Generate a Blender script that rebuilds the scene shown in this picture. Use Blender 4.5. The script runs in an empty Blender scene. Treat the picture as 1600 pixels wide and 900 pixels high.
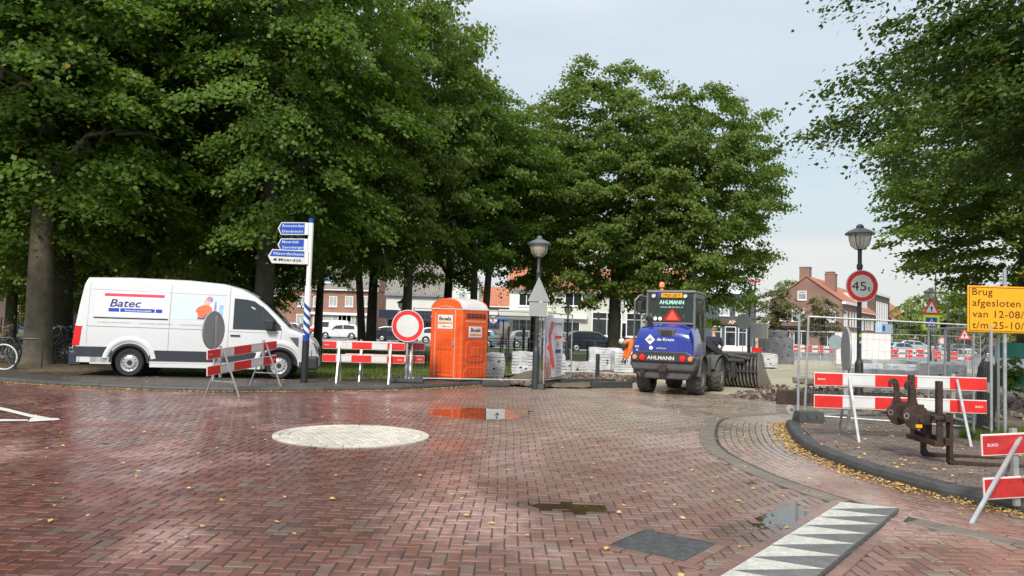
import bpy, bmesh, math, random
import numpy as np
from mathutils import Vector, Matrix
R = math.radians
random.seed(7); RNG = np.random.default_rng(7)
scene = bpy.context.scene
COL = scene.collection

# ---------------------------------------------------------------- camera
EYE = 1.57; FOC = 1200.0
ROLL = R(1.8); PITCH = math.atan(64 / 1200)
cp, sp_, cr, sr = math.cos(PITCH), math.sin(PITCH), math.cos(ROLL), math.sin(ROLL)
cam_d = bpy.data.cameras.new('camera'); cam = bpy.data.objects.new('camera', cam_d); COL.objects.link(cam)
fw = Vector((0, cp, sp_)); U0 = Vector((0, -sp_, cp)); R0 = Vector((1, 0, 0))
rt = R0 * cr + U0 * sr; up = U0 * cr - R0 * sr
cam.matrix_world = Matrix(((rt.x, up.x, -fw.x, 0), (rt.y, up.y, -fw.y, 0), (rt.z, up.z, -fw.z, EYE), (0, 0, 0, 1)))
cam_d.sensor_width = 36; cam_d.lens = 27; cam_d.clip_start = 0.1; cam_d.clip_end = 3000
scene.camera = cam

def ray(px, py):
    u = (px - 800) / FOC; v = (450 - py) / FOC
    u, v = u * cr - v * sr, u * sr + v * cr
    return (u, cp - v * sp_, sp_ + v * cp)
def G(px, py, z=0.0):            # the point of the ground seen at a place of the survey photo
    x, y, w = ray(px, py); t = (z - EYE) / w
    return (x * t, y * t)
def A(px, py, Y):                # the point seen there at distance Y
    x, y, w = ray(px, py); t = Y / y
    return (x * t, Y, EYE + w * t)

# ---------------------------------------------------------------- light
scene.view_settings.view_transform = 'Standard'; scene.view_settings.look = 'None'
scene.view_settings.exposure = 0.55; scene.view_settings.gamma = 1
SUN_EL, SUN_AZ = R(42), R(196)     # azimuth measured clockwise from +Y
sun_d = bpy.data.lights.new('sun', 'SUN'); sun_d.energy = 2.6; sun_d.angle = R(11); sun_d.color = (1, .95, .88)
sun = bpy.data.objects.new('sun', sun_d); COL.objects.link(sun)
sd = Vector((math.sin(SUN_AZ) * math.cos(SUN_EL), math.cos(SUN_AZ) * math.cos(SUN_EL), math.sin(SUN_EL)))
sun.rotation_euler = sd.to_track_quat('Z', 'Y').to_euler(); sun.location = (0, 0, 60)
world = bpy.data.worlds.new('World'); scene.world = world; world.use_nodes = True
nt = world.node_tree; nt.nodes.clear()
def N(nt, t, **k):
    n = nt.nodes.new(t)
    for a, b in k.items(): setattr(n, a, b)
    return n
def ramp(nt, fac, stops, interp='LINEAR'):
    n = N(nt, 'ShaderNodeValToRGB'); n.color_ramp.interpolation = interp
    e = n.color_ramp.elements
    while len(e) > 1: e.remove(e[-1])
    e[0].position = stops[0][0]; e[0].color = (*stops[0][1], 1)
    for p, c in stops[1:]:
        x = e.new(p); x.color = (*c, 1)
    if fac is not None: nt.links.new(fac, n.inputs[0])
    return n.outputs[0]
def mixc(nt, fac, a, b, mode='MIX'):
    n = N(nt, 'ShaderNodeMix', data_type='RGBA', blend_type=mode)
    for i, v in ((0, fac), (6, a), (7, b)):
        if isinstance(v, (int, float)): n.inputs[i].default_value = v
        elif isinstance(v, tuple): n.inputs[i].default_value = (*v, 1)
        else: nt.links.new(v, n.inputs[i])
    return n.outputs[2]
def mth(nt, op, a, b=0.0, c=None, clamp=False):
    n = N(nt, 'ShaderNodeMath', operation=op, use_clamp=clamp)
    for i, v in enumerate((a, b) if c is None else (a, b, c)):
        if isinstance(v, (int, float)): n.inputs[i].default_value = v
        else: nt.links.new(v, n.inputs[i])
    return n.outputs[0]
sky = N(nt, 'ShaderNodeTexSky', sky_type='NISHITA', sun_disc=False, sun_elevation=SUN_EL, sun_rotation=SUN_AZ)
sky.dust_density = 2.0; sky.ozone_density = 1.5
tc = N(nt, 'ShaderNodeTexCoord'); sxyz = N(nt, 'ShaderNodeSeparateXYZ'); nt.links.new(tc.outputs['Generated'], sxyz.inputs[0])
mp = N(nt, 'ShaderNodeMapping'); mp.inputs['Scale'].default_value = (1, 1, 4); nt.links.new(tc.outputs['Generated'], mp.inputs[0])
nz = N(nt, 'ShaderNodeTexNoise'); nz.inputs['Scale'].default_value = 1.6; nz.inputs['Detail'].default_value = 5; nz.inputs['Roughness'].default_value = .5
nt.links.new(mp.outputs[0], nz.inputs['Vector'])
elev = mth(nt, 'ADD', sxyz.outputs[2], mth(nt, 'MULTIPLY', mth(nt, 'SUBTRACT', nz.outputs[0], .5), .05))
# veil of thin cloud: a pale bank on the horizon, blue grey above it, brighter overhead (values in sky-texture units)
veil = ramp(nt, elev, [(0.0, (5.5, 5.6, 5.6)), (.118, (5.5, 5.6, 5.55)), (.135, (4.5, 5.2, 5.45)), (.22, (4.45, 5.3, 5.8)), (.36, (5.1, 5.75, 6.2)), (1, (9.5, 9.8, 10.2))])
tone = mixc(nt, 1.0, veil, ramp(nt, nz.outputs[0], [(.3, (.88, .91, .94)), (.5, (1, 1, 1)), (.7, (1.12, 1.09, 1.06))]), 'MULTIPLY')
bg = N(nt, 'ShaderNodeBackground'); bg.inputs[1].default_value = 0.1
nt.links.new(mixc(nt, .88, sky.outputs[0], tone), bg.inputs[0])
wo = N(nt, 'ShaderNodeOutputWorld'); nt.links.new(bg.outputs[0], wo.inputs[0])

# ---------------------------------------------------------------- materials
MATS = {}
def mat(name, color, rough=.6, metal=0, var=.12, vscale=3.0, bump=0.0, bscale=30.0, spec=.5, dirt=0.0, emit=None, coat=0, objrand=0.0):
    """principled material with large-scale tone variation, fine grain and optional grime"""
    if name in MATS: return MATS[name]
    m = bpy.data.materials.new(name); m.use_nodes = True; t = m.node_tree
    b = t.nodes['Principled BSDF']
    g = N(t, 'ShaderNodeNewGeometry')
    n1 = N(t, 'ShaderNodeTexNoise'); n1.inputs['Scale'].default_value = vscale; n1.inputs['Detail'].default_value = 6; n1.inputs['Roughness'].default_value = .65
    t.links.new(g.outputs['Position'], n1.inputs['Vector'])
    f = ramp(t, n1.outputs[0], [(.3, (1 - var,) * 3), (.7, (1 + var,) * 3)])
    c = mixc(t, 1.0, tuple(color), f, 'MULTIPLY')
    if objrand:
        oi = N(t, 'ShaderNodeObjectInfo')
        c = mixc(t, 1.0, c, ramp(t, oi.outputs['Random'], [(0, (1 - objrand,) * 3), (1, (1 + objrand,) * 3)]), 'MULTIPLY')
    if dirt:
        n2 = N(t, 'ShaderNodeTexNoise'); n2.inputs['Scale'].default_value = vscale * 4; n2.inputs['Detail'].default_value = 8; n2.inputs['Roughness'].default_value = .7
        t.links.new(g.outputs['Position'], n2.inputs['Vector'])
        c = mixc(t, mth(t, 'MULTIPLY', ramp(t, n2.outputs[0], [(.42, (0,) * 3), (.68, (1,) * 3)]), dirt), c, (.12, .1, .08))
    t.links.new(c, b.inputs['Base Color'])
    b.inputs['Roughness'].default_value = rough; b.inputs['Metallic'].default_value = metal
    b.inputs['Specular IOR Level'].default_value = spec; b.inputs['Coat Weight'].default_value = coat
    t.links.new(mth(t, 'ADD', mth(t, 'MULTIPLY', mth(t, 'SUBTRACT', n1.outputs[0], .5), .25), rough, clamp=True), b.inputs['Roughness'])
    if bump:
        n3 = N(t, 'ShaderNodeTexNoise'); n3.inputs['Scale'].default_value = bscale; n3.inputs['Detail'].default_value = 5
        t.links.new(g.outputs['Position'], n3.inputs['Vector'])
        bp = N(t, 'ShaderNodeBump'); bp.inputs['Strength'].default_value = bump; bp.inputs['Distance'].default_value = .02
        t.links.new(n3.outputs[0], bp.inputs['Height']); t.links.new(bp.outputs[0], b.inputs['Normal'])
    if emit:
        b.inputs['Emission Color'].default_value = (*color, 1); b.inputs['Emission Strength'].default_value = emit
    MATS[name] = m
    return m

def brick_paving(name, base_cols, individual=False, wet=True, grey=0.0):
    """paving brick: its own colour per brick, world-placed damp, pale bloom and sandy silt patches"""
    m = bpy.data.materials.new(name); m.use_nodes = True; t = m.node_tree; b = t.nodes['Principled BSDF']
    g = N(t, 'ShaderNodeNewGeometry')
    if individual:
        rnd = N(t, 'ShaderNodeObjectInfo').outputs['Random']
    else: rnd = g.outputs['Random Per Island']
    pos = g.outputs['Position']
    n = len(base_cols)
    c = ramp(t, rnd, [(i / n, col) for i, col in enumerate(base_cols)], 'CONSTANT')
    def noise(s, d=5, r=.6, off=0, stretch=None):
        x = N(t, 'ShaderNodeTexNoise'); x.inputs['Scale'].default_value = s; x.inputs['Detail'].default_value = d; x.inputs['Roughness'].default_value = r
        mp = N(t, 'ShaderNodeMapping'); mp.inputs['Location'].default_value = (off, off * .7, 0)
        if stretch: mp.inputs['Scale'].default_value = stretch
        t.links.new(pos, mp.inputs[0]); t.links.new(mp.outputs[0], x.inputs['Vector']); return x.outputs[0]
    fine = noise(60, 4, .7)
    c = mixc(t, 1.0, c, ramp(t, fine, [(.25, (.72,) * 3), (.75, (1.12,) * 3)]), 'MULTIPLY')
    c = mixc(t, 1.0, c, ramp(t, noise(.23, 3, .5, 12), [(.3, (.8, .76, .74)), (.7, (1.08, 1.06, 1.05))]), 'MULTIPLY')
    rough = None
    if wet:
        s = N(t, 'ShaderNodeSeparateXYZ'); t.links.new(pos, s.inputs[0])
        X, Y = s.outputs[0], s.outputs[1]
        # dusty pale bloom patches
        bl = noise(.55, 4, .55, 3, (1, .55, 1))
        blm = ramp(t, bl, [(.52, (0,) * 3), (.62, (1,) * 3)])
        c = mixc(t, mth(t, 'MULTIPLY', mth(t, 'MULTIPLY', blm, .75), ramp(t, noise(7, 5, .7, 9), [(.3, (0,) * 3), (.6, (1,) * 3)])), c, (.50, .33, .30))
        # grey-yellow silt tracked out of the works: grows to the right and towards the machine
        fx = mth(t, 'ADD', mth(t, 'MULTIPLY', mth(t, 'ADD', X, 3.0), .19, clamp=True), .0)
        fy = mth(t, 'ADD', mth(t, 'MULTIPLY', mth(t, 'SUBTRACT', Y, 5.0), .075, clamp=True), .25, clamp=True)
        silt = mth(t, 'MULTIPLY', mth(t, 'MULTIPLY', fx, fy), ramp(t, noise(.9, 5, .6, 20), [(.3, (.45,) * 3), (.65, (1.0,) * 3)]), clamp=True)
        c = mixc(t, mth(t, 'MULTIPLY', silt, .92), c, (.32, .285, .225))
        # damp: darker and glossier, mostly on the left
        left = mth(t, 'MULTIPLY', mth(t, 'SUBTRACT', 1.5, X), .2, clamp=True)
        c = mixc(t, mth(t, 'MULTIPLY', left, .35), c, mixc(t, 1.0, c, (.8, .62, .6), 'MULTIPLY'))
        damp = mth(t, 'MULTIPLY', ramp(t, noise(.32, 4, .6, 31, (1, .6, 1)), [(.42, (0,) * 3), (.55, (1,) * 3)]), mth(t, 'ADD', mth(t, 'MULTIPLY', left, .7), .3))
        c = mixc(t, mth(t, 'MULTIPLY', damp, .45), c, mixc(t, 1.0, c, (.52, .40, .37), 'MULTIPLY'))
        r0 = ramp(t, noise(1.1, 5, .6, 44), [(.35, (.27,) * 3), (.7, (.52,) * 3)])
        rough = mth(t, 'SUBTRACT', r0, mth(t, 'MULTIPLY', damp, .16), clamp=True)
        # the wet, sheeny gutter strip by the right-hand kerb
        gx = mth(t, 'MULTIPLY', mth(t, 'SUBTRACT', X, 2.6), .9, clamp=True)
        wg = mth(t, 'MULTIPLY', gx, ramp(t, noise(2.2, 5, .6, 52, (1, .5, 1)), [(.42, (0,) * 3), (.6, (1,) * 3)]))
        rough = mth(t, 'SUBTRACT', rough, mth(t, 'MULTIPLY', wg, .22), clamp=True)
        t.links.new(rough, b.inputs['Roughness'])
        # a film of rain water standing on the flat parts
        film = mth(t, 'MAXIMUM', mth(t, 'MULTIPLY', wg, 1.0), mth(t, 'MULTIPLY', damp, .55))
        film = mth(t, 'MAXIMUM', film, ramp(t, noise(.8, 4, .6, 71, (1, .45, 1)), [(.5, (0,) * 3), (.62, (.6,) * 3)]))
        film = mth(t, 'MULTIPLY', film, mth(t, 'SUBTRACT', 1.0, mth(t, 'MULTIPLY', silt, .75), clamp=True))
        for pc, rx_, ry_ in ((G(884, 791), .62, .34), ((-.72, 14.3), 1.5, 1.6), (G(1228, 832), .8, .5)):     # damp margins of the puddles
            dd = mth(t, 'SQRT', mth(t, 'ADD', mth(t, 'POWER', mth(t, 'DIVIDE', mth(t, 'SUBTRACT', X, pc[0]), rx_), 2.0), mth(t, 'POWER', mth(t, 'DIVIDE', mth(t, 'SUBTRACT', Y, pc[1]), ry_), 2.0)))
            ring = mth(t, 'MULTIPLY', mth(t, 'SUBTRACT', 1.15, mth(t, 'ADD', dd, mth(t, 'MULTIPLY', noise(4, 4, .6, 80), .3))), 3.0, clamp=True)
            film = mth(t, 'MAXIMUM', film, ring); c = mixc(t, mth(t, 'MULTIPLY', ring, .6), c, mixc(t, 1.0, c, (.5, .42, .4), 'MULTIPLY'))
        t.links.new(mth(t, 'MULTIPLY', film, .62), b.inputs['Coat Weight']); b.inputs['Coat Roughness'].default_value = .25
    else:
        b.inputs['Roughness'].default_value = .62
        c = mixc(t, mth(t, 'MULTIPLY', ramp(t, noise(1.2, 5, .6, 3), [(.4, (0,) * 3), (.65, (1,) * 3)]), .5), c, mixc(t, 1.0, c, (.55, .5, .45), 'MULTIPLY'))
    t.links.new(c, b.inputs['Base Color'])
    bp = N(t, 'ShaderNodeBump'); bp.inputs['Strength'].default_value = .35; bp.inputs['Distance'].default_value = .004
    t.links.new(noise(45, 5, .7, 5), bp.inputs['Height']); t.links.new(bp.outputs[0], b.inputs['Normal'])
    return m
RED = [(.19, .08, .063), (.225, .094, .074), (.16, .068, .057), (.245, .115, .09), (.20, .086, .07), (.18, .086, .074), (.235, .13, .108), (.135, .062, .054), (.19, .078, .06), (.21, .09, .07), (.17, .072, .06), (.20, .15, .125)]
BRN = [(.15, .12, .10), (.18, .14, .12), (.13, .105, .09), (.20, .165, .14), (.16, .12, .105), (.14, .125, .11)]
M_brick = brick_paving('paving brick', RED); M_brick_i = brick_paving('paving brick single', RED, True)
M_pave = brick_paving('footway brick', BRN, False, False)
M_pale = brick_paving('pale roundabout stone', [(.62, .60, .53), (.68, .66, .6), (.56, .55, .5), (.65, .62, .54)], False, False)

M_white = mat('white paint', (.8, .8, .79), .35, var=.03); M_vanw = mat('van white lacquer', (.66, .67, .68), .22, var=.03, vscale=1.2, coat=.6, dirt=.05)
M_blackp = mat('black plastic', (.025, .026, .028), .5, var=.2); M_anth = mat('anthracite plastic', (.028, .033, .045), .5, var=.12)
M_tyre = mat('tyre rubber', (.02, .02, .021), .8, var=.25, bump=.3); M_tyred = mat('muddy tyre rubber', (.085, .08, .07), .85, var=.4, vscale=8, bump=.6, dirt=.5)
M_galv = mat('galvanised steel', (.48, .5, .51), .42, .65, var=.18, vscale=9); M_galvd = mat('weathered galvanised steel', (.3, .31, .32), .5, .5, var=.2, vscale=9)
M_rim = mat('silver wheel rim', (.55, .56, .57), .35, .6, var=.08)
M_red = mat('red retroreflective sheet', (.68, .022, .02), .42, var=.14, vscale=4, dirt=.14); M_redold = mat('worn red sheet', (.5, .02, .02), .5, var=.22, vscale=7, dirt=.25)
M_refl = mat('white retroreflective sheet', (.66, .67, .65), .45, var=.1, dirt=.14); M_edge = mat('pale pink sign edge', (.78, .62, .58), .5)
M_signg = mat('grey sign back', (.33, .35, .35), .5, .25, var=.08); M_black = mat('black print', (.018, .018, .02), .5)
M_blue = mat('signpost blue', (.008, .06, .33), .35, var=.05); M_bluet = mat('sign blue', (.01, .07, .42), .35)
M_yel = mat('yellow works sign', (.90, .39, .008), .4, var=.03); M_fluo = mat('fluorescent yellow green', (.6, .85, .02), .45)
M_orange = mat('orange polyethylene', (.88, .12, .012), .45, var=.1, vscale=2.5, spec=.45, dirt=.14); M_oranged = mat('moulded orange panel', (.82, .09, .007), .45, var=.08)
M_dome = mat('translucent white roof', (.62, .58, .58), .4, var=.08); M_lampg = mat('lamp post green grey', (.045, .055, .06), .45, .3, var=.15)
M_lampcap = mat('lamp cap grey', (.13, .15, .165), .45, .4); M_iron = mat('black iron', (.018, .02, .023), .5, .2)
M_kerb = mat('kerb concrete', (.055, .057, .056), .6, var=.25, vscale=4, bump=.3, objrand=.12); M_conc = mat('grey concrete', (.32, .32, .3), .8, var=.2, bump=.3)
M_band = mat('gutter concrete', (.165, .14, .115), .5, var=.22, vscale=4, bump=.2, objrand=.1); M_asph = mat('dark wet asphalt', (.075, .065, .055), .55, var=.35, vscale=1.5, bump=.6, bscale=60)
M_street = mat('street asphalt', (.2, .2, .195), .7, var=.12, vscale=.4); M_soil = mat('loose soil', (.13, .1, .072), .9, var=.45, vscale=1.8, bump=1, bscale=9)
M_sand = mat('sand bed', (.36, .33, .235), .85, var=.22, vscale=.8, bump=.8, bscale=6); M_joint = mat('sand joint', (.055, .043, .034), .85, var=.4, vscale=5, bump=.5)
M_grassb = mat('turf', (.085, .11, .022), .9, var=.35, vscale=.8, bump=.8, bscale=18); M_bank = mat('earth bank', (.15, .115, .06), .95, var=.35, vscale=2, bump=1, bscale=20)
M_rust = mat('rusty brown steel', (.055, .035, .026), .6, .3, var=.4, vscale=8, bump=.4); M_darkm = mat('dark machine paint', (.05, .052, .055), .5, .2, var=.3, vscale=4, dirt=.4)
M_mblue = mat('machine blue', (.005, .024, .27), .22, var=.15, vscale=3, coat=.7, dirt=.12); M_mgrey = mat('machine grey plastic', (.075, .075, .078), .55, var=.2, dirt=.3)
M_cabframe = mat('cab frame grey', (.17, .17, .175), .45, .3); M_steelw = mat('worn bucket steel', (.36, .33, .29), .45, .6, var=.4, vscale=7, dirt=.6)
M_lightr = mat('red tail lamp', (.7, .01, .012), .2, var=.03, coat=.5); M_lightw = mat('clear lamp', (.7, .7, .68), .15, var=.03); M_lighto = mat('amber lamp', (.8, .28, .1), .2)
M_dglass = mat('dark window glass', (.02, .027, .03), .07, var=.05, spec=.8); M_curtain = mat('net curtain', (.42, .46, .43), .25, var=.2, vscale=2, spec=.8)
M_skin = mat('skin', (.55, .3, .2), .5); M_navy = mat('navy cotton', (.018, .022, .04), .85, bump=.3); M_hivis = mat('hi-vis orange', (.9, .16, .02), .7); M_denim = mat('work trousers', (.03, .035, .05), .85)
M_bark = mat('bark', (.15, .125, .092), .9, var=.4, vscale=3, bump=1, bscale=14); M_barkd = mat('mossy bark', (.06, .055, .038), .95, var=.45, vscale=3, bump=1, bscale=14)
M_wrap = mat('plastic wrap over pavers', (.56, .57, .58), .3, var=.28, vscale=4, bump=.9, bscale=14, coat=.3); M_wrapd = mat('dark wrapped pavers', (.17, .175, .185), .35, var=.35, vscale=4, bump=.9, bscale=12, coat=.25)
M_wood = mat('pallet wood', (.22, .13, .08), .8, var=.3); M_rub = mat('recycled rubber foot', (.06, .065, .062), .8, var=.3, bump=.3)

def glass_mat(name, tint, alpha=.55):
    m = bpy.data.materials.new(name); m.use_nodes = True; t = m.node_tree; b = t.nodes['Principled BSDF']
    b.inputs['Base Color'].default_value = (*tint, 1); b.inputs['Roughness'].default_value = .06
    b.inputs['Alpha'].default_value = alpha; b.inputs['Specular IOR Level'].default_value = .8
    return m
M_glass = glass_mat('tinted glass', (.03, .05, .045), .5); M_lampglass = glass_mat('lamp glass', (.55, .53, .4), .62); M_clear = glass_mat('shelter glass', (.5, .6, .6), .25)

def facade_mat(name, c1, c2, mortar, scale=1.0):
    m = bpy.data.materials.new(name); m.use_nodes = True; t = m.node_tree; b = t.nodes['Principled BSDF']
    g = N(t, 'ShaderNodeTexCoord'); s = N(t, 'ShaderNodeSeparateXYZ'); t.links.new(g.outputs['Object'], s.inputs[0])
    c = N(t, 'ShaderNodeCombineXYZ'); t.links.new(mth(t, 'ADD', s.outputs[0], s.outputs[1]), c.inputs[0]); t.links.new(s.outputs[2], c.inputs[1])
    br = N(t, 'ShaderNodeTexBrick'); t.links.new(c.outputs[0], br.inputs['Vector'])
    br.inputs['Color1'].default_value = (*c1, 1); br.inputs['Color2'].default_value = (*c2, 1); br.inputs['Mortar'].default_value = (*mortar, 1)
    br.inputs['Scale'].default_value = scale; br.inputs['Brick Width'].default_value = .22; br.inputs['Row Height'].default_value = .065; br.inputs['Mortar Size'].default_value = .01
    n1 = N(t, 'ShaderNodeTexNoise'); n1.inputs['Scale'].default_value = .6; n1.inputs['Detail'].default_value = 6; t.links.new(g.outputs['Object'], n1.inputs['Vector'])
    t.links.new(mixc(t, 1.0, br.outputs[0], ramp(t, n1.outputs[0], [(.3, (.8,) * 3), (.7, (1.2,) * 3)]), 'MULTIPLY'), b.inputs['Base Color'])
    b.inputs['Roughness'].default_value = .85; MATS[name] = m; return m
M_fbrick = facade_mat('orange red house brick', (.36, .13, .085), (.3, .11, .075), (.3, .25, .2)); M_fbrown = facade_mat('brown house brick', (.27, .13, .095), (.22, .1, .075), (.25, .2, .17))
M_render = mat('white render', (.7, .7, .66), .8, var=.06, vscale=.6); M_cream = mat('cream render', (.55, .55, .47), .8, var=.06, vscale=.6); M_greyr = mat('slate grey render', (.075, .1, .125), .7, var=.1); M_dkbr = facade_mat('dark brick', (.12, .07, .055), (.1, .06, .05), (.15, .12, .1))
def tile_mat(name, c1):
    m = bpy.data.materials.new(name); m.use_nodes = True; t = m.node_tree; b = t.nodes['Principled BSDF']
    g = N(t, 'ShaderNodeTexCoord'); w = N(t, 'ShaderNodeTexWave'); w.bands_direction = 'X'; w.inputs['Scale'].default_value = 1.3; w.inputs['Distortion'].default_value = .3
    t.links.new(g.outputs['Object'], w.inputs['Vector']); n1 = N(t, 'ShaderNodeTexNoise'); n1.inputs['Scale'].default_value = 1.2; n1.inputs['Detail'].default_value = 8; n1.inputs['Roughness'].default_value = .8
    t.links.new(g.outputs['Object'], n1.inputs['Vector'])
    w2 = N(t, 'ShaderNodeTexWave'); w2.bands_direction = 'Z'; w2.wave_profile = 'SAW'; w2.inputs['Scale'].default_value = 1.6; t.links.new(g.outputs['Object'], w2.inputs['Vector'])
    c = mixc(t, 1.0, c1, ramp(t, n1.outputs[0], [(.3, (.7,) * 3), (.7, (1.3,) * 3)]), 'MULTIPLY')
    c = mixc(t, 1.0, c, ramp(t, w.outputs[1], [(0, (.65,) * 3), (.5, (1.1,) * 3)]), 'MULTIPLY')
    c = mixc(t, 1.0, c, ramp(t, w2.outputs[1], [(0, (.8,) * 3), (.3, (1.05,) * 3)]), 'MULTIPLY')
    t.links.new(c, b.inputs['Base Color']); b.inputs['Roughness'].default_value = .75; return m
M_tileg = tile_mat('grey brown roof tile', (.2, .185, .16)); M_tileo = tile_mat('orange roof tile', (.40, .15, .08))

def leaf_mat(name, cols, trans=.35):
    m = bpy.data.materials.new(name); m.use_nodes = True; t = m.node_tree; t.nodes.clear()
    g = N(t, 'ShaderNodeNewGeometry'); oi = N(t, 'ShaderNodeObjectInfo')
    n = len(cols)
    nn = N(t, 'ShaderNodeTexNoise'); nn.inputs['Scale'].default_value = .45; nn.inputs['Detail'].default_value = 4; t.links.new(g.outputs['Position'], nn.inputs['Vector'])
    f = mth(t, 'ADD', mth(t, 'MULTIPLY', g.outputs['Random Per Island'], .5), mth(t, 'MULTIPLY', mth(t, 'SUBTRACT', nn.outputs[0], .25), 1.0), clamp=True)
    c = ramp(t, f, [(i / (n - 1), col) for i, col in enumerate(cols)])
    yl = mth(t, 'GREATER_THAN', g.outputs['Random Per Island'], .994)
    c = mixc(t, yl, c, (.32, .2, .03))
    pb = N(t, 'ShaderNodeBsdfPrincipled'); t.links.new(c, pb.inputs['Base Color']); pb.inputs['Roughness'].default_value = .5; pb.inputs['Specular IOR Level'].default_value = .35
    tr = N(t, 'ShaderNodeBsdfTranslucent'); t.links.new(mixc(t, 1.0, c, (1.1, 1.3, .5), 'MULTIPLY'), tr.inputs[0])
    mx = N(t, 'ShaderNodeMixShader'); mx.inputs[0].default_value = trans; t.links.new(pb.outputs[0], mx.inputs[1]); t.links.new(tr.outputs[0], mx.inputs[2])
    o = N(t, 'ShaderNodeOutputMaterial'); t.links.new(mx.outputs[0], o.inputs[0]); return m
M_leaf = leaf_mat('lime leaves', [(.058, .115, .019), (.095, .17, .027), (.145, .225, .036), (.195, .255, .046)], .52)
M_leafl = leaf_mat('lighter lime leaves', [(.075, .125, .024), (.115, .175, .032), (.16, .22, .04), (.20, .25, .05)], .5)
M_leaff = leaf_mat('far yellow green leaves', [(.14, .19, .05), (.2, .26, .06), (.26, .32, .08)]); M_leafo = leaf_mat('olive small tree leaves', [(.09, .1, .035), (.13, .13, .045), (.18, .16, .06)])
M_leafn = leaf_mat('shaded near leaves', [(.035, .07, .012), (.055, .10, .017), (.085, .135, .022), (.115, .155, .028)], .42)  # backlit shade put into the colour: darker greens than the other limes
M_grass = leaf_mat('grass blades', [(.09, .13, .02), (.12, .16, .03), (.17, .19, .05)]); M_fallen = mat('fallen lime leaves', (.52, .33, .09), .6, var=.4, vscale=12)
M_water = mat('puddle water', (.06, .036, .02), .02, var=0, spec=1.0); MATS['puddle water'].node_tree.nodes['Principled BSDF'].inputs['IOR'].default_value = 1.6

# ---------------------------------------------------------------- geometry helpers
def link(name, me, parent=None, loc=(0, 0, 0), rz=0, kind=None):
    o = bpy.data.objects.new(name, me); COL.objects.link(o); o.parent = parent; o.location = loc; o.rotation_euler = (0, 0, rz)
    if kind: o['kind'] = kind
    return o
def tag(o, label=None, cat=None, group=None):
    if label: o['label'] = label
    if cat: o['category'] = cat
    if group: o['group'] = group
    return o
def thing(name, label, cat, loc=(0, 0, 0), rz=0, group=None):
    o = bpy.data.objects.new(name, None); COL.objects.link(o); o.location = loc; o.rotation_euler = (0, 0, rz); o.empty_display_size = .1
    return tag(o, label, cat, group)
def copy_tree(o, loc=None, rz=None, label=None, parent=None, kids=None):
    if kids is None:
        kids = {}
        for x in COL.objects:
            if x.parent: kids.setdefault(x.parent.name, []).append(x)
    c = o.copy(); COL.objects.link(c); c.parent = parent
    if loc is not None: c.location = loc
    if rz is not None: c.rotation_euler = (0, 0, rz)
    if label: c['label'] = label
    for ch in kids.get(o.name, []): copy_tree(ch, parent=c, kids=kids)
    return c
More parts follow.
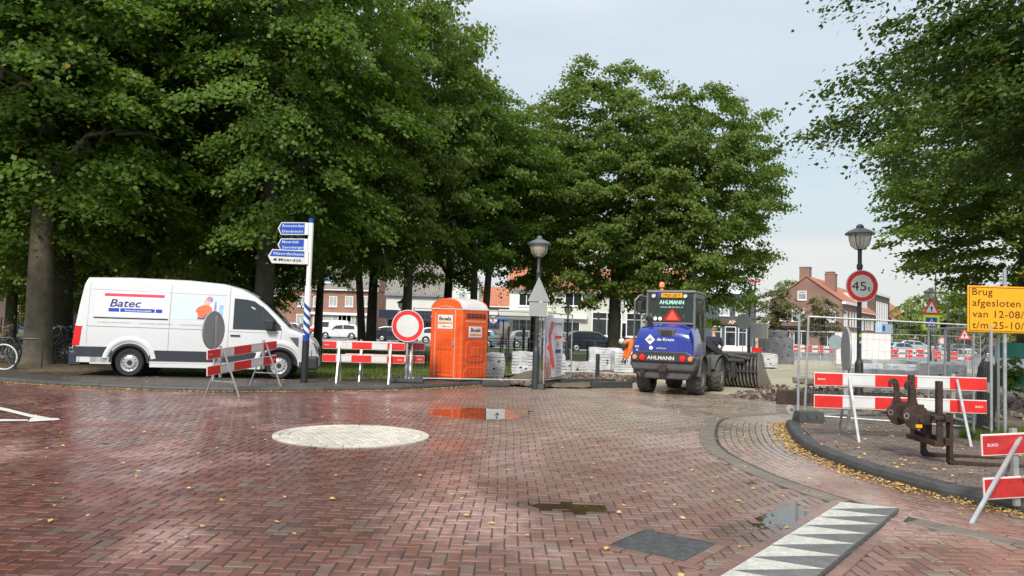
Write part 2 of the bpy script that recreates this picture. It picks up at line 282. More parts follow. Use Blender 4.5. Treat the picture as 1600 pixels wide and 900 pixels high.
class MB:
    def __init__(s): s.v = []; s.f = []; s.mi = []; s.M = Matrix.Identity(4)
    def at(s, loc=(0, 0, 0), rz=0, rx=0, ry=0):
        s.M = Matrix.Translation(loc) @ Matrix.Rotation(rz, 4, 'Z') @ Matrix.Rotation(ry, 4, 'Y') @ Matrix.Rotation(rx, 4, 'X'); return s
    def add(s, vs, fs, mi=0):
        n = len(s.v); s.v += [tuple(s.M @ Vector(p)) for p in vs]; s.f += [tuple(i + n for i in f) for f in fs]; s.mi += [mi] * len(fs); return s
    def box(s, x0, y0, z0, x1, y1, z1, mi=0, taper=0, tx=None, ty=None):
        tx = taper if tx is None else tx; ty = taper if ty is None else ty
        return s.add([(x0, y0, z0), (x1, y0, z0), (x1, y1, z0), (x0, y1, z0), (x0 + tx, y0 + ty, z1), (x1 - tx, y0 + ty, z1), (x1 - tx, y1 - ty, z1), (x0 + tx, y1 - ty, z1)],
                     [(0, 3, 2, 1), (4, 5, 6, 7), (0, 1, 5, 4), (1, 2, 6, 5), (2, 3, 7, 6), (3, 0, 4, 7)], mi)
    def cbox(s, cx, cy, cz, sx, sy, sz, mi=0, taper=0): return s.box(cx - sx / 2, cy - sy / 2, cz - sz / 2, cx + sx / 2, cy + sy / 2, cz + sz / 2, mi, taper)
    def tube(s, pts, r, n=8, mi=0, cap=True):
        pts = [Vector(p) for p in pts]; rs = r if isinstance(r, (list, tuple)) else [r] * len(pts); vs = []; fs = []
        for i, p in enumerate(pts):
            d = (pts[min(i + 1, len(pts) - 1)] - pts[max(i - 1, 0)]).normalized()
            a = d.cross(Vector((0, 0, 1)) if abs(d.z) < .9 else Vector((1, 0, 0))).normalized(); b = d.cross(a)
            for k in range(n):
                t = 2 * math.pi * k / n; vs.append(p + (a * math.cos(t) + b * math.sin(t)) * rs[i])
        for i in range(len(pts) - 1):
            for k in range(n): k2 = (k + 1) % n; fs.append((i * n + k, i * n + k2, (i + 1) * n + k2, (i + 1) * n + k))
        if cap: fs.append(tuple(range(n))[::-1]); fs.append(tuple((len(pts) - 1) * n + k for k in range(n)))
        return s.add(vs, fs, mi)
    def bar(s, p0, p1, w, h, mi=0):
        p0 = Vector(p0); p1 = Vector(p1); d = (p1 - p0).normalized(); a = d.cross(Vector((0, 0, 1)) if abs(d.z) < .95 else Vector((0, 1, 0))).normalized() * w / 2; b = d.cross(a).normalized() * h / 2
        vs = [p + q for p in (p0, p1) for q in (-a - b, a - b, a + b, -a + b)]
        return s.add(vs, [(0, 3, 2, 1), (4, 5, 6, 7), (0, 1, 5, 4), (1, 2, 6, 5), (2, 3, 7, 6), (3, 0, 4, 7)], mi)
    def lathe(s, prof, n=20, mi=0, axis='z'):
        vs = []; fs = []; m = len(prof)
        for k in range(n):
            t = 2 * math.pi * k / n
            for r, z in prof:
                vs.append((r * math.cos(t), r * math.sin(t), z) if axis == 'z' else (r * math.cos(t), z, r * math.sin(t)))
        for k in range(n):
            k2 = (k + 1) % n
            for i in range(m - 1): fs.append((k * m + i, k2 * m + i, k2 * m + i + 1, k * m + i + 1))
        return s.add(vs, fs, mi)
    def prism(s, poly, y0, y1, mi=0, axis='y'):     # polygon in x,z pushed along y
        n = len(poly)
        vs = [(x, y0, z) for x, z in poly] + [(x, y1, z) for x, z in poly]
        if axis == 'z': vs = [(x, z, y0) for x, z in poly] + [(x, z, y1) for x, z in poly]
        return s.add(vs, [tuple(range(n)), tuple(range(2 * n - 1, n - 1, -1))] + [(i, n + i, n + (i + 1) % n, (i + 1) % n) for i in range(n)], mi)
    def build(s, name, mats, parent=None, smooth=False, loc=(0, 0, 0), rz=0, bevel=0, kind=None, seg=2):
        me = bpy.data.meshes.new(name); me.from_pydata(s.v, [], s.f)
        mats = mats if isinstance(mats, (list, tuple)) else [mats]
        for m in mats: me.materials.append(m)
        if len(mats) > 1: me.polygons.foreach_set('material_index', s.mi)
        bm = bmesh.new(); bm.from_mesh(me)
        if bevel:
            bmesh.ops.remove_doubles(bm, verts=bm.verts, dist=1e-5)
            bmesh.ops.bevel(bm, geom=[e for e in bm.edges if len(e.link_faces) == 2 and e.calc_face_angle(0) > .5], offset=bevel, segments=seg, affect='EDGES', profile=.5)
        bmesh.ops.recalc_face_normals(bm, faces=bm.faces); bm.to_mesh(me); bm.free()
        if smooth: me.shade_smooth(); me.set_sharp_from_angle(angle=R(38))
        return link(name, me, parent, loc, rz, kind)
def np_mesh(name, V, Q, mats, parent=None, kind=None, smooth=False, mi=None, nv=4):
    me = bpy.data.meshes.new(name); V = np.asarray(V, dtype=np.float32); Q = np.asarray(Q, dtype=np.int32)
    me.vertices.add(len(V)); me.vertices.foreach_set('co', V.ravel()); me.loops.add(Q.size); me.loops.foreach_set('vertex_index', Q.ravel())
    me.polygons.add(len(Q)); me.polygons.foreach_set('loop_start', np.arange(0, Q.size, nv, dtype=np.int32)); me.polygons.foreach_set('loop_total', np.full(len(Q), nv, dtype=np.int32))
    for m in (mats if isinstance(mats, list) else [mats]): me.materials.append(m)
    if mi is not None: me.polygons.foreach_set('material_index', np.asarray(mi, dtype=np.int32))
    me.update(calc_edges=True)
    if smooth: me.shade_smooth()
    else: me.shade_flat()
    return link(name, me, parent, kind=kind)
def text(s, w, h, m, parent, loc, rx=R(90), rz=0, name='lettering', shear=0, ext=.0015, spacing=1.0, bold=0, align='L', M=None):
    """flat print w wide and h tall (capital height); loc is the left (or centre) end of the base line"""
    cu = bpy.data.curves.new(name, 'FONT'); cu.body = s; cu.size = 1; cu.shear = shear; cu.space_character = spacing; cu.offset = bold; cu.resolution_u = 3
    o = bpy.data.objects.new(name, cu); COL.objects.link(o)
    bpy.context.view_layer.update()
    me = bpy.data.meshes.new_from_object(o.evaluated_get(bpy.context.evaluated_depsgraph_get()))
    COL.objects.unlink(o); bpy.data.objects.remove(o)
    n = len(me.vertices); co = np.empty(n * 3, dtype=np.float32); me.vertices.foreach_get('co', co); co = co.reshape(-1, 3)
    x0, x1 = co[:, 0].min(), co[:, 0].max(); capn = .7
    co[:, 0] = (co[:, 0] - x0) / (x1 - x0) * w - (w / 2 if align == 'C' else 0); co[:, 1] *= h / capn
    me.vertices.foreach_set('co', co.ravel()); me.materials.clear(); me.materials.append(m); me.update()
    ob = link(name, me, parent)
    if M is not None: ob.matrix_local = M
    else: ob.location = loc; ob.rotation_euler = (rx, 0, rz)
    return ob
def resample(pts, step):
    pts = [Vector((p[0], p[1], 0)) for p in pts]; out = []; d = 0; need = 0
    for a, b in zip(pts[:-1], pts[1:]):
        L = (b - a).length
        while need <= d + L: out.append(a + (b - a) * ((need - d) / L)); need += step
        d += L
    return out
def spline(pts, n=12):
    P = [Vector((p[0], p[1], 0)) for p in pts]; P = [P[0] * 2 - P[1]] + P + [P[-1] * 2 - P[-2]]; out = []
    for i in range(1, len(P) - 2):
        for k in range(n):
            t = k / n; a, b, c, d = P[i - 1:i + 3]
            out.append(.5 * ((2 * b) + (-a + c) * t + (2 * a - 5 * b + 4 * c - d) * t * t + (-a + 3 * b - 3 * c + d) * t ** 3))
    return out + [P[-2]]
def offset(line, d):   # to the right of the direction of travel for d > 0
    out = []
    for i, p in enumerate(line):
        t = (line[min(i + 1, len(line) - 1)] - line[max(i - 1, 0)]).normalized(); out.append(p + Vector((t.y, -t.x, 0)) * d)
    return out
def inside(x, y, poly):
    c = False; j = len(poly) - 1
    for i in range(len(poly)):
        xi, yi = poly[i][0], poly[i][1]; xj, yj = poly[j][0], poly[j][1]
        if (yi > y) != (yj > y) and x < (xj - xi) * (y - yi) / (yj - yi) + xi: c = not c
        j = i
    return c
def np_inside(X, Y, poly):
    c = np.zeros(X.shape, bool); j = len(poly) - 1
    for i in range(len(poly)):
        xi, yi = poly[i][0], poly[i][1]; xj, yj = poly[j][0], poly[j][1]
        if yi != yj: c ^= ((yi > Y) != (yj > Y)) & (X < (xj - xi) * (Y - yi) / (yj - yi) + xi)
        j = i
    return c
def sheet(name, poly, z, m, kind='structure', thick=None):
    b = MB(); vs = [(p[0], p[1], z) for p in poly]; n = len(vs)
    b.add(vs, [tuple(range(n))])
    if thick:
        b.add([(p[0], p[1], z) for p in poly] + [(p[0], p[1], z - thick) for p in poly], [(i, (i + 1) % n, n + (i + 1) % n, n + i) for i in range(n)])
    o = b.build(name, m, kind=kind)
    return o
# ---------------------------------------------------------------- the ground
KL = spline([(-60, 26), (-30, 21.5), (-16, 18.6), G(0, 597), G(100, 604), G(312, 612), G(500, 612), G(620, 610), G(700, 606), G(760, 602), (-.1, 21.3)], 10)   # kerb line left
KR = spline([(8.2, 15.6), (6.6, 15.1), (5.5, 14.4), G(1228, 665), G(1250, 700), G(1330, 735), G(1450, 770), G(1600, 803), (6.2, 5.9), (8.5, 4.2), (12, 2.6)], 12)  # kerb line right
WORKS = [(-.1, 21.3), (.8, 20.9), (2.2, 21.3), (3.1, 22.3), (4.6, 22.0), (6.0, 20.6), (7.2, 19.4), (8.2, 17.6), (8.2, 15.6)]             # where the paving stops
ground = sheet('ground', [(-700, -60), (700, -60), (700, 1500), (-700, 1500)], -.07, M_street)
road_poly = [(-60, -20), (40, -20)] + [(14, 1.5)] + [(p.x, p.y) for p in KR][::-1] + WORKS[::-1] + [(p.x, p.y) for p in KL][::-1]
road = sheet('road', road_poly, -.012, M_joint)
GUT = offset(KR, -1.42 if False else 1.42)
# side test: kerb right runs away from the camera backwards, so the road lies on its right-hand side
RB = (np.array(G(550, 681))[0], np.array(G(550, 681))[1], 1.08)      # roundabout disc
ramp_a = Vector((*G(1315, 786), 0)); ramp_b = Vector((*G(1130, 900), 0)); ramp_c = Vector((*G(1388, 803), 0))
rdir = (ramp_b - ramp_a).normalized(); rn = Vector((-rdir.y, rdir.x, 0))
if (ramp_c - ramp_a).dot(rn) < 0: rn = -rn
RW = .5
kr = np.array([(p.x, p.y) for p in KR])
def dist_line(X, Y, L):
    D = np.full(X.shape, 1e9)
    for a, b in zip(L[:-1], L[1:]):
        d = b - a; t = np.clip(((X - a[0]) * d[0] + (Y - a[1]) * d[1]) / (d @ d), 0, 1)
        D = np.minimum(D, np.hypot(X - a[0] - t * d[0], Y - a[1] - t * d[1]))
    return D
# herringbone field
bx0, bx1, by0, by1 = -15.0, 9.0, 3.6, 23.0
ii = np.arange(int(bx0 / .1), int(bx1 / .1)); jj = np.arange(int(by0 / .1), int(by1 / .1))
I, J = np.meshgrid(ii, jj, indexing='ij'); K = (I - J) % 4
hx = (K == 0); vx = (K == 3)
cx = np.concatenate([(I[hx] + 1) * .1, (I[vx] + .5) * .1]); cy = np.concatenate([(J[hx] + .5) * .1, (J[vx] + 1) * .1])
horiz = np.concatenate([np.ones(hx.sum(), bool), np.zeros(vx.sum(), bool)])
keep = np_inside(cx, cy, [(p[0], p[1]) for p in road_poly]) & (cy > 4.2) & (np.abs(cx) < cy * .72 + .6)
keep &= dist_line(cx, cy, kr) > 1.35
keep |= False
keep &= np.hypot(cx - RB[0], cy - RB[1]) > RB[2] - .05
rl = (cx - ramp_a.x) * rdir.x + (cy - ramp_a.y) * rdir.y; rp = (cx - ramp_a.x) * rn.x + (cy - ramp_a.y) * rn.y
keep &= ~((rl > -.0) & (rp > -.05) & (rp < RW + .05))
mh = [Vector((*G(*p), 0)) for p in ((955, 851), (1063, 879), (1115, 851), (1012, 828))]
mhc = sum(mh, Vector()) / 4; mha = math.atan2((mh[2] - mh[1]).y, (mh[2] - mh[1]).x); mhs = .56
ca, sa = math.cos(-mha), math.sin(-mha); ux = (cx - mhc.x) * ca - (cy - mhc.y) * sa; uy = (cx - mhc.x) * sa + (cy - mhc.y) * ca
keep &= ~((np.abs(ux) < mhs / 2 + .03) & (np.abs(uy) < mhs / 2 + .03))
hole = Vector((*G(884, 791), 0)); pud1 = Vector((-.72, 14.3, 0)); pud3 = ramp_a + rdir * 1.0 - rn * .24; ra_ = math.atan2(rdir.y, rdir.x)
def dip(c, rx, ry, rot, depth):     # a sunken patch: bricks drop towards its middle and stand a little askew
    dx, dy = cx - c.x, cy - c.y; u_ = (dx * math.cos(rot) + dy * math.sin(rot)) / rx; v_ = (-dx * math.sin(rot) + dy * math.cos(rot)) / ry
    q = np.hypot(u_, v_) + .16 * np.sin(3 * np.arctan2(v_, u_) + 1) + .1 * np.sin(7 * np.arctan2(v_, u_)); return -depth * np.clip(1.35 - q, 0, 1) ** 1.2
keepz = -.004 * (1 + np.sin(cx * 1.3 + cy * .5) * np.sin(cy * .9 - cx * .4 + 1)) + dip(hole, .34, .14, R(-12), .05) + dip(pud1, .82, .86, 0, .022) + dip(pud3, .48, .12, ra_, .02)
cx, cy, horiz, keepz = cx[keep], cy[keep], horiz[keep], keepz[keep]
# gentle unevenness of the whole surface so that the bond is not ruler straight
def warp(x, y): return (.018 * np.sin(x * .9 + y * .35) + .012 * np.sin(y * 1.7 + 1), .02 * np.sin(y * .8 + x * .55) + .01 * np.sin(x * 2.1))
def brick_arrays(cx, cy, ang, L, W, z, g=.010, ch=.006, depth=.04, tilt=.006):
    n = len(cx); L = np.broadcast_to(L, n); W = np.broadcast_to(W, n)
    hl = L / 2 - g / 2 + RNG.uniform(-.0012, .001, n); hw = W / 2 - g / 2 + RNG.uniform(-.0012, .001, n)
    sx = np.array([-1, 1, 1, -1]); sy = np.array([-1, -1, 1, 1]); c, s = np.cos(ang), np.sin(ang); V = np.empty((n, 12, 3), np.float32)
    tx = RNG.normal(0, tilt, n); ty = RNG.normal(0, tilt, n)
    for lv, (ins, dz) in enumerate(((ch, 0), (0, -ch), (0, -depth))):
        for k in range(4):
            a = sx[k] * (hl - ins); b = sy[k] * (hw - ins)
            V[:, lv * 4 + k, 0] = cx + a * c - b * s; V[:, lv * 4 + k, 1] = cy + a * s + b * c; V[:, lv * 4 + k, 2] = z + dz + (a * tx + b * ty if lv < 2 else 0)
    q = [(0, 1, 2, 3)] + [(4 + k, 4 + (k + 1) % 4, (k + 1) % 4, k) for k in range(4)] + [(8 + k, 8 + (k + 1) % 4, 4 + (k + 1) % 4, 4 + k) for k in range(4)]
    Q = (np.array(q)[None] + (np.arange(n) * 12)[:, None, None]).reshape(-1, 4)
    return V.reshape(-1, 3), Q
wx, wy = warp(cx, cy); bxp, byp = cx + wx, cy + wy
near = np.argsort(np.hypot(bxp, byp * 1.0) + np.where(np.abs(bxp) > byp * .66, 50, 0) + np.where(byp < 5.05, 50, 0))[:300]
single = np.zeros(len(cx), bool); single[near] = True
zz = RNG.normal(0, .0016, len(cx)) + keepz
far = ~single
V, Q = brick_arrays(bxp[far], byp[far], np.where(horiz[far], 0, math.pi / 2) + RNG.normal(0, .012, far.sum()), .2, .1, zz[far])
np_mesh('brick_paving', V, Q, M_brick, road, 'stuff')
V1, Q1 = brick_arrays(np.zeros(1), np.zeros(1), np.zeros(1), .2, .1, np.zeros(1), tilt=0)
proto = np_mesh('brick', V1, Q1, M_brick_i, road); bme = proto.data; first = True
for k in near:
    o = proto if first else link('brick', bme, road); first = False
    o.location = (bxp[k], byp[k], zz[k]); o.rotation_euler = (RNG.normal(0, .006), RNG.normal(0, .006), (0 if horiz[k] else math.pi / 2) + RNG.normal(0, .012))
# curved gutter: courses that follow the right kerb, with two flush concrete strips
def courses(line, offs, w, L, z, jitter=.0, stagger=True):
    X = []; Y = []; A_ = []
    for c, d in enumerate(offs):
        o = offset(line, d); pts = resample(o, L); ph = (c % 2) * .5 if stagger else 0
        for a, b in zip(pts[:-1], pts[1:]):
            p = a.lerp(b, .5 + ph); X.append(p.x); Y.append(p.y); A_.append(math.atan2((b - a).y, (b - a).x))
    return np.array(X), np.array(Y), np.array(A_)
SGN = 1
tp = offset(KR, .5)[len(KR) // 2]
if not inside(tp.x, tp.y, road_poly): SGN = -1
gl = [p for p in KR if p.y > 5.0]
X, Y, An = courses(gl, [SGN * (.06 + .1 * i) for i in range(11)], .1, .2, 0)
ok = (X < 9) & np_inside(X, Y, road_poly)
V, Q = brick_arrays(X[ok], Y[ok], An[ok], .2, .1, RNG.normal(.003, .0015, ok.sum())); np_mesh('gutter_brick_course', V, Q, M_brick, road, 'stuff')
pts = resample(offset(gl, SGN * 1.27), .4)
fp = MB().box(-.197, -.115, -.04, .197, .115, .006).build('gutter_slab', M_band, road, bevel=.006, seg=1)
fi = True
for a, b in zip(pts[:-1], pts[1:]):
    p = (a + b) / 2
    if p.x > 8 or not inside(p.x, p.y, road_poly) or p.y < 5.3: continue
    if -.25 < (p - ramp_a).dot(rdir) and -.1 < (p - ramp_a).dot(rn) < RW + .1: continue
    o = fp if fi else link('gutter_slab', fp.data, road); fi = False
    o.location = (p.x, p.y, RNG.normal(0, .001)); o.rotation_euler = (0, 0, math.atan2((b - a).y, (b - a).x))
# gutter line along the left kerb
kls = [p for p in KL if -16 < p.x < 1]
X, Y, An = courses(kls, [-SGN * 0 + s for s in (.06, .16, .26, .36)], .1, .2, 0)
if not inside(X[40], Y[40], road_poly): X, Y, An = courses(kls, [-.06, -.16, -.26, -.36], .1, .2, 0)
V, Q = brick_arrays(X, Y, An, .2, .1, np.full(len(X), .003)); np_mesh('kerbside_brick_course', V, Q, M_brick, road, 'stuff')
# kerbs: one stone after another
def kerb(line, side, parent, h=.11, w=.18, step=.98, m=M_kerb, maxd=70):
    pts = resample(line, step)
    for a, b in zip(pts[:-1], pts[1:]):
        if a.length > maxd: continue
        L = (b - a).length / 2; t = (b - a).normalized(); nrm = Vector((t.y, -t.x, 0)) * side; c = (a + b) / 2 + nrm * w / 2
        mb = MB(); mb.prism([(-w / 2, -.12), (w / 2, -.12), (w / 2, h), (-w / 2 + .045, h), (-w / 2 + .02, h - .015), (-w / 2, h - .06)], -L + .004, L - .004)
        o = mb.build('kerb_stone', m, parent, bevel=.004, seg=1)
        # local x across (towards the pavement), local y along
        o.location = (c.x, c.y, 0); o.rotation_euler = (0, 0, math.atan2(nrm.y, nrm.x))
def side_of(line, poly):
    o = offset(line, .3)[len(line) // 2]; return -1 if inside(o.x, o.y, poly) else 1
sL = side_of(KL, road_poly); sR = side_of(KR, road_poly)
pavL_line = offset(KL, sL * .17)
pav_left = sheet('pavement', [(p.x, p.y) for p in pavL_line] + [(.2, 22.2), (-.5, 22.6), (-2.4, 21.9), (-4.8, 20.4), (-6.0, 20.6), (-8, 21.6), (-18, 24.0), (-60, 34)], .105, M_asph, thick=.2)
pavR_line = offset(KR, sR * .17)
pav_right = sheet('footway', [(p.x, p.y) for p in pavR_line] + [(14, 4), (14, 12.5), (9.5, 13.4), (8.3, 15.4)], .09, M_joint, thick=.2)
kerb(KL, sL, pav_left, w=.2); kerb(KR, sR, pav_right, h=.12, w=.2)
fw_poly = [(p.x, p.y) for p in pavR_line] + [(14, 4), (14, 12.5), (9.5, 13.4), (8.3, 15.4)]
rows = []
for j in range(0, 120):
    y = 4.5 + j * .1; off = (j % 2) * .1
    for i in range(0, 42): rows.append((3.9 + i * .2 + off, y))
rows = np.array(rows); a0 = R(-14); rx_ = 6 + (rows[:, 0] - 6) * math.cos(a0) - (rows[:, 1] - 10) * math.sin(a0); ry_ = 10 + (rows[:, 0] - 6) * math.sin(a0) + (rows[:, 1] - 10) * math.cos(a0)
ok = np_inside(rx_, ry_, fw_poly) & (rx_ < ry_ * .75 + 1) & (dist_line(rx_, ry_, kr) > .24) & ~((rx_ > 7.6) & (ry_ > 11.6))
V, Q = brick_arrays(rx_[ok], ry_[ok], np.full(ok.sum(), a0), .2, .1, RNG.normal(.108, .002, ok.sum()), tilt=.01); np_mesh('footway_bricks', V, Q, M_pave, pav_right, 'stuff')

# pale roundabout disc: rings of setts and a bonded middle
disc = sheet('roundabout_disc', [(RB[0] + RB[2] * math.cos(t * math.pi / 24), RB[1] + RB[2] * math.sin(t * math.pi / 24)) for t in range(48)], .004, mat('pale mortar', (.42, .4, .34), .8), thick=.03)
X = []; Y = []; An = []; Ls = []; Ws = []
for r_, w_, l_ in ((RB[2] - .055, .105, .2), (RB[2] - .165, .105, .2)):
    n = int(2 * math.pi * r_ / l_)
    for k in range(n):
        t = 2 * math.pi * (k + .5 * (r_ < 1)) / n; X.append(RB[0] + r_ * math.cos(t)); Y.append(RB[1] + r_ * math.sin(t)); An.append(t + math.pi / 2); Ls.append(2 * math.pi * r_ / n - .004); Ws.append(w_)
for i in range(-12, 13):
    for j in range(-12, 13):
        x, y = i * .1 + .05 * (j % 2), j * .1
        if math.hypot(x, y) < RB[2] - .245: X.append(RB[0] + x); Y.append(RB[1] + y); An.append(0); Ls.append(.1); Ws.append(.1)
V, Q = brick_arrays(np.array(X), np.array(Y), np.array(An), np.array(Ls), np.array(Ws), np.full(len(X), .02) + RNG.normal(0, .001, len(X)), g=.006)
n12 = len(X); np_mesh('sett_field', V, Q, M_pale, disc, 'stuff')

# speed hump edge: blocks with a white tooth each
M_tooth = mat('white ramp tooth', (.56, .56, .5), .6, var=.2, vscale=10, bump=.4, dirt=.55); M_ramp = mat('dark ramp concrete', (.13, .135, .13), .6, var=.25, vscale=8, bump=.5, bscale=60)
PW = .405; first = None
for k in range(0, 14):
    p = ramp_a + rdir * (PW * k)
    if p.y < 2: break
    if first is None:
        b = MB(); g_ = .003; w = PW - g_; z0 = .012; z1 = .035
        # local x along the row, local y across from the low (left) edge to the far edge
        def zz_(y): return z0 + (z1 - z0) * y / RW
        A0 = (g_, 0, z0); A1 = (w, 0, z0); B0 = (g_, RW, z1); B1 = (w, RW, z1)
        b.add([A0, A1, B0, B1], [(0, 1, 2), ], 1); b.add([A1, B1, B0], [(0, 1, 2)], 0)
        b.add([A0, A1, B1, B0] + [(x, y, -.05) for x, y, _ in (A0, A1, B1, B0)], [(0, 4, 5, 1), (1, 5, 6, 2), (2, 6, 7, 3), (3, 7, 4, 0)], 0)
        first = b.build('ramp_block', [M_ramp, M_tooth], road); o = first
    else: o = link('ramp_block', first.data, road)
    Mx = Matrix(((rdir.x, rn.x, 0, p.x), (rdir.y, rn.y, 0, p.y), (0, 0, 1, RNG.normal(0, .001)), (0, 0, 0, 1))); o.matrix_local = Mx
# soldier courses on both sides of the ramp and round the manhole
X = []; Y = []; An = []
for k in range(34):
    for d in (-.055, RW + .055):
        p = ramp_a + rdir * (.2 * k - .1) + rn * d; X.append(p.x); Y.append(p.y); An.append(math.atan2(rdir.y, rdir.x))
for s in range(4):
    a = mha + s * math.pi / 2
    for k in range(-2, 2):
        l, d = (k + .5) * .2 - .1 * 0 + .05, mhs / 2 + .056
        X.append(mhc.x + l * math.cos(a) + d * math.sin(a)); Y.append(mhc.y + l * math.sin(a) - d * math.cos(a)); An.append(a)
V, Q = brick_arrays(np.array(X), np.array(Y), np.array(An), .2, .1, np.full(len(X), .005)); np_mesh('edging_bricks', V, Q, M_brick, road, 'stuff')

# manhole cover: iron plate with raised chequer studs
cov = tag(thing('manhole_cover', 'square dark grey chequered steel manhole cover set in the brick road', 'manhole cover', (mhc.x, mhc.y, 0), mha))
M_cov = mat('worn cast iron', (.115, .12, .12), .42, .5, var=.3, vscale=12, bump=.3)
MB().box(-mhs / 2, -mhs / 2, -.03, mhs / 2, mhs / 2, .004).build('plate', M_cov, cov)
b = MB(); n = 22
for i in range(n):
    for j in range(n):
        x = (i - (n - 1) / 2) * mhs / (n + 1); y = (j - (n - 1) / 2) * mhs / (n + 1); l, w = (.0095, .004) if (i + j) % 2 else (.004, .0095)
        b.box(x - l, y - w, .004, x + l, y + w, .0085, taper=.001)
b.build('stud_pattern', M_cov, cov, kind='stuff')
b = MB(); q = mhs / 2
for a0_, b0_ in (((-q - .012, -q - .012), (q + .012, -q - .003)), ((-q - .012, q + .003), (q + .012, q + .012)), ((-q - .012, -q - .003), (-q - .003, q + .003)), ((q + .003, -q - .003), (q + .012, q + .003))):
    b.box(a0_[0], a0_[1], -.03, b0_[0], b0_[1], .008)
b.build('frame', M_cov, cov)

# water standing on the bricks
def puddle(label, c, rx, ry, seed, z, rot=0):
    rg = random.Random(seed); b = MB(); n = 40; vs = []
    ph = [rg.uniform(0, 6.28) for _ in range(4)]
    for k in range(n):
        t = 2 * math.pi * k / n; r = 1 + .14 * math.sin(2 * t + ph[0]) + .1 * math.sin(3 * t + ph[1]) + .08 * math.sin(5 * t + ph[2]) + .05 * math.sin(9 * t + ph[3])
        x, y = rx * r * math.cos(t), ry * r * math.sin(t); vs.append((c[0] + x * math.cos(rot) - y * math.sin(rot), c[1] + x * math.sin(rot) + y * math.cos(rot), z))
    b.add(vs, [tuple(range(n))]); o = b.build('puddle', M_water, kind='structure'); tag(o, label); return o
puddle('long rain puddle on the bricks in front of the orange toilet cabin', (pud1.x, pud1.y), 1.1, 1.1, 1, -.0095)
puddle('small brown puddle in a sunken patch of bricks', (hole.x, hole.y), .46, .2, 5, -.0075, R(-12))
puddle('pale puddle lying against the white teeth of the ramp', (pud3.x, pud3.y), .75, .2, 9, -.0085, ra_)

# painted lines at the left
M_line = mat('road marking', (.7, .69, .66), .55, var=.15, vscale=9, dirt=.35)
def strip(px, w0=.12):
    p = [Vector((*G(*q), 0)) for q in px]; b = MB(); b.add([(v.x, v.y, .006) for v in p], [tuple(range(len(p)))]); return b.build('road_marking', M_line, kind='structure')
strip([(-120, 617), (-120, 612), (12, 639), (48, 648), (80, 653.5), (52, 653.5), (10, 643)]); strip([(-120, 654), (-120, 661), (44, 658), (44, 656)]); strip([(48, 653.8), (44, 659.5), (94, 656.5), (90, 653.8)])

# park ground, street and works
lawn_poly = [(-60, 34.5), (-18, 24.1), (-8, 21.7), (-6, 20.7), (-4.8, 20.5), (-2.4, 22.0), (-.5, 22.7), (.4, 26), (3.4, 33.5), (9.5, 40), (9, 58), (-70, 58)]
def relief(name, poly, z, m, step, amp, sc, kind='structure', seed=0, edge=.0):
    """ground patch with real lumps"""
    xs = [p[0] for p in poly]; ys = [p[1] for p in poly]; X, Y = np.meshgrid(np.arange(min(xs), max(xs) + step, step), np.arange(min(ys), max(ys) + step, step), indexing='ij')
    rg = np.random.default_rng(seed); Z = np.zeros_like(X)
    for o in range(5):
        for _ in range(4):
            t = rg.uniform(0, 6.28); f = sc * 1.9 ** o * rg.uniform(.7, 1.3); Z += np.sin((X * math.cos(t) + Y * math.sin(t)) * f + rg.uniform(0, 6.28)) * .5 ** o / 2.5
    Z += rg.normal(0, .12, X.shape); D = dist_line(X, Y, np.array(list(poly) + [poly[0]])); Z = z + amp * (Z * .5 + .5) * np.clip(D / (edge or step * 2), 0, 1)
    n, m_ = X.shape; idx = np.arange(n * m_).reshape(n, m_); ins = np_inside(X, Y, poly)
    q = np.stack([idx[:-1, :-1], idx[1:, :-1], idx[1:, 1:], idx[:-1, 1:]], -1).reshape(-1, 4)
    cxq = (X[:-1, :-1] + step / 2).ravel(); cyq = (Y[:-1, :-1] + step / 2).ravel(); q = q[np_inside(cxq, cyq, poly)]
    return np_mesh(name, np.stack([X, Y, Z], -1).reshape(-1, 3), q, m, kind=kind, smooth=True)
sheet('lawn', lawn_poly, .09, M_grassb)
sheet('street', [(-80, 58), (9, 58), (14, 48), (40, 30), (60, 30), (160, 140), (60, 160), (-80, 100)], -.03, M_street)
relief('sand_bed', [(1.5, 23.5), (4.0, 22), (6.2, 20.4), (8, 18.2), (15, 22), (24, 30), (34, 52), (14, 56), (9.5, 41), (3.0, 32)], -.015, M_sand, .3, .1, .5, seed=3)
relief('soil', [(-.4, 21.9), (.8, 21.2), (2.3, 21.5), (3.4, 22.8), (4.4, 26), (5, 33), (3.6, 34), (.6, 26.5), (-.6, 23.2)], .0, M_soil, .12, .17, 2.2, seed=4)
relief('trench_soil', [(6.0, 20.9), (6.9, 19.6), (8.3, 17.4), (8.5, 15.5), (10, 13.6), (18, 13), (22, 22), (13, 22)], -.02, M_soil, .14, .14, 1.8, seed=5)
relief('earth_bank', [(8.0, 11.4), (9.2, 13.3), (12, 17), (24, 19), (24, 10), (9.5, 9.5)], .07, M_bank, .2, .42, .6, seed=6, edge=2.2)
mdirt = relief('verge_soil', [(-40, 30), (-40, 24.8), (-18, 20.6), (-12, 19.6), (-11.2, 20.0), (-11.5, 23), (-13, 26.5), (-20, 31)], .1, mat('leafy dirt', (.13, .095, .055), .9, var=.5, vscale=6, bump=1, bscale=25), .16, .05, 1.5, seed=8)

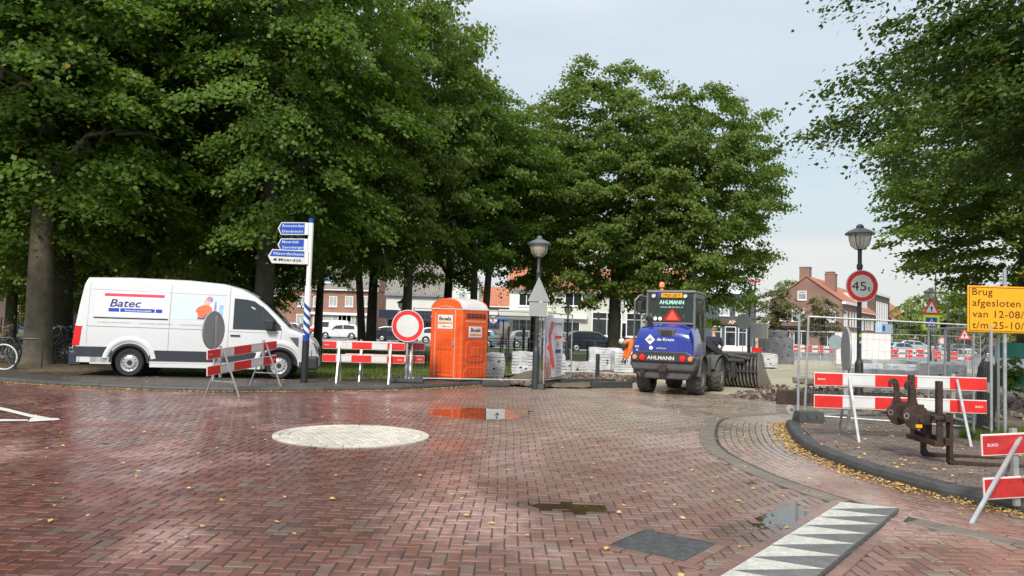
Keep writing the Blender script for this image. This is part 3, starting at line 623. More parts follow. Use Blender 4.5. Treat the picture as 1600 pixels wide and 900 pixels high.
# grass blades
def blades(name, poly, n, z, h, seed, m=M_grass):
    rg = np.random.default_rng(seed); xs = [p[0] for p in poly]; ys = [p[1] for p in poly]
    x = rg.uniform(min(xs), max(xs), n * 3); y = rg.uniform(min(ys), max(ys), n * 3); k = np_inside(x, y, poly); x = x[k][:n]; y = y[k][:n]; n = len(x)
    a = rg.uniform(0, 6.28, n); hh = h * rg.uniform(.5, 1.3, n); w = .006 * (y / 12 + .5); l = rg.normal(0, .35, (n, 2)) * hh[:, None]
    V = np.empty((n, 3, 3)); V[:, 0] = np.stack([x - w * np.cos(a), y - w * np.sin(a), np.full(n, z)], 1); V[:, 1] = np.stack([x + w * np.cos(a), y + w * np.sin(a), np.full(n, z)], 1); V[:, 2] = np.stack([x + l[:, 0], y + l[:, 1], z + hh], 1)
    return np_mesh(name, V.reshape(-1, 3), np.arange(n * 3).reshape(-1, 3), m, kind='stuff', nv=3)
tag(blades('grass', [(-14, 23.4), (-8, 21.9), (-6, 20.9), (-4.8, 20.7), (-2.4, 22.2), (-.7, 23), (.4, 27), (2.5, 32), (2, 42), (-24, 42)], 60000, .09, .07, 1), 'short green park grass behind the barriers', 'grass')
tag(blades('grass', [(7.0, 12.0), (7.3, 11.2), (8.4, 11.2), (8.8, 12.8), (7.8, 13.1)], 5000, .11, .13, 2), 'rough tuft of grass beside the stacked fence panels', 'grass')
tag(blades('grass', [(8.6, 11.0), (9.4, 13.4), (12, 16.5), (20, 17), (20, 11)], 9000, .32, .1, 3, leaf_mat('dry grass', [(.14, .12, .04), (.18, .16, .05), (.12, .13, .03)])), 'dry thin grass on the earth bank at the right edge', 'grass')

# fallen leaves: swept along the kerbs and scattered
def leaf_litter(P, name, label, size=.045, m=M_fallen, seed=0):
    rg = np.random.default_rng(seed); P = np.array(P); n = len(P); a = rg.uniform(0, 6.28, n); s = size * rg.uniform(.6, 1.4, n)[:, None]
    u = np.stack([np.cos(a), np.sin(a), rg.normal(0, .25, n)], 1) * s; v = np.stack([-np.sin(a), np.cos(a), rg.normal(0, .25, n)], 1) * s * .7
    up_ = np.zeros((n, 3)); up_[:, 2] = size * .12 + rg.uniform(0, .3, n) * size
    V = np.stack([P - u, P - v * 1.0 + up_, P + u, P + v + up_], 1).reshape(-1, 3); V[:, 2] = np.maximum(V[:, 2], np.repeat(P[:, 2], 4) - .001)
    o = np_mesh(name, V, np.arange(n * 4).reshape(-1, 4), m, kind='stuff'); tag(o, label, 'leaves'); return o
P = []
for line, side, xlo, xhi, dens, ylo in ((KL, -sL, -14, -.5, 3000, 10), (KR, -sR, 3, 9, 4200, 5.0)):
    pts = [p for p in resample(offset(line, side * .05), .05) if xlo < p.x < xhi and p.y > ylo]
    for _ in range(dens):
        p = random.choice(pts); d = abs(random.gauss(0, .085)); c = offset([p, p + (pts[1] - pts[0])], 0)[0]
        P.append((p.x + random.gauss(0, .1) + (-d * .5 if line is KR else 0), p.y + (-d * 1.0 if line is KL else random.gauss(0, .1)), .008 + random.uniform(0, .02)))
leaf_litter(P, 'leaf_drift', 'yellow leaves drifted along the foot of the kerbs', .018, seed=1)
P = []
for _ in range(900):
    y = random.uniform(5, 20); x = random.uniform(-.62, .6) * y
    if random.random() < .55 and -5 < x < 3: continue
    if inside(x, y, road_poly): P.append((x, y, .009))
for _ in range(420):
    x, y = random.uniform(-14, 0), random.uniform(17, 22)
    if inside(x, y, [(p.x, p.y) for p in pavL_line] + [(.2, 22.2), (-.5, 22.6), (-2.4, 21.9), (-4.8, 20.4), (-18, 24)]): P.append((x, y, .115))
for _ in range(500):
    x, y = random.uniform(4.2, 9), random.uniform(6.5, 14)
    if inside(x, y, fw_poly): P.append((x, y, .118))
for _ in range(500): x, y = random.uniform(-24, -11), random.uniform(20.5, 28); P.append((x, y, .15))
leaf_litter(P, 'scattered_leaves', 'single yellow leaves scattered over road and pavements', .023, seed=2)
# ---------------------------------------------------------------- vehicles
def interp(x, pts):
    for (a, va), (b, vb) in zip(pts[:-1], pts[1:]):
        if x <= b: return va + (vb - va) * max(0, (x - a)) / (b - a) if b > a else vb
    return pts[-1][1]
def wheel(parent, x, y, r, w, side, rimm=M_rim, tyrem=M_tyre, rr=.62, slots=12, name='wheel'):
    """side = -1 when the outer face looks to -y"""
    b = MB().at((x, y, r)); h = w / 2; rt_ = r * rr
    b.lathe([(rt_, -h * .9), (r * .9, -h), (r * .985, -h * .75), (r, 0), (r * .985, h * .75), (r * .9, h), (rt_, h * .9), (rt_, -h * .9)], 32, axis='y')
    t = b.build('tyre' if False else name, tyrem, parent, smooth=True)
    c = MB().at((x, y + side * h * .55, r)); s = side
    c.lathe([(rt_ * 1.01, s * h * .42), (rt_ * .96, s * h * .3), (rt_ * .82, s * h * .1), (rt_ * .55, s * h * .28), (rt_ * .5, s * h * .2), (.001, s * h * .22)], 28, axis='y')
    rim = c.build('rim', rimm, t, smooth=True)
    for k in range(slots if slots > 5 else 0):
        a = 2 * math.pi * k / slots; c = MB().at((x, y + side * h * .55, r), 0, 0, a); c.cbox(rt_ * .7, s * h * .2, 0, rt_ * .13, .012, rt_ * .12); c.build('rim_slot', M_blackp, t)
    c = MB().at((x, y + side * h * .55, r)); c.lathe([(rt_ * .3, s * h * .2), (rt_ * .28, s * h * .4), (.001, s * h * .42)], 16, axis='y')
    c.build('hub_cap', M_blackp, t)
    return t
def loft_body(xs, top, bot, hw, nz=10, round_top=.12, crown=.04):
    """section points run from one sill over the roof to the other; hw(x, z) gives the half width"""
    V = []; n = None
    for x in xs:
        zt, zb = interp(x, top), bot(x); half = []
        rt_ = min(round_top, (zt - zb) * .3)
        for k in range(nz + 1):
            z = zb + (zt - rt_ - zb) * k / nz; half.append((hw(x, z), z))
        wtop = hw(x, zt - rt_)
        for k in range(1, 4):
            a = k / 4 * math.pi / 2; half.append((wtop - rt_ * (1 - math.cos(a)) * 1.3, zt - rt_ + rt_ * math.sin(a)))
        wl = half[-1][0]
        for f in (.75, .45, .15): half.append((wl * f, zt + crown * (1 - f) * .6))
        sec = [(x, -y, z) for y, z in half] + [(x, y, z) for y, z in reversed(half)]
        n = len(sec); V += sec
    F = []
    for i in range(len(xs) - 1):
        for k in range(n - 1): F.append((i * n + k, i * n + k + 1, (i + 1) * n + k + 1, (i + 1) * n + k))
    F.append(tuple(range(n))); F.append(tuple((len(xs) - 1) * n + k for k in range(n)))
    return V, F, n
def side_panel(parent, name, poly, hw, m, off=.004, sides=(-1, 1), step=.0):
    """polygon in x,z laid on the flank"""
    for s in sides:
        b = MB(); P = [(x, s * (hw(x, z) + off), z) for x, z in poly]; Q = [(x, s * (hw(x, z) - .01), z) for x, z in poly]; n = len(P)
        b.add(P + Q, [tuple(range(n))] + [(i, n + i, n + (i + 1) % n, (i + 1) % n) for i in range(n)]); b.build(name, m, parent)
def flat_strip(parent, name, x0, x1, z0, z1, hw, m, off=.004, n=12, sides=(-1,), kind=None):
    for s in sides:
        b = MB(); vs = []
        for k in range(n + 1):
            x = x0 + (x1 - x0) * k / n
            for z in (z0, z1): vs.append((x, s * (hw(x, z) + off), z))
        b.add(vs, [(2 * k, 2 * k + 2, 2 * k + 3, 2 * k + 1) for k in range(n)]); b.build(name, m, parent, kind=kind)

def make_van():
    rp = Vector((*G(198, 588, .11), 0)); fp_ = Vector((*G(438, 592, .11), 0)); d = (fp_ - rp).normalized(); WB = 3.64; XR = 1.34; XF = XR + WB
    mid = (rp + fp_) / 2; org = mid - d * (XR + WB / 2); nrm = Vector((-d.y, d.x, 0)); org += nrm * .93
    t = thing('van', 'white high-roof delivery van with Batec lettering parked under the trees at the left', 'van', (org.x + .1, org.y, .105), math.atan2(d.y, d.x)); t.scale = (.97, 1, 1)
    top = [(0, .9), (.03, 1.2), (.10, 1.75), (.18, 2.30), (.24, 2.42), (1.2, 2.45), (2.6, 2.44), (3.5, 2.38), (3.95, 2.27), (4.3, 2.1), (4.62, 1.86), (4.95, 1.56), (5.22, 1.30), (5.45, 1.22), (5.7, 1.12), (5.86, .99), (5.95, .82), (5.99, .6), (6.0, .5)]
    def hw(x, z):
        w = 1.0 - max(0, z - 1.15) ** 1.25 * .105
        if x > 5.0: w -= .34 * ((x - 5.0) / 1.0) ** 2.2
        if x > 4.3 and z > 1.3: w -= .10 * (x - 4.3) * (z - 1.3)
        if x < .12: w -= .035 * (1 - x / .12)
        return w
    def arch(x, r=.43):
        z = .34
        for a in (XR, XF):
            if abs(x - a) < r: z = max(z, .36 + math.sqrt(r * r - (x - a) ** 2) * .96)
        return z
    xs = sorted(set([round(v, 3) for v in list(np.arange(0, 6.001, .06)) + [XR - .43, XR + .43, XF - .43, XF + .43, .03, .1, .2, 4.2, 5.22]] + [XR + .43 * math.cos(a) for a in np.linspace(0, math.pi, 15)] + [XF + .43 * math.cos(a) for a in np.linspace(0, math.pi, 15)]))
    V, F, n = loft_body(xs, top, arch, hw, 12, .12)
    b = MB(); b.add(V, F); b.build('body', M_vanw, t, smooth=True)
    MB().box(.2, -.8, .36, 5.8, .8, .75).build('underbody', M_blackp, t)
    # windscreen lies on the sloping front, side windows on the flanks
    b = MB(); vs = []; fx = [4.36, 4.55, 4.75, 4.95, 5.2]
    for x in fx:
        z = interp(x, top); w = hw(x, z) - .16
        for f in (-1, -.5, 0, .5, 1): vs.append((x + .01, w * f, z + .015 + .024 * (1 - abs(f))))
    b.add(vs, [(i * 5 + k, i * 5 + k + 1, i * 5 + 5 + k + 1, i * 5 + 5 + k) for i in range(4) for k in range(4)]); b.build('windscreen', M_dglass, t, smooth=True)
    b = MB(); pl = [(3.79, 1.24), (5.02, 1.24), (5.0, 1.30), (4.84, 1.52), (4.58, 1.77), (4.3, 1.96), (4.1, 2.0), (3.79, 2.02)]
    side_panel(t, 'door_window', pl, hw, M_dglass, .006)
    side_panel(t, 'window_divider', [(4.50, 1.25), (4.53, 1.25), (4.53, 1.82), (4.50, 1.84)], hw, M_blackp, .011)
    # what the side glass mirrors is left to the render; door lines are recessed seams
    def seam(name, x0, z0, x1, z1, w=.012):
        for s in (-1, 1):
            b = MB(); p = [(x0, z0), (x1, z1)]; k = 8; pts = [(x0 + (x1 - x0) * i / k, z0 + (z1 - z0) * i / k) for i in range(k + 1)]
            b.tube([(x, s * (hw(x, z) + .0), z) for x, z in pts], w / 2, 5); b.build(name, M_seam, t)
    M_seam = mat('panel seam', (.22, .22, .23), .7)
    for x in (2.24, 3.68): seam('panel_seam', x, .62, x, 2.3)
    seam('panel_seam', .32, .75, .32, 2.3, .008); seam('panel_seam', 3.68, 1.18, 4.95, 1.16, .01); seam('panel_seam', 4.98, .85, 5.02, 1.24)
    seam('panel_seam', .35, 2.12, 3.6, 2.08, .008); seam('panel_seam', .3, 1.22, 3.6, 1.20, .014)
    # sliding door rail and recessed sign panels
    for s in (-1, 1):
        b = MB(); b.box(.45, s * (hw(1, 1.42) + .002), 1.41, 2.2, s * (hw(1, 1.42) - .02), 1.445); b.build('door_rail', M_blackp, t)
    flat_strip(t, 'cladding', .02, .93, .48, .72, hw, M_anth, .012, sides=(-1, 1)); flat_strip(t, 'cladding', 1.8, 4.55, .40, .62, hw, M_anth, .014, sides=(-1, 1)); flat_strip(t, 'cladding', 1.77, 4.55, .60, .66, hw, M_anth, .008, sides=(-1, 1))
    # white sill under the dark cladding
    for s in (-1, 1):
        b = MB(); b.box(1.82, s * .93, .24, 4.52, s * 1.0, .36); b.build('sill', M_vanw, t, bevel=.01); b = MB(); b.box(.42, s * .93, .30, .92, s * 1.0, .50); b.build('sill', M_vanw, t, bevel=.01)
        # arches
        for a in (XR, XF):
            b = MB(); vs = []; k = 18
            for i in range(k + 1):
                an = math.pi * i / k; 
                for rr_ in (.415, .475): x = a + rr_ * math.cos(an); z = .36 + rr_ * math.sin(an) * .97; vs.append((x, s * (hw(x, z) + .014), z))
            b.add(vs, [(2 * i, 2 * i + 2, 2 * i + 3, 2 * i + 1) for i in range(k)]); b.build('wheel_arch_trim', M_anth if a == XF else M_anth, t)
            b = MB(); vs = []
            for i in range(k + 1):
                an = math.pi * (i / k * .9 + .05)
                for rr_, o in ((.50, .0), (.535, .03), (.60, .034), (.66, .0)): x = a + rr_ * math.cos(an); z = .36 + rr_ * math.sin(an) * .97; vs.append((x, s * (hw(x, z) + o), z))
            b.add(vs, [(4 * i + j, 4 * i + 4 + j, 4 * i + 5 + j, 4 * i + 1 + j) for i in range(k) for j in range(3)]); b.build('wheel_arch', M_vanw, t, smooth=True)
            b = MB(); b.at((a, 0, .36)); b.lathe([(.425, s * .45), (.425, s * .985)], 28, axis='y'); b.lathe([(.425, s * .45), (.01, s * .45)], 28, axis='y'); b.build('wheel_housing', M_blackp, t)
    for a in (XR, XF):
        for s in (-1, 1): wheel(t, a, s * .855, .345, .235, s)
    b = MB(); b.box(-.07, -1.0, .26, .22, 1.0, .60); b.box(-.09, -.97, .56, .04, .97, .70); b.build('rear_bumper', M_anth, t, bevel=.03)
    b = MB(); vs = []
    b.box(5.42, -.93, .24, 5.98, .93, .60, taper=0); b.build('front_bumper', M_anth, t, bevel=.07, seg=3)
    b = MB(); b.box(5.88, -.6, .60, 6.0, .6, .80); b.build('grille', M_blackp, t, bevel=.02)
    for s in (-1, 1):
        b = MB(); P = []
        for x, z in ((5.22, 1.07), (5.42, 1.07), (5.86, .93), (5.965, .80), (5.95, .66), (5.7, .70), (5.42, .84)): P.append((x, s * (hw(x, z) + .006), z))
        b.add(P + [(x, y - s * .05, z) for x, y, z in P], [tuple(range(7))] + [(i, 7 + i, 7 + (i + 1) % 7, (i + 1) % 7) for i in range(7)]); b.build('headlight', mat('headlight glass', (.12, .13, .14), .08, coat=1), t)
        side_panel(t, 'headlight_lens', [(5.52, .90), (5.66, .88), (5.66, .80), (5.54, .84)], hw, M_lightw, .012, (s,))
        b = MB(); b.prism([(-.005, .74), (.17, .74), (.21, 1.24), (.05, 1.24)], s * .915, s * 1.008); b.build('tail_light', M_lightr, t, bevel=.01)
        b = MB(); b.box(.0, s * .93, .44, .18, s * .985, .50); b.build('reflector', M_lightr, t)
        b = MB(); b.box(4.60, s * 1.0, 1.24, 4.82, s * 1.2, 1.52); b.box(4.62, s * .93, 1.22, 4.9, s * 1.1, 1.3); b.build('mirror', M_blackp, t, bevel=.04, seg=3)
        b = MB(); b.prism([(4.66, 1.24), (5.12, 1.22), (4.82, 1.52)], s * .94, s * .985); b.build('mirror_base', M_blackp, t)
        b = MB(); b.box(3.74, s * (hw(3.9, 1.1) + .0), 1.06, 3.98, s * (hw(3.9, 1.1) + .03), 1.10); b.build('door_handle', M_blackp, t, bevel=.008)
    # printed sign panels on both flanks
    M_pr = mat('pale sign print', (.60, .68, .78), .35, var=.06, vscale=1.5); M_pr1 = mat('white sign print', (.80, .81, .84), .35, var=.02); M_bred = mat('crimson print', (.72, .04, .09), .4); M_bblue = mat('print blue', (.012, .045, .42), .4); M_bink = mat('print navy', (.015, .03, .16), .4); M_gtext = mat('grey print', (.42, .42, .45), .5)
    def on_flank(s_, x, z, off=.009):       # matrix putting flat print on the flank facing -y
        y = -(hw(x, z) + off); tilt = math.atan2(hw(x, z + .2) - hw(x, z), .2); return Matrix.Translation((x, y, z)) @ Matrix.Rotation(R(90) + tilt, 4, 'X')
    flat_strip(t, 'sign_panel', .46, 2.19, 1.47, 2.10, hw, M_pr1, .003); flat_strip(t, 'sign_panel', 2.28, 3.55, 1.45, 2.06, hw, M_pr, .003)
    flat_strip(t, 'red_bar', .66, 2.08, 1.965, 2.035, hw, M_bred, .006)
    text('Batec', .74, .19, M_bink, t, None, M=on_flank(-1, .80, 1.71), shear=.22, bold=.012)
    for x0, x1 in ((.78, 1.03), (1.055, 1.87), (1.895, 2.05)): flat_strip(t, 'blue_bar', x0, x1, 1.585, 1.675, hw, M_bblue, .006)
    text('betonrenovatie', .62, .045, M_pr1, t, None, M=on_flank(-1, 1.17, 1.605, .011), bold=.012)
    text('CIVIELE KUNSTWERKEN', .78, .035, M_gtext, t, None, M=on_flank(-1, .55, 1.305)); text('-', .03, .035, M_gtext, t, None, M=on_flank(-1, 1.42, 1.305)); text('INDUSTRIELE GEBOUWEN', .8, .035, M_gtext, t, None, M=on_flank(-1, 1.52, 1.30)); text('-', .03, .035, M_gtext, t, None, M=on_flank(-1, 2.39, 1.295)); text('WATERZUIVERINGEN', .62, .035, M_gtext, t, None, M=on_flank(-1, 2.49, 1.295))
    # print of a worker in orange before a skyline
    cols = {'o': mat('print orange', (.8, .16, .06), .4, var=.3, vscale=9), 'p': mat('print mauve', (.4, .22, .38), .4, var=.3, vscale=9), 's': mat('print skin', (.75, .45, .33), .4), 'l': mat('print light blue', (.3, .5, .72), .4, var=.3, vscale=12), 'n': mat('print dark', (.16, .08, .12), .4, var=.4, vscale=14)}
    def pr(pts, c, off): side_panel(t, 'print', pts, hw, cols[c], off, (-1,))
    pr([(3.42, 1.55), (3.52, 1.55), (3.53, 1.82), (3.45, 1.85), (3.42, 1.8)], 'l', .0055); pr([(3.28, 1.55), (3.36, 1.55), (3.35, 1.92), (3.31, 1.92)], 'p', .0055)
    pr([(2.90, 1.46), (3.42, 1.46), (3.44, 1.60), (3.2, 1.66), (2.93, 1.64)], 'n', .0056)
    pr([(2.84, 1.66), (2.9, 1.76), (3.02, 1.82), (3.14, 1.84), (3.24, 1.76), (3.26, 1.62), (3.12, 1.6), (3.05, 1.5), (2.92, 1.5), (2.9, 1.62)], 'o', .0062)
    pr([(3.04, 1.82), (3.04, 1.95), (3.10, 2.0), (3.18, 1.97), (3.19, 1.86), (3.13, 1.82)], 's', .0067); pr([(3.1, 1.95), (3.12, 2.03), (3.2, 2.04), (3.26, 1.99), (3.25, 1.9), (3.18, 1.9)], 'p', .0072)
    return t
make_van()

def make_car(name, label, loc, rz, m, L=4.3, H=1.5, W=1.78, kind='hatch', group='cars parked beyond the park'):
    t = thing(name, label, 'car' if kind != 'van' else 'van', loc, rz, group)
    k = L / 4.3
    if kind == 'hatch': top = [(0, .55), (.05, .95), (.18, 1.05), (.42, 1.38), (.9, 1.49), (1.7, 1.5), (2.35, 1.42), (3.05, 1.02), (3.2, .98), (3.9, .86), (4.2, .7), (4.3, .5)]; win = [(.55, .98), (2.95, .96), (2.4, 1.34), (1.7, 1.42), (.95, 1.4), (.62, 1.3)]; ws = (2.4, 3.02); rw = (.2, .42)
    elif kind == 'suv': top = [(0, .6), (.04, 1.0), (.12, 1.1), (.42, 1.5), (.8, 1.6), (1.7, 1.62), (2.35, 1.54), (3.0, 1.14), (3.2, 1.08), (3.95, .98), (4.22, .8), (4.3, .5)]; win = [(.5, 1.1), (2.88, 1.08), (2.38, 1.46), (1.7, 1.54), (.8, 1.52), (.55, 1.42)]; ws = (2.38, 2.98); rw = (.14, .42)
    else: top = [(0, .7), (.03, 1.7), (.1, 1.86), (.5, 1.92), (2.4, 1.9), (2.9, 1.78), (3.5, 1.2), (3.65, 1.12), (4.1, .98), (4.25, .8), (4.3, .5)]; win = [(1.9, 1.15), (3.25, 1.12), (2.85, 1.6), (2.5, 1.7), (1.9, 1.72)]; ws = (2.92, 3.45); rw = (.032, .09)
    zs = H / (1.5 if kind == 'hatch' else 1.62 if kind == 'suv' else 1.92); top = [(x * k, z * zs) for x, z in top]; win = [(x * k, z * zs) for x, z in win]; XR, XF, r = .78 * k, 3.42 * k, .32
    belt = win[0][1]
    def hw(x, z):
        w = W / 2 - max(0, z - belt) * .26 - max(0, .45 - z) * .12
        w -= .26 * max(0, (x - 3.5 * k) / (.8 * k)) ** 2.2 + .12 * max(0, (.4 * k - x) / (.4 * k)) ** 2
        return w
    def arch(x):
        z = .24
        for a in (XR, XF):
            if abs(x - a) < .37: z = max(z, .32 + math.sqrt(.37 ** 2 - (x - a) ** 2))
        return z
    xs = sorted(set([x for x, _ in top] + list(np.linspace(0, L, 26)) + [a + .37 * math.cos(q) for a in (XR, XF) for q in np.linspace(0, math.pi, 9)]))
    V, F, n = loft_body(xs, top, arch, hw, 8, .1, .03)
    b = MB(); b.add(V, F); b.build('body', m, t, smooth=True)
    side_panel(t, 'side_window', win, hw, M_dglass, .008)
    xm = (win[0][0] + win[1][0]) / 2; side_panel(t, 'pillar', [(xm - .03, belt), (xm + .03, belt), (xm + .02, H - .1), (xm - .04, H - .1)], hw, m, .013)
    for nm, (a, c) in (('windscreen', ws), ('rear_window', rw)):
        b = MB(); vs = []
        for i in range(4):
            x = (a + (c - a) * i / 3) * k; z = interp(x, top); w = hw(x, z) - .14
            for f in (-1, 0, 1): vs.append((x + (.012 if nm == 'windscreen' else -.012), w * f, z + .012 + .02 * (1 - abs(f))))
        b.add(vs, [(i * 3 + j, i * 3 + j + 1, i * 3 + 4 + j, i * 3 + 3 + j) for i in range(3) for j in range(2)]); b.build(nm, M_dglass, t)
    MB().box(.15, -W / 2 + .12, .2, L - .15, W / 2 - .12, .6).build('underbody', M_blackp, t)
    for a in (XR, XF):
        for s in (-1, 1): wheel(t, a, s * (W / 2 - .12), .32, .21, s, slots=5)
    for s in (-1, 1):
        b = MB(); b.box(.0, s * (W / 2 - .34), .72 * zs, .16, s * (W / 2 - .03), .92 * zs); b.build('tail_light', M_lightr, t, bevel=.02)
        b = MB(); b.box(L - .22, s * (W / 2 - .42), .62, L - .03, s * (W / 2 - .16), .76); b.build('headlight', M_lightw, t, bevel=.02)
        b = MB(); b.box(ws[0] * k + .25, s * (W / 2 + .0), belt - .02, ws[0] * k + .42, s * (W / 2 + .16), belt + .13); b.build('mirror', m, t, bevel=.03)
    b = MB(); b.box(-.04, -W / 2 + .1, .26, .25, W / 2 - .1, .5); b.build('rear_bumper', M_blackp, t, bevel=.04); b = MB(); b.box(L - .3, -W / 2 + .2, .2, L + .02, W / 2 - .2, .42); b.build('front_bumper', M_blackp, t, bevel=.04)
    b = MB(); b.cbox(-.05, 0, .62, .01, .5, .11); b.build('number_plate', M_yel, t); b = MB(); b.cbox(L + .01, 0, .38, .02, .5, .11); b.build('number_plate', M_yel, t)
    return t
M_silver = mat('silver car paint', (.5, .53, .55), .3, .5, coat=.6); M_whitec = mat('white car paint', (.72, .73, .74), .3, coat=.6); M_darkc = mat('dark blue car paint', (.018, .024, .04), .2, coat=.9); M_greyc = mat('grey car paint', (.14, .15, .17), .25, .3, coat=.8); M_bluec = mat('light blue car paint', (.3, .45, .55), .25, .2, coat=.8)
def carp(px, py, **k):     # ground point under the rear or front end of a parked car
    return (*G(px, py), -.02)
def at_px(px, Y, z=-.02): return ((px - 800) / FOC * Y * 1.0, Y, z)
make_car('parked_van', 'small white and red delivery van parked before the brick house', (at_px(549, 88)), R(180), M_whitec, 5.0, 1.95, 1.9, 'van')
vn = [o for o in COL.objects if o.get('category') == 'van'][-1]
b = MB(); b.box(.3, .945, .62, 4.4, .965, .95); b.build('red_stripe', M_red, vn)
b = MB(); b.box(.3, -.965, .62, 4.4, -.945, .95); b.build('red_stripe', M_red, vn); text('P', .12, .2, M_white, vn, (1.2, .967, .7), rz=R(180)); 
make_car('parked_car', 'dark grey estate car mostly hidden behind the signpost and van', at_px(478, 90), R(180), M_greyc, 4.4, 1.55)
make_car('parked_car', 'white crossover car parked in front of the brick house, nose to the left', at_px(567, 80), R(180), M_whitec, 4.4, 1.55, kind='suv')
make_car('parked_car', 'black hatchback parked under the blue shop awning', at_px(590, 76), R(0), M_darkc, 4.2, 1.5)
make_car('parked_car', 'white hatchback between the round sign and the toilet cabin', at_px(655, 72), R(8), M_whitec, 4.2, 1.5)
make_car('parked_car', 'pale blue car right beside the orange toilet cabin', at_px(783, 62), R(170), M_bluec, 4.3, 1.5)
make_car('parked_car', 'silver car behind the glass bus shelter', at_px(795, 66), R(4), M_silver, 4.4, 1.5)
make_car('parked_car', 'white and red hatchback just left of the black sport utility car', at_px(858, 66), R(60), M_whitec, 4.1, 1.5)
make_car('parked_car', 'black sport utility car with a red tail lamp in front of the white shops', at_px(884, 60), R(2), M_darkc, 4.7, 1.62, 1.9, 'suv')
make_car('parked_car', 'silver people carrier driving in the right-hand street', at_px(1404, 108), R(-14), M_silver, 4.8, 1.75, 1.9, 'suv', 'cars in the street at the right')
make_car('parked_car', 'pale blue car half hidden by the white fence screen', at_px(1388, 90), R(10), M_bluec, 4.0, 1.45, group='cars in the street at the right')
make_car('parked_car', 'silver blue saloon just right of the crossing sign post', at_px(1462, 112), R(4), M_bluec, 4.2, 1.45, group='cars in the street at the right')
make_car('parked_car', 'dark blue car beneath the warning triangle', at_px(1480, 104), R(-10), M_greyc, 4.2, 1.5, group='cars in the street at the right')
make_car('parked_car', 'blue car below the yellow works sign', at_px(1533, 92), R(-30), M_darkc, 4.2, 1.5, group='cars in the street at the right')

# ---------------------------------------------------------------- barriers
def make_barrier(label, loc, rz, cat='barrier', tilt=(0, 0), splay=.33, mred=M_red, boards='rwrwr', zt=.93, zb=.60, two_mark=True, Lb=2.5, fo=None, sx=0):
    """two striped boards held by two A-frames; faces -y"""
    t = thing('road_barrier', label, cat, loc, rz, 'red and white road barriers')
    t.rotation_euler = (tilt[0], tilt[1], rz)
    for bi, zc in enumerate((zt, zb)):
        x = -Lb / 2; ws = [.42, .46, .62, .46, .54] if boards == 'rwrwr' else [Lb / len(boards)] * len(boards); s_ = Lb / sum(ws)
        b = MB(); b.cbox(0, 0, zc, Lb, .022, .2); bo = b.build('board', M_edge, t, bevel=.004, seg=1)
        for c, w in zip(boards, ws):
            w *= s_; mm = mred if c == 'r' else M_refl
            for yy in (-.0135, .0135):
                b = MB(); b.cbox(x + w / 2, yy, zc, w - (.012 if c == 'r' else .0), .004, .172); b.build('red_field' if c == 'r' else 'white_field', mm, bo)
            if c == 'w':
                for dz in (-.075, .075): b = MB(); b.cbox(x + w / 2, -.016, zc + dz, w, .004, .004); b.build('groove', M_galvd, bo)
            x += w
        if two_mark: text('BUKO', .11, .026, M_refl, bo, (-Lb / 2 + .05 if bi == 0 else Lb / 2 - .17, -.0165, zc - .012), bold=.02)
    for fx in (-.78, .78):
        fx = fx * Lb / 2.5 if fo is None else math.copysign(Lb / 2 - fo, fx)
        b = MB(); b.cbox(fx, .03, (zt + zb) / 2 - .02, .055, .035, zt - zb + .32); b.build('upright', M_galv, t)
        for s in (-1, 1):
            b = MB(); b.bar((fx + .035, s * .015, zt + .06), (fx + .035 + (sx if s < 0 else 0), s * splay * 1.0, 0.0), .035, .02); b.build('leg', M_galv, t)
        b = MB(); b.bar((fx + .035, -splay * .62, .35), (fx + .035, splay * .62, .35), .022, .02); b.build('cross_brace', M_galv, t)
    return t
pL = Vector(A(372, 600, 16.75)); make_barrier('slanted red and white barrier in front of the white van, carrying a round sign', (-5.72, 16.7, .0), R(75), splay=.42, tilt=(0, R(-4)), zt=.95, zb=.62)
c1 = G(515, 597, .105); c2 = G(593, 601, .105)
make_barrier('red and white barrier on the grass edge left of the no-entry sign', (-3.69, 19.45, .1), R(4), splay=.36, Lb=2.05)
make_barrier('darker red barrier half hidden behind the first, right below the round no-entry sign', (-3.26, 20.15, .1), R(3), mred=M_redold, boards='rwrwr', splay=.34, Lb=2.05)
make_barrier('long red and white barrier on the brick footway behind the fork attachment', (5.80, 11.45, .1), R(-3), splay=.4, zt=.87, zb=.54)
make_barrier('scuffed red barrier leaning low at the bottom right corner', (5.37, 7.32, .02), R(8), mred=M_redold, splay=.34, zt=.66, zb=.26, Lb=1.9, boards='rwr', fo=.36, sx=-.84, tilt=(0, R(-3)))
for i, (px, Y, rz, lb) in enumerate(((1266, 60, 0, 'far barrier right of the stacked paver bundles'), (1304, 60, 4, 'far barrier left of the white fence screen'), (1400, 52, 0, 'far barrier below the silver people carrier'), (1440, 56, 3, 'far barrier beside the pedestrian crossing sign'), (1492, 50, -4, 'far barrier beneath the BUKO board'), (1236, 66, 0, 'far barrier peeping out behind the stack of paver bundles'))):
    x, y, z = at_px(px, Y, -.02); make_barrier(lb, (x, y, z), R(rz), two_mark=False, Lb=2.4)

# ---------------------------------------------------------------- signs
def ring_sign(parent, r, loc, rz, face='noentry', m=M_red):
    """round sign, front looks to -y before rz"""
    t = MB().at(loc, rz); t.lathe([(.001, .012), (r * .985, .012), (r, .004), (r, -.012), (r * .97, -.016)], 40, axis='y'); back = t.build('sign_back', M_signg, parent)
    for nm, r0, r1, mm, yy in (('rim', r * .955, r, M_refl, -.0165), ('red_ring', r * .70, r * .955, m, -.0175), ('white_field', 0.001, r * .70, M_refl, -.0170)):
        b = MB().at(loc, rz); b.lathe([(r0, yy), (r1, yy)], 40, axis='y'); b.build(nm, mm, parent)
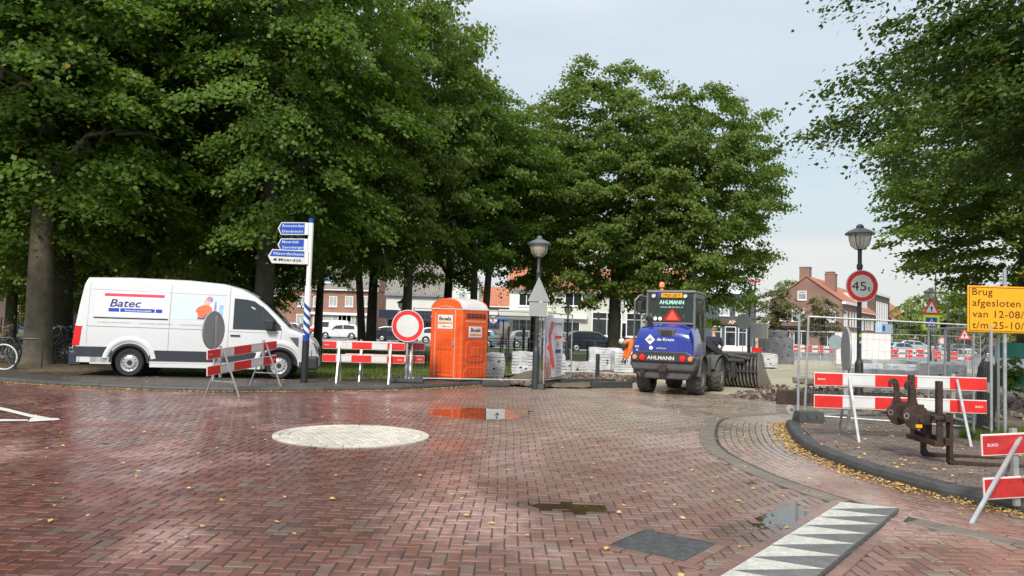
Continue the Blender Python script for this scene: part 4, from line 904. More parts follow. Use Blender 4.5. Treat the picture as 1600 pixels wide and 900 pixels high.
# (a) no-entry sign on its own post with a rubber foot
X0, Y0, _ = A(634, 600, 19.9)
s1 = thing('round_sign', 'round no-entry sign, white with a red ring, facing the road beside the orange toilet', 'traffic sign', (X0, Y0, .105))
ring_sign(s1, .415, (0, -.04, 1.46), 0)
MB().cbox(.0, 0, .95, .05, .03, 1.8).build('post', M_galv, s1); b = MB(); b.cbox(.03, 0, .06, .85, .3, .1); b.cbox(-.27, 0, .13, .2, .26, .06); b.cbox(.32, 0, .13, .2, .26, .06); b.build('rubber_foot', M_rub, s1, bevel=.02)
b = MB(); b.bar((-.1, .1, .1), (0, 0, .55), .03, .03); b.bar((.12, -.1, .1), (0, 0, .55), .03, .03); b.build('brace', M_galvd, s1)
# (b) sign seen from behind on the slanted barrier
X0, Y0, Z0 = A(334, 516, 15.98)
s2 = thing('round_sign', 'round traffic sign seen from its grey back, fixed on the slanted barrier before the van', 'traffic sign', (X0, Y0, 0))
ring_sign(s2, .40, (0, 0, Z0), R(180 + 79)); MB().at((0, 0, 0), R(79)).cbox(.03, -.03, .98, .05, .03, 1.35).build('post', M_galv, s2)
# (c) sign edge on at the right barrier
X0, Y0, Z0 = A(1322, 548, 11.75)
s3 = thing('round_sign', 'round red-rimmed sign turned edge-on, fixed on the footway barrier', 'traffic sign', (X0, Y0, 0))
ring_sign(s3, .36, (0, 0, Z0), R(77)); MB().cbox(.06, .03, .95, .05, .03, 1.5).build('post', M_galv, s3)

# direction signpost
X0, Y0 = G(475, 598, .105)
sp = thing('direction_signpost', 'white signpost with blue and white banded foot and three blue direction boards', 'signpost', (X0, Y0, .105)); PX = X0
def cyl(parent, name, r, z0, z1, m, x=0, y=0, n=16, r1=None): b = MB().at((x, y, 0)); b.lathe([(.001, z0), (r, z0), (r1 or r, z1), (.001, z1)], n); return b.build(name, m, parent, smooth=True)
k_ = Y0 / FOC
hgt = 257 * k_
cyl(sp, 'foot', .085, 0, 1.02, M_black); cyl(sp, 'blue_band', .083, 1.02, 1.16, M_blue)
for i in range(4):      # slanting blue and white bands
    b = MB(); z = 1.16 + i * .21; n = 16; vs = [(.082 * math.cos(2 * math.pi * q / n), .082 * math.sin(2 * math.pi * q / n), z + dz + .08 * math.cos(2 * math.pi * q / n) * -1 * (1 if 0 < 1 else 0)) for q in range(n) for dz in (0, .105)]
    b.add(vs, [(2 * q, 2 * ((q + 1) % n), 2 * ((q + 1) % n) + 1, 2 * q + 1) for q in range(n)]); b.build('blue_band' if i < 3 else 'blue_band', M_blue, sp)
cyl(sp, 'pole', .079, 1.14, 2.35, M_white); cyl(sp, 'pole', .062, 2.35, hgt - .1, M_white); cyl(sp, 'cap', .066, hgt - .11, hgt, M_blue)
def arrow_board(z, w, h, rz, l1, l2, split=False):
    b = MB().at((0, 0, z), rz); poly = [(-.10, h / 2), (-w, h / 2), (-w - h * .28, 0), (-w, -h / 2), (-.10, -h / 2)]
    b.prism(poly, -.1, -.07); bo = b.build('direction_board', M_refl, sp)
    b = MB().at((0, 0, z), rz); q = .93
    e = .022; b.prism([(-.12, h / 2 - e), (-w + .012, h / 2 - e), (-w - h * .28 + e * 1.7, 0), (-w + .012, (-h / 2 + e) if not split else 0), (-.12, (-h / 2 + e) if not split else 0)], -.104, -.101); b.build('blue_face', M_bluet, bo)
    hh = h * .2
    for s, dz, mm in ((l1, h * .12, M_refl), (l2, -h * .32, M_black if split else M_refl)):
        M_ = Matrix.Translation((0, 0, z)) @ Matrix.Rotation(rz, 4, 'Z') @ Matrix.Translation((-w + .04 + (.12 if split and dz < 0 else 0), -.107, dz)) @ Matrix.Rotation(R(90), 4, 'X')
        text(s, w * (.80 if len(s) > 9 else .74 if len(s) > 8 else .62), hh, mm, bo, None, M=M_, bold=.012, spacing=1.08)
    if split:
        b = MB().at((0, 0, z), rz); b.prism([(-w + .03, -h * .3), (-w + .12, -h * .3), (-w + .11, -h * .15), (-w + .05, -h * .15)], -.107, -.1045); b.build('pictogram', M_black, bo)
    b = MB().at((0, 0, z), rz); b.cbox(-.08, -.05, 0, .1, .09, h * .95); b.build('bracket', M_white, bo)
zb_ = lambda py: (A(450, py, Y0)[2] - .105)
arrow_board(zb_(357), .74, .31, R(-10), 'Roosendaal', 'Dordrecht'); arrow_board(zb_(382), .74, .30, R(-12), 'Moerdijk', 'Zevenbergen'); arrow_board(zb_(402) , .88, .34, R(7), 'Noordschans', 'Moerdijk', True)

# lamp posts
def make_lamp(label, x, y, h=4.1, z0=0.0, cap=M_lampcap, group='park lamp posts'):
    t = thing('lamp_post', label, 'lamp post', (x, y, z0), 0, group); g = h - .62
    b = MB(); b.lathe([(.001, 0), (.09, 0), (.09, 1.0), (.08, 1.05), (.055, 1.1), (.05, 1.2), (.046, g - .75), (.065, g - .74), (.065, g - .66), (.05, g - .64), (.05, g - .42), (.065, g - .41), (.065, g - .33), (.045, g - .3), (.045, g), (.08, g + .03)], 18); b.build('pole', M_lampg, t, smooth=True)
    b = MB(); b.lathe([(.09, g + .03), (.20, g + .12), (.235, g + .25), (.245, g + .38)], 24); b.build('glass_bowl', M_lampglass, t, smooth=True)
    b = MB(); b.lathe([(.001, g + .05), (.035, g + .05), (.03, g + .36), (.001, g + .36)], 10); b.build('bulb', M_white, t)
    b = MB(); b.lathe([(.315, g + .36), (.32, g + .385), (.25, g + .44), (.12, g + .5), (.085, g + .51), (.08, g + .56), (.04, g + .6), (.001, g + .605)], 28); b.lathe([(.315, g + .36), (.05, g + .4)], 28); b.build('cap', cap, t, smooth=True)
    for k in range(4):
        a = math.pi / 4 + k * math.pi / 2; c, s = math.cos(a), math.sin(a)
        b = MB(); b.tube([(.08 * c, .08 * s, g + .02), (.205 * c, .205 * s, g + .12), (.24 * c, .24 * s, g + .25), (.252 * c, .252 * s, g + .38)], .009, 5); b.build('cage_rib', M_lampg, t)
    return t
lx, ly, _ = A(836, 607, 20.45)
L1 = make_lamp('lamp post carrying the back of a triangular sign, beside the banner and fence', lx, ly)
bs = thing('warning_sign', 'grey backs of a triangular sign and the small plate below it on the lamp post', 'traffic sign', (lx, ly, 0))
b = MB(); b.prism([(-.29 + .02, 2.32), (.31 + .02, 2.32), (.02, 2.98)], -.07, -.055); b.build('triangle_plate', M_signg, bs); b = MB(); b.prism([(-.22, 1.93), (.26, 1.93), (.26, 2.30), (-.22, 2.30)], -.075, -.06); b.build('lower_plate', M_signg, bs)
b = MB(); b.cbox(0, -.04, 2.1, .15, .05, .04); b.cbox(0, -.04, 2.5, .15, .05, .04); b.build('clamp', M_galv, bs); b = MB(); b.prism([(.255, 1.94), (.275, 1.94), (.275, 2.3), (.255, 2.3)], -.09, -.05); b.build('yellow_edge', mat('pale yellow edge', (.7, .66, .35), .5), bs)
X0, Y0, _ = A(1342, 600, 17.3)
L2 = make_lamp('nearest lamp post at the right, carrying the 45 t weight limit sign', X0, Y0, A(1344, 349, 17.3)[2] - .02, .02)
ws_ = thing('weight_limit_sign', 'round 45 t weight limit sign with a red ring on the nearest right lamp post', 'traffic sign', (X0 - .01, Y0, 0)); z45 = A(1342, 447, 17.2)[2]
ring_sign(ws_, .36, (0, -.13, z45), 0); text('45', .33, .20, M_black, ws_, (-.235, -.152, z45 - .10), bold=0, spacing=1.0); text('t', .06, .12, M_black, ws_, (.125, -.152, z45 - .105), bold=.01)
b = MB(); b.cbox(0, -.06, z45 + .15, .16, .12, .04); b.cbox(0, -.06, z45 - .15, .16, .12, .04); b.build('clamp', M_galv, ws_)
b = MB(); b.cbox(0, -.058, 1.55 + .1, .06, .006, .07); b.build('sticker', M_fluo, L2); b = MB(); b.cbox(0, -.058, 1.5, .04, .006, .06); b.build('sticker', M_white, L2)
X0, Y0, _ = A(1170, 560, 41); L3 = make_lamp('lamp post with a round sign back before the slate grey shop', X0, Y0, A(1170, 450, 41)[2])
b = MB(); b.at((-.35, -.1, 2.35)); b.lathe([(.001, 0), (.42, 0), (.42, .02), (.001, .02)], 28, axis='y'); g_ = thing('round_sign', 'round sign back fixed on the lamp post before the slate grey shop', 'traffic sign', (X0, Y0 - .06, 0)); b.build('sign_back', M_signg, g_)
X0, Y0, _ = A(1453, 580, 38); L4 = make_lamp('lamp post with the fluorescent pedestrian crossing sign', X0, Y0, A(1455, 449, 38)[2])
cs = thing('crossing_sign', 'blue pedestrian crossing sign on a fluorescent yellow square with a red warning triangle above', 'traffic sign', (X0, Y0 - .12, 0)); zc = A(1453, 504, 38)[2]
def tri(parent, r, x, z, y=0):
    b = MB(); b.prism([(x - r, z), (x + r, z), (x, z + r * 1.73)], y - .012, y); b.build('red_triangle', M_red, parent); k = r * .64; b = MB(); b.prism([(x - k, z + r * .2), (x + k, z + r * .2), (x, z + r * .2 + k * 1.73)], y - .016, y - .0125); b.build('white_triangle', M_refl, parent)
    b = MB(); b.cbox(x, y - .018, z + r * .6, r * .12, .004, r * .55); b.cbox(x, y - .018, z + r * .7, r * .3, .004, r * .1); b.build('symbol', M_black, parent)
b = MB(); b.cbox(0, 0, zc, .82, .015, .76); b.build('fluorescent_plate', M_fluo, cs); b = MB(); b.cbox(0, -.012, zc, .55, .008, .5); b.build('blue_field', M_bluet, cs)
b = MB(); b.prism([(-.22, zc - .18), (.22, zc - .18), (0, zc + .2)], -.022, -.017); b.build('white_triangle', M_refl, cs); tri(cs, .46, 0, zc + .4)
b = MB(); b.at((0, 0, 0)); b.cbox(0, -.025, zc + .06, .05, .004, .06); b.cbox(0, -.025, zc - .02, .07, .004, .12); b.bar((0, -.025, zc - .06), (-.07, -.025, zc - .16), .004, .03); b.bar((0, -.025, zc - .06), (.06, -.025, zc - .16), .004, .03); b.build('walking_figure', M_black, cs)
# tall swan-neck street lamps
def swan(label, px, pytop, Y, arm=1.0, hook=True, H_=None):
    x, y, ztop = A(px, pytop, Y); t = thing('street_lamp', label, 'street lamp', (x, y, -.02), 0, 'tall street lamps')
    b = MB(); b.lathe([(.001, 0), (.12, 0), (.11, 1), (.07, 1.1), (.055, ztop - .6)], 12); b.build('pole', M_lampg, t, smooth=True)
    b = MB(); pts = [(0, 0, ztop - .65)] + [(arm / 2 - arm / 2 * math.cos(a), 0, ztop - .5 + .5 * math.sin(a)) for a in np.linspace(0, math.pi, 9)]; b.tube(pts, .04, 6); b.build('arm', M_lampg, t, smooth=True)
    b = MB().at((arm, 0, ztop - .5)); b.lathe([(.3, -.42), (.26, -.3), (.08, -.1), (.05, 0)], 14); b.build('shade', M_lampcap, t, smooth=True)
swan('swan-neck street lamp far along the right-hand street', 1418, 472, 95, .95); swan('swan-neck street lamp rising behind the pedestrian crossing sign', 1462, 420, 62, .9)
for px, py, Y, lb in ((1482, 462, 50, 'tall dark pole right of the pedestrian crossing sign'), (1499, 458, 70, 'thin pole left of the yellow works sign')):
    x, y, z = A(px, py, Y); t = thing('pole', lb, 'pole', (x, y, -.02)); b = MB(); b.lathe([(.001, 0), (.11, 0), (.1, z * .55), (.065, z * .56), (.05, z), (.001, z)], 10); b.build('shaft', M_lampg, t); b = MB(); b.cbox(.3, 0, z - .3, .6, .05, .05); b.build('bracket', M_lampg, t)
# small black park lamp posts of the lawn
for px, py, Y, lb in ((629, 468, 42, 'slim black lamp post left of the round no-entry sign'), (888, 476, 44, 'slim black lamp post left of the big central tree')):
    x, y, z = A(px, py, Y); make_lamp(lb, x, y, z, .06, group='slim lamp posts on the lawn')

# yellow works sign on two posts
X0, Y0, _ = A(1556, 600, 11.9); zt = A(1556, 447, 11.9)[2]; xl = A(1512, 480, 11.9)[0]; zb0 = A(1556, 520, 11.9)[2]
ys = thing('works_sign', 'yellow notice board on a steel post saying the bridge is closed', 'sign', (xl, Y0, .1)); WS = 1.22; zt -= .1; zb0 -= .1
b = MB(); b.box(0, 0, zb0, WS, .02, zt); b.build('board', M_yel, ys, bevel=.012)
b = MB(); e = .022
for q in ((e, zb0 + e, WS - e, zb0 + e + .008), (e, zt - e - .008, WS - e, zt - e), (e, zb0 + e, e + .008, zt - e), (WS - e - .008, zb0 + e, WS - e, zt - e)): b.box(q[0], -.003, q[1], q[2], -.0005, q[3])
b.build('border_line', M_black, ys)
hh = (zt - zb0); M_txt = mat('brown black lettering', (.07, .04, .01), .5)
for i, (s, w) in enumerate((('Brug', .315), ('afgesloten', .75), ('van 12-08/', .80), ('t/m 25-10/', .80))): text(s, w, hh * .15, M_txt, ys, (.07, -.004, zt - hh * (.20 + .238 * i)), spacing=1.06, bold=.004)
px_ = A(1573, 480, 11.9)[0] - xl; cyl(ys, 'post', .028, -.1, A(1573, 420, 11.9)[2] - .1, M_galv, px_, .05); cyl(ys, 'post', .02, -.1, zt - .05, M_galvd, .12, .05)

# ---------------------------------------------------------------- mesh fence panels
def fence_panel(label, loc, rz, W=3.5, H=2.0, tilt=0, wires=True, group='wire mesh construction fence panels', lift=.12):
    t = thing('mesh_fence', label, 'mesh fence', loc, rz, group); t.rotation_euler = (0, tilt, rz)
    for x in (0, W): b = MB(); b.tube([(x, 0, lift - .1), (x, 0, H)], .021, 8); b.build('post', M_galv, t, smooth=True)
    for z in (lift + .04, H - .02): b = MB(); b.tube([(0, 0, z), (W, 0, z)], .017, 8); b.build('rail', M_galv, t, smooth=True)
    if wires:
        b = MB(); n = int(W / .1)
        for i in range(1, n):
            x = W * i / n; b.add([(x - .0014, 0, lift + .04), (x + .0014, 0, lift + .04), (x, .002, lift + .04), (x - .0014, 0, H - .02), (x + .0014, 0, H - .02), (x, .002, H - .02)], [(0, 1, 4, 3), (1, 2, 5, 4), (2, 0, 3, 5)])
        for i in range(1, 9):
            z = lift + .04 + (H - lift) * i / 9; b.add([(0, -.003, z - .0016), (0, -.003, z + .0016), (0, 0, z), (W, -.003, z - .0016), (W, -.003, z + .0016), (W, 0, z)], [(0, 1, 4, 3), (1, 2, 5, 4), (2, 0, 3, 5)])
        b.build('wire_mesh', M_galvd, t)
    return t
def fence_foot(label, x, y, z=0, rz=0, w=.62):
    b = MB(); b.box(-w / 2, -.12, .0, w / 2, .12, .045, taper=0); b.box(-w / 2, -.12, .045, -w / 2 + .17, .12, .135, taper=.012); b.box(w / 2 - .17, -.12, .045, w / 2, .12, .135, taper=.012); b.box(-.1, -.12, .045, .1, .12, .135, taper=.012); b.box(-w / 2 + .1, -.09, .03, w / 2 - .1, .09, .11)
    o = b.build('fence_foot', M_rub, None, loc=(x, y, z), rz=rz, bevel=.008); tag(o, label, 'fence foot', 'rubber feet of the fence panels'); return o
fa = Vector((*G(642, 604), 0)); fb = Vector((*G(843, 607), 0)); d = (fb - fa).normalized()
fence_panel('wire fence panel standing in front of the orange toilet cabin', (fa.x, fa.y, .06), math.atan2(d.y, d.x), (fb - fa).length)
fence_foot('grey rubber fence foot beside the lamp post by the banner', fb.x + .02, fb.y - .1, 0, R(80), .5); fence_foot('grey rubber fence foot below the toilet cabin corner', *G(775, 604), .03, R(4), .75)
f2 = fence_panel('wire fence panel carrying the tall printed banner', (fb.x + .1, fb.y + .05, .06), R(66), 2.2, 2.0, wires=True)
# banner hung on that panel
bn = thing('banner', 'tall white and red printed construction banner tied to the fence by the lamp post', 'banner', (fb.x + .07, fb.y - .0, .06), R(64)); bn.scale = (.78, 1, 1)
def banner_mesh(x0, x1, z0, z1, y, nx=10, nz=14, amp=.02):
    vs = []; 
    for i in range(nx + 1):
        for j in range(nz + 1): x = x0 + (x1 - x0) * i / nx; z = z0 + (z1 - z0) * j / nz; vs.append((x, y + amp * math.sin(x * 4.5 + z * 1.8) + amp * .5 * math.sin(z * 5 + 1), z))
    return vs, [(i * (nz + 1) + j, (i + 1) * (nz + 1) + j, (i + 1) * (nz + 1) + j + 1, i * (nz + 1) + j + 1) for i in range(nx) for j in range(nz)]
M_ban = bpy.data.materials.new('banner print'); M_ban.use_nodes = True; t_ = M_ban.node_tree; g_ = N(t_, 'ShaderNodeTexCoord'); s_ = N(t_, 'ShaderNodeSeparateXYZ'); t_.links.new(g_.outputs['Object'], s_.inputs[0])
n_ = N(t_, 'ShaderNodeTexNoise'); n_.inputs['Scale'].default_value = 6; n_.inputs['Detail'].default_value = 6; mp_ = N(t_, 'ShaderNodeMapping'); mp_.inputs['Scale'].default_value = (2.2, 1, .6); t_.links.new(g_.outputs['Object'], mp_.inputs[0]); t_.links.new(mp_.outputs[0], n_.inputs['Vector'])
pic = ramp(t_, n_.outputs[0], [(.36, (.18, .2, .32)), (.44, (.42, .5, .66)), (.5, (.66, .72, .8)), (.56, (.75, .6, .6)), (.6, (.7, .12, .1)), (.68, (.3, .1, .1))])
low = ramp(t_, n_.outputs[0], [(.36, (.12, .07, .09)), (.46, (.5, .1, .06)), (.55, (.75, .6, .55)), (.62, (.6, .15, .1))])
zf = mth(t_, 'MULTIPLY', mth(t_, 'SUBTRACT', s_.outputs[2], .55), 3, clamp=True); hz = mth(t_, 'MULTIPLY', mth(t_, 'SUBTRACT', s_.outputs[2], 1.25), 2.4, clamp=True)
pic = mixc(t_, zf, low, mixc(t_, hz, pic, (.66, .7, .78)))
t_.links.new(pic, t_.nodes['Principled BSDF'].inputs['Base Color']); t_.nodes['Principled BSDF'].inputs['Roughness'].default_value = .5
M_banw = mat('white banner cloth', (.74, .75, .78), .5, var=.04)
v, f = banner_mesh(.02, .72, .2, 1.93, 0); MB().add(v, f).build('picture_half', M_ban, bn, smooth=True); v, f = banner_mesh(.72, 1.75, .22, 1.86, 0); MB().add(v, f).build('white_half', M_banw, bn, smooth=True)
v, f = banner_mesh(.52, .84, .45, 1.75, -.006, 4, 14); v = [(x + .12 * math.sin(z * 4), y, z) for x, y, z in v]; MB().add(v, f).build('red_swoosh', mat('banner red', (.75, .12, .13), .5, var=.25, vscale=9), bn, smooth=True)
b = MB(); b.box(.95, -.035, 1.28, 1.55, -.03, 1.36); b.build('red_heading', M_red, bn); b = MB(); b.box(1.0, -.035, .88, 1.5, -.03, .98); b.build('blue_block', mat('banner navy', (.04, .05, .2), .5), bn)
M_bt = mat('banner grey print', (.25, .27, .36), .6)
for i in range(5): b = MB(); b.box(1.15, -.035, .74 - i * .1, 1.5, -.03, .765 - i * .1); b.build('print_line', M_bt, bn)
b = MB(); b.at((1.2, -.034, 1.12)); b.lathe([(.05, 0), (.08, 0)], 16, axis='y'); b.bar((-.1, 0, -.06), (.1, 0, .07), .004, .02); b.bar((-.1, 0, .06), (.1, 0, -.07), .004, .02); b.build('ornament', M_bt, bn)
b = MB(); b.box(.85, -.03, 1.66, 1.6, -.025, 1.72); b.build('print_line', M_bt, bn)
b = MB(); b.at((*G(882, 600), .12)); b.lathe([(.03, -.03), (.11, -.03), (.115, 0), (.11, .03), (.03, .03)], 20, axis='y'); o = b.build('cable_reel', M_refl, None); tag(o, 'small pale wheel-like reel lying at the foot of the banner', 'reel')
# right-hand fence
ra = Vector((*A(1262, 650, 13.6),)); fence_panel('wide wire fence panel across the footway at the right', (ra.x, 13.75, .05), R(-9), 3.0, 1.93, tilt=R(1.6))
fence_panel('wire fence panel seen almost edge-on left of the wide one', (ra.x - .17, 13.6, .05), R(69.5), 3.5, 1.95)
fence_foot('black rubber fence foot on the kerb corner at the right', ra.x - .04, 13.45, .09, R(8), .46).scale = (1, 1, 1.6); fence_foot('black rubber fence foot behind the fork attachment', *G(1490, 664), .1, R(12), .6)
b = MB(); b.at((ra.x - .12, 14.1, .26)); b.lathe([(.03, -.03), (.08, -.03), (.085, 0), (.08, .03), (.03, .03)], 20, axis='y'); o = b.build('cable_reel', M_conc, None); tag(o, 'small white wheel leaning on the fence foot at the right', 'reel')
for i, (px, lb) in enumerate(((1549, 'left one of the fence panels stacked edge-on by the yellow sign'), (1560, 'right one of the fence panels stacked edge-on by the yellow sign'))):
    x, y, z = A(px, 660, 11.9 + i * .3); fence_panel(lb, (x, y, .1), R(76 - i * 3), 3.4, 1.75, tilt=0)
# upright black plastic stand leaning there
x, y, _ = A(1541, 660, 12.3); b = MB(); pr_ = [(-.14, 0), (.12, 0), (.10, .3), (.14, .6), (.15, .9), (.13, 1.08), (.06, 1.18), (-.04, 1.2), (-.1, 1.1), (-.13, .9), (-.12, .5)]; b.prism(pr_, -.07, .07); o = b.build('plastic_stand', M_blackp, None, loc=(x, y, .1), rz=R(8), bevel=.02); tag(o, 'black plastic barrier stand with a rounded top standing on end by the fence panels', 'barrier stand')
b = MB(); b.cbox(-.02, -.076, .78, .05, .01, .16); b.build('handle_hole', M_signg, o)
for i in range(5): b = MB(); b.cbox(0, -.078, .12 + i * .11, .2, .01, .025); b.build('rib', M_blackp, o)
# far white screen on fences and BUKO board
x, y, _ = A(1304, 572, 46); t = fence_panel('distant fence panel hung with a plain white screen sheet', (x, y, 0), R(2), 3.4, 2.0, wires=False); v, f = banner_mesh(.03, 3.37, .12, 1.97, -.04, 16, 6, .015); MB().add(v, f).build('white_sheet', mat('white screen cloth', (.68, .66, .67), .7, var=.05), t, smooth=True)
x, y, _ = A(1210, 570, 50)
for k, lb in enumerate(('distant fence panel behind the paver stack', 'distant fence panel between paver stack and white screen', 'distant fence panel right of the white screen', 'distant fence panel below the crossing sign')):
    fence_panel(lb, (A((1160, 1215, 1395, 1440)[k], 560, (47, 47, 47, 48)[k])[0], 47 + k * .2, 0), R(2), 3.5, 2.0)
x, y, z = A(1497, 549, 48); t = thing('name_board', 'small white board lettered BUKO on a distant fence', 'sign', (x, y, z)); b = MB(); b.box(0, 0, -.28, 1.05, .02, .2); b.build('board', M_refl, t); text('BUKO', .8, .26, M_black, t, (.05, -.005, -.17), bold=.03)
x, y, z = A(1507, 523, 47); t = thing('warning_sign', 'distant red warning triangle on a thin post above the BUKO board', 'traffic sign', (x, y, 0)); tri(t, .42, 0, z - .3); MB().cbox(0, .02, z / 2, .04, .04, z).build('post', M_galvd, t)
x, y, z = A(1472, 533, 75); t = thing('round_sign', 'distant red round sign left of the warning triangle', 'traffic sign', (x, y, 0)); ring_sign(t, .4, (0, 0, z), 0); MB().cbox(0, .02, z / 2, .05, .04, z).build('post', M_galvd, t)
x, y, z = A(1306, 535, 42); t = thing('round_sign', 'distant grey round sign back left of the white screen', 'traffic sign', (x, y, 0)); b = MB().at((0, 0, z)); b.lathe([(.001, 0), (.4, 0), (.4, .02), (.001, .02)], 28, axis='y'); b.build('sign_back', mat('blue grey sign back', (.28, .34, .38), .5), t); MB().cbox(0, .03, z / 2 + .2, .05, .04, z + .4).build('post', M_galv, t)
x, y, z = A(1186, 517, 43); t = thing('sign_back', 'grey rectangular sign back with a yellow edge before the small olive tree', 'sign', (x, y, 0)); b = MB(); b.cbox(0, 0, z, .95, .02, .82); b.build('plate', M_signg, t); b = MB(); b.cbox(.485, 0, z, .03, .03, .84); b.cbox(0, 0, z + .42, .98, .03, .03); b.build('yellow_edge', mat('pale yellow edge', (.7, .66, .35), .5), t); MB().cbox(-.35, .03, z / 2 + .2, .05, .05, z + .4).build('post', M_galv, t)

# ---------------------------------------------------------------- portable toilet
x, y, _ = A(714, 597, 21.55)
tt = thing('portable_toilet', 'orange portable toilet cabin with a white domed roof and Boels stickers', 'portable toilet', (x + .02, y, .1), R(34)); S = .57; HT = 2.02
# local: door on -x... the front (door) looks to -y, the vent side to +x
tt.rotation_euler = (0, 0, R(-36))
b = MB(); b.box(-S, -S, .04, S, S, HT); b.build('cabin', M_orange, tt, bevel=.03)
b = MB(); b.box(-S - .02, -S - .02, .0, S + .02, S + .02, .05); b.build('skid', M_blackp, tt)
def panel(pts, face, m, nm, d=.018):
    b = MB()
    if face == 'f': b.prism(pts, -S - d, -S + .004)
    else:
        vs = [(S + d, u, z) for u, z in pts] + [(S - .004, u, z) for u, z in pts]; n = len(pts); b.add(vs, [tuple(range(n)), tuple(range(2 * n - 1, n - 1, -1))] + [(i, n + i, n + (i + 1) % n, (i + 1) % n) for i in range(n)])
    return b.build(nm, m, tt, bevel=.008, seg=2)
def arcpts(w, z0, z1, top=.1, n=8): return [(-w, z0), (w, z0)] + [(w * math.cos(a), z1 + top * math.sin(a)) for a in np.linspace(0, math.pi, n)]
door = panel([(p[0] - .02, p[1]) for p in arcpts(.36, .12, 1.88, .15)], 'f', M_orange, 'door', .022)
def on_door(pts, nm, m, d): b = MB(); b.prism(pts, -S - d, -S - .02); return b.build(nm, m, door, bevel=.006)
on_door([(-.30, .22), (.26, .22), (.26, .74)] + [(.26 - .56 * i / 8, .74 + .05 * math.sin(math.pi * i / 8)) for i in range(1, 8)] + [(-.30, .74)], 'moulded_panel', M_oranged, .034)
on_door([(-.30, .84), (.26, .84), (.26, 1.16)] + [(.26 - .56 * i / 8, 1.16 + .05 * math.sin(math.pi * i / 8)) for i in range(1, 8)] + [(-.30, 1.16)], 'moulded_panel', M_oranged, .034)
on_door([(.255, .96), (.32, .96), (.32, 1.08), (.255, 1.08)], 'latch', M_galv, .05)
b = MB(); fr = [(-.38, -S - .026, .1)] + [(-.38, -S - .026, 1.86)] + [(-.02 + .36 * math.cos(a), -S - .026, 1.88 + .16 * math.sin(a)) for a in np.linspace(math.pi, 0, 9)] + [(.34, -S - .026, .1)]; b.tube(fr, .012, 6); b.build('door_frame', mat('pale frame plastic', (.6, .4, .33), .5), tt, smooth=True)
for x0 in (-.5, .45): panel([(x0 - .05, .15), (x0 + .05, .15), (x0 + .05, 1.7), (x0, 1.8), (x0 - .05, 1.7)], 'f', M_oranged, 'corner_panel', .014)
M_stk = mat('sticker white', (.78, .76, .72), .4); M_sto = mat('sticker orange', (.85, .28, .06), .4)
st = on_door([(-.29, 1.42), (.25, 1.42), (.25, 1.80), (-.29, 1.80)], 'sticker', M_stk, .027); b = MB(); b.box(-.27, -S - .029, 1.55, .23, -S - .0275, 1.61); b.build('orange_strip', M_sto, st)
text('Boels', .43, .1, M_black, st, (-.24, -S - .029, 1.65), bold=.03); text('boels.com', .3, .035, M_black, st, (-.12, -S - .029, 1.465), bold=.02); text('rental', .14, .03, M_stk, st, (.06, -S - .031, 1.565), bold=.01)
sv = [(-.46, 1.72), (.46, 1.72), (.46, 1.87), (-.46, 1.87)]; v_ = panel(sv, 's', M_oranged, 'vent_frame', .01)
for i in range(4):
    b = MB(); b.box(S + .008, -.42, 1.745 + i * .03, S + .018, .42, 1.762 + i * .03); b.build('vent_slot', M_rust, v_)
panel([(-.44, 1.6), (.44, 1.6), (.44, 1.66), (-.44, 1.66)], 's', mat('pale orange trim', (.85, .3, .12), .5), 'trim', .012)
panel([(-.40, .62), (-.30, .52), (.30, .52), (.40, .62), (.40, 1.0), (.30, 1.1), (-.30, 1.1), (-.40, 1.0)], 's', M_oranged, 'moulded_panel', .02)
panel([(-.16, .70), (.16, .70), (.16, .94), (-.16, .94)], 's', M_orange, 'moulded_panel', .032)
panel([(-.46, .1), (.46, .1), (.46, .28), (.32, .38), (-.32, .38), (-.46, .28)], 's', M_oranged, 'moulded_panel', .02)
panel([(-.46, 1.15), (.46, 1.15), (.46, 1.5), (-.46, 1.5)], 's', M_oranged, 'moulded_panel', .012)
sb = panel([(-.30, 1.20), (.28, 1.20), (.28, 1.50), (-.30, 1.50)], 's', M_stk, 'sticker', .022)
text('Boels', .42, .095, M_black, sb, None, M=Matrix.Translation((S + .0245, -.22, 1.36)) @ Matrix.Rotation(R(90), 4, 'Z') @ Matrix.Rotation(R(90), 4, 'X'), bold=.03)
b = MB(); b.box(S + .0225, -.26, 1.25, S + .0245, .24, 1.30); b.build('orange_strip', M_sto, sb)
# domed roof with ribs
vs = []; n = 14
for i in range(n + 1):
    for j in range(n + 1):
        u = -1 + 2 * i / n; w_ = -1 + 2 * j / n; zz0 = HT - .05 + .30 * max(0, 1 - abs(u) ** 2.6) ** .6 * (1 - .12 * abs(w_) ** 6) + (.014 if j % 3 == 0 else 0); vs.append((u * (S + .015), w_ * (S + .015), zz0 if abs(w_) < 1 else zz0 - .02))
MB().add(vs, [(i * (n + 1) + j, (i + 1) * (n + 1) + j, (i + 1) * (n + 1) + j + 1, i * (n + 1) + j + 1) for i in range(n) for j in range(n)]).build('roof', M_dome, tt, smooth=True)
for s in (-1, 1):
    pts = [(-S, HT - .08)] + [(-S + 2 * S * i / 16, HT - .05 + .29 * max(0, 1 - abs(-1 + 2 * i / 16) ** 2.6) ** .6) for i in range(17)] + [(S, HT - .08)]
    b = MB(); b.prism(pts, s * (S - .015), s * (S + .002)); b.build('gable', M_orange, tt)
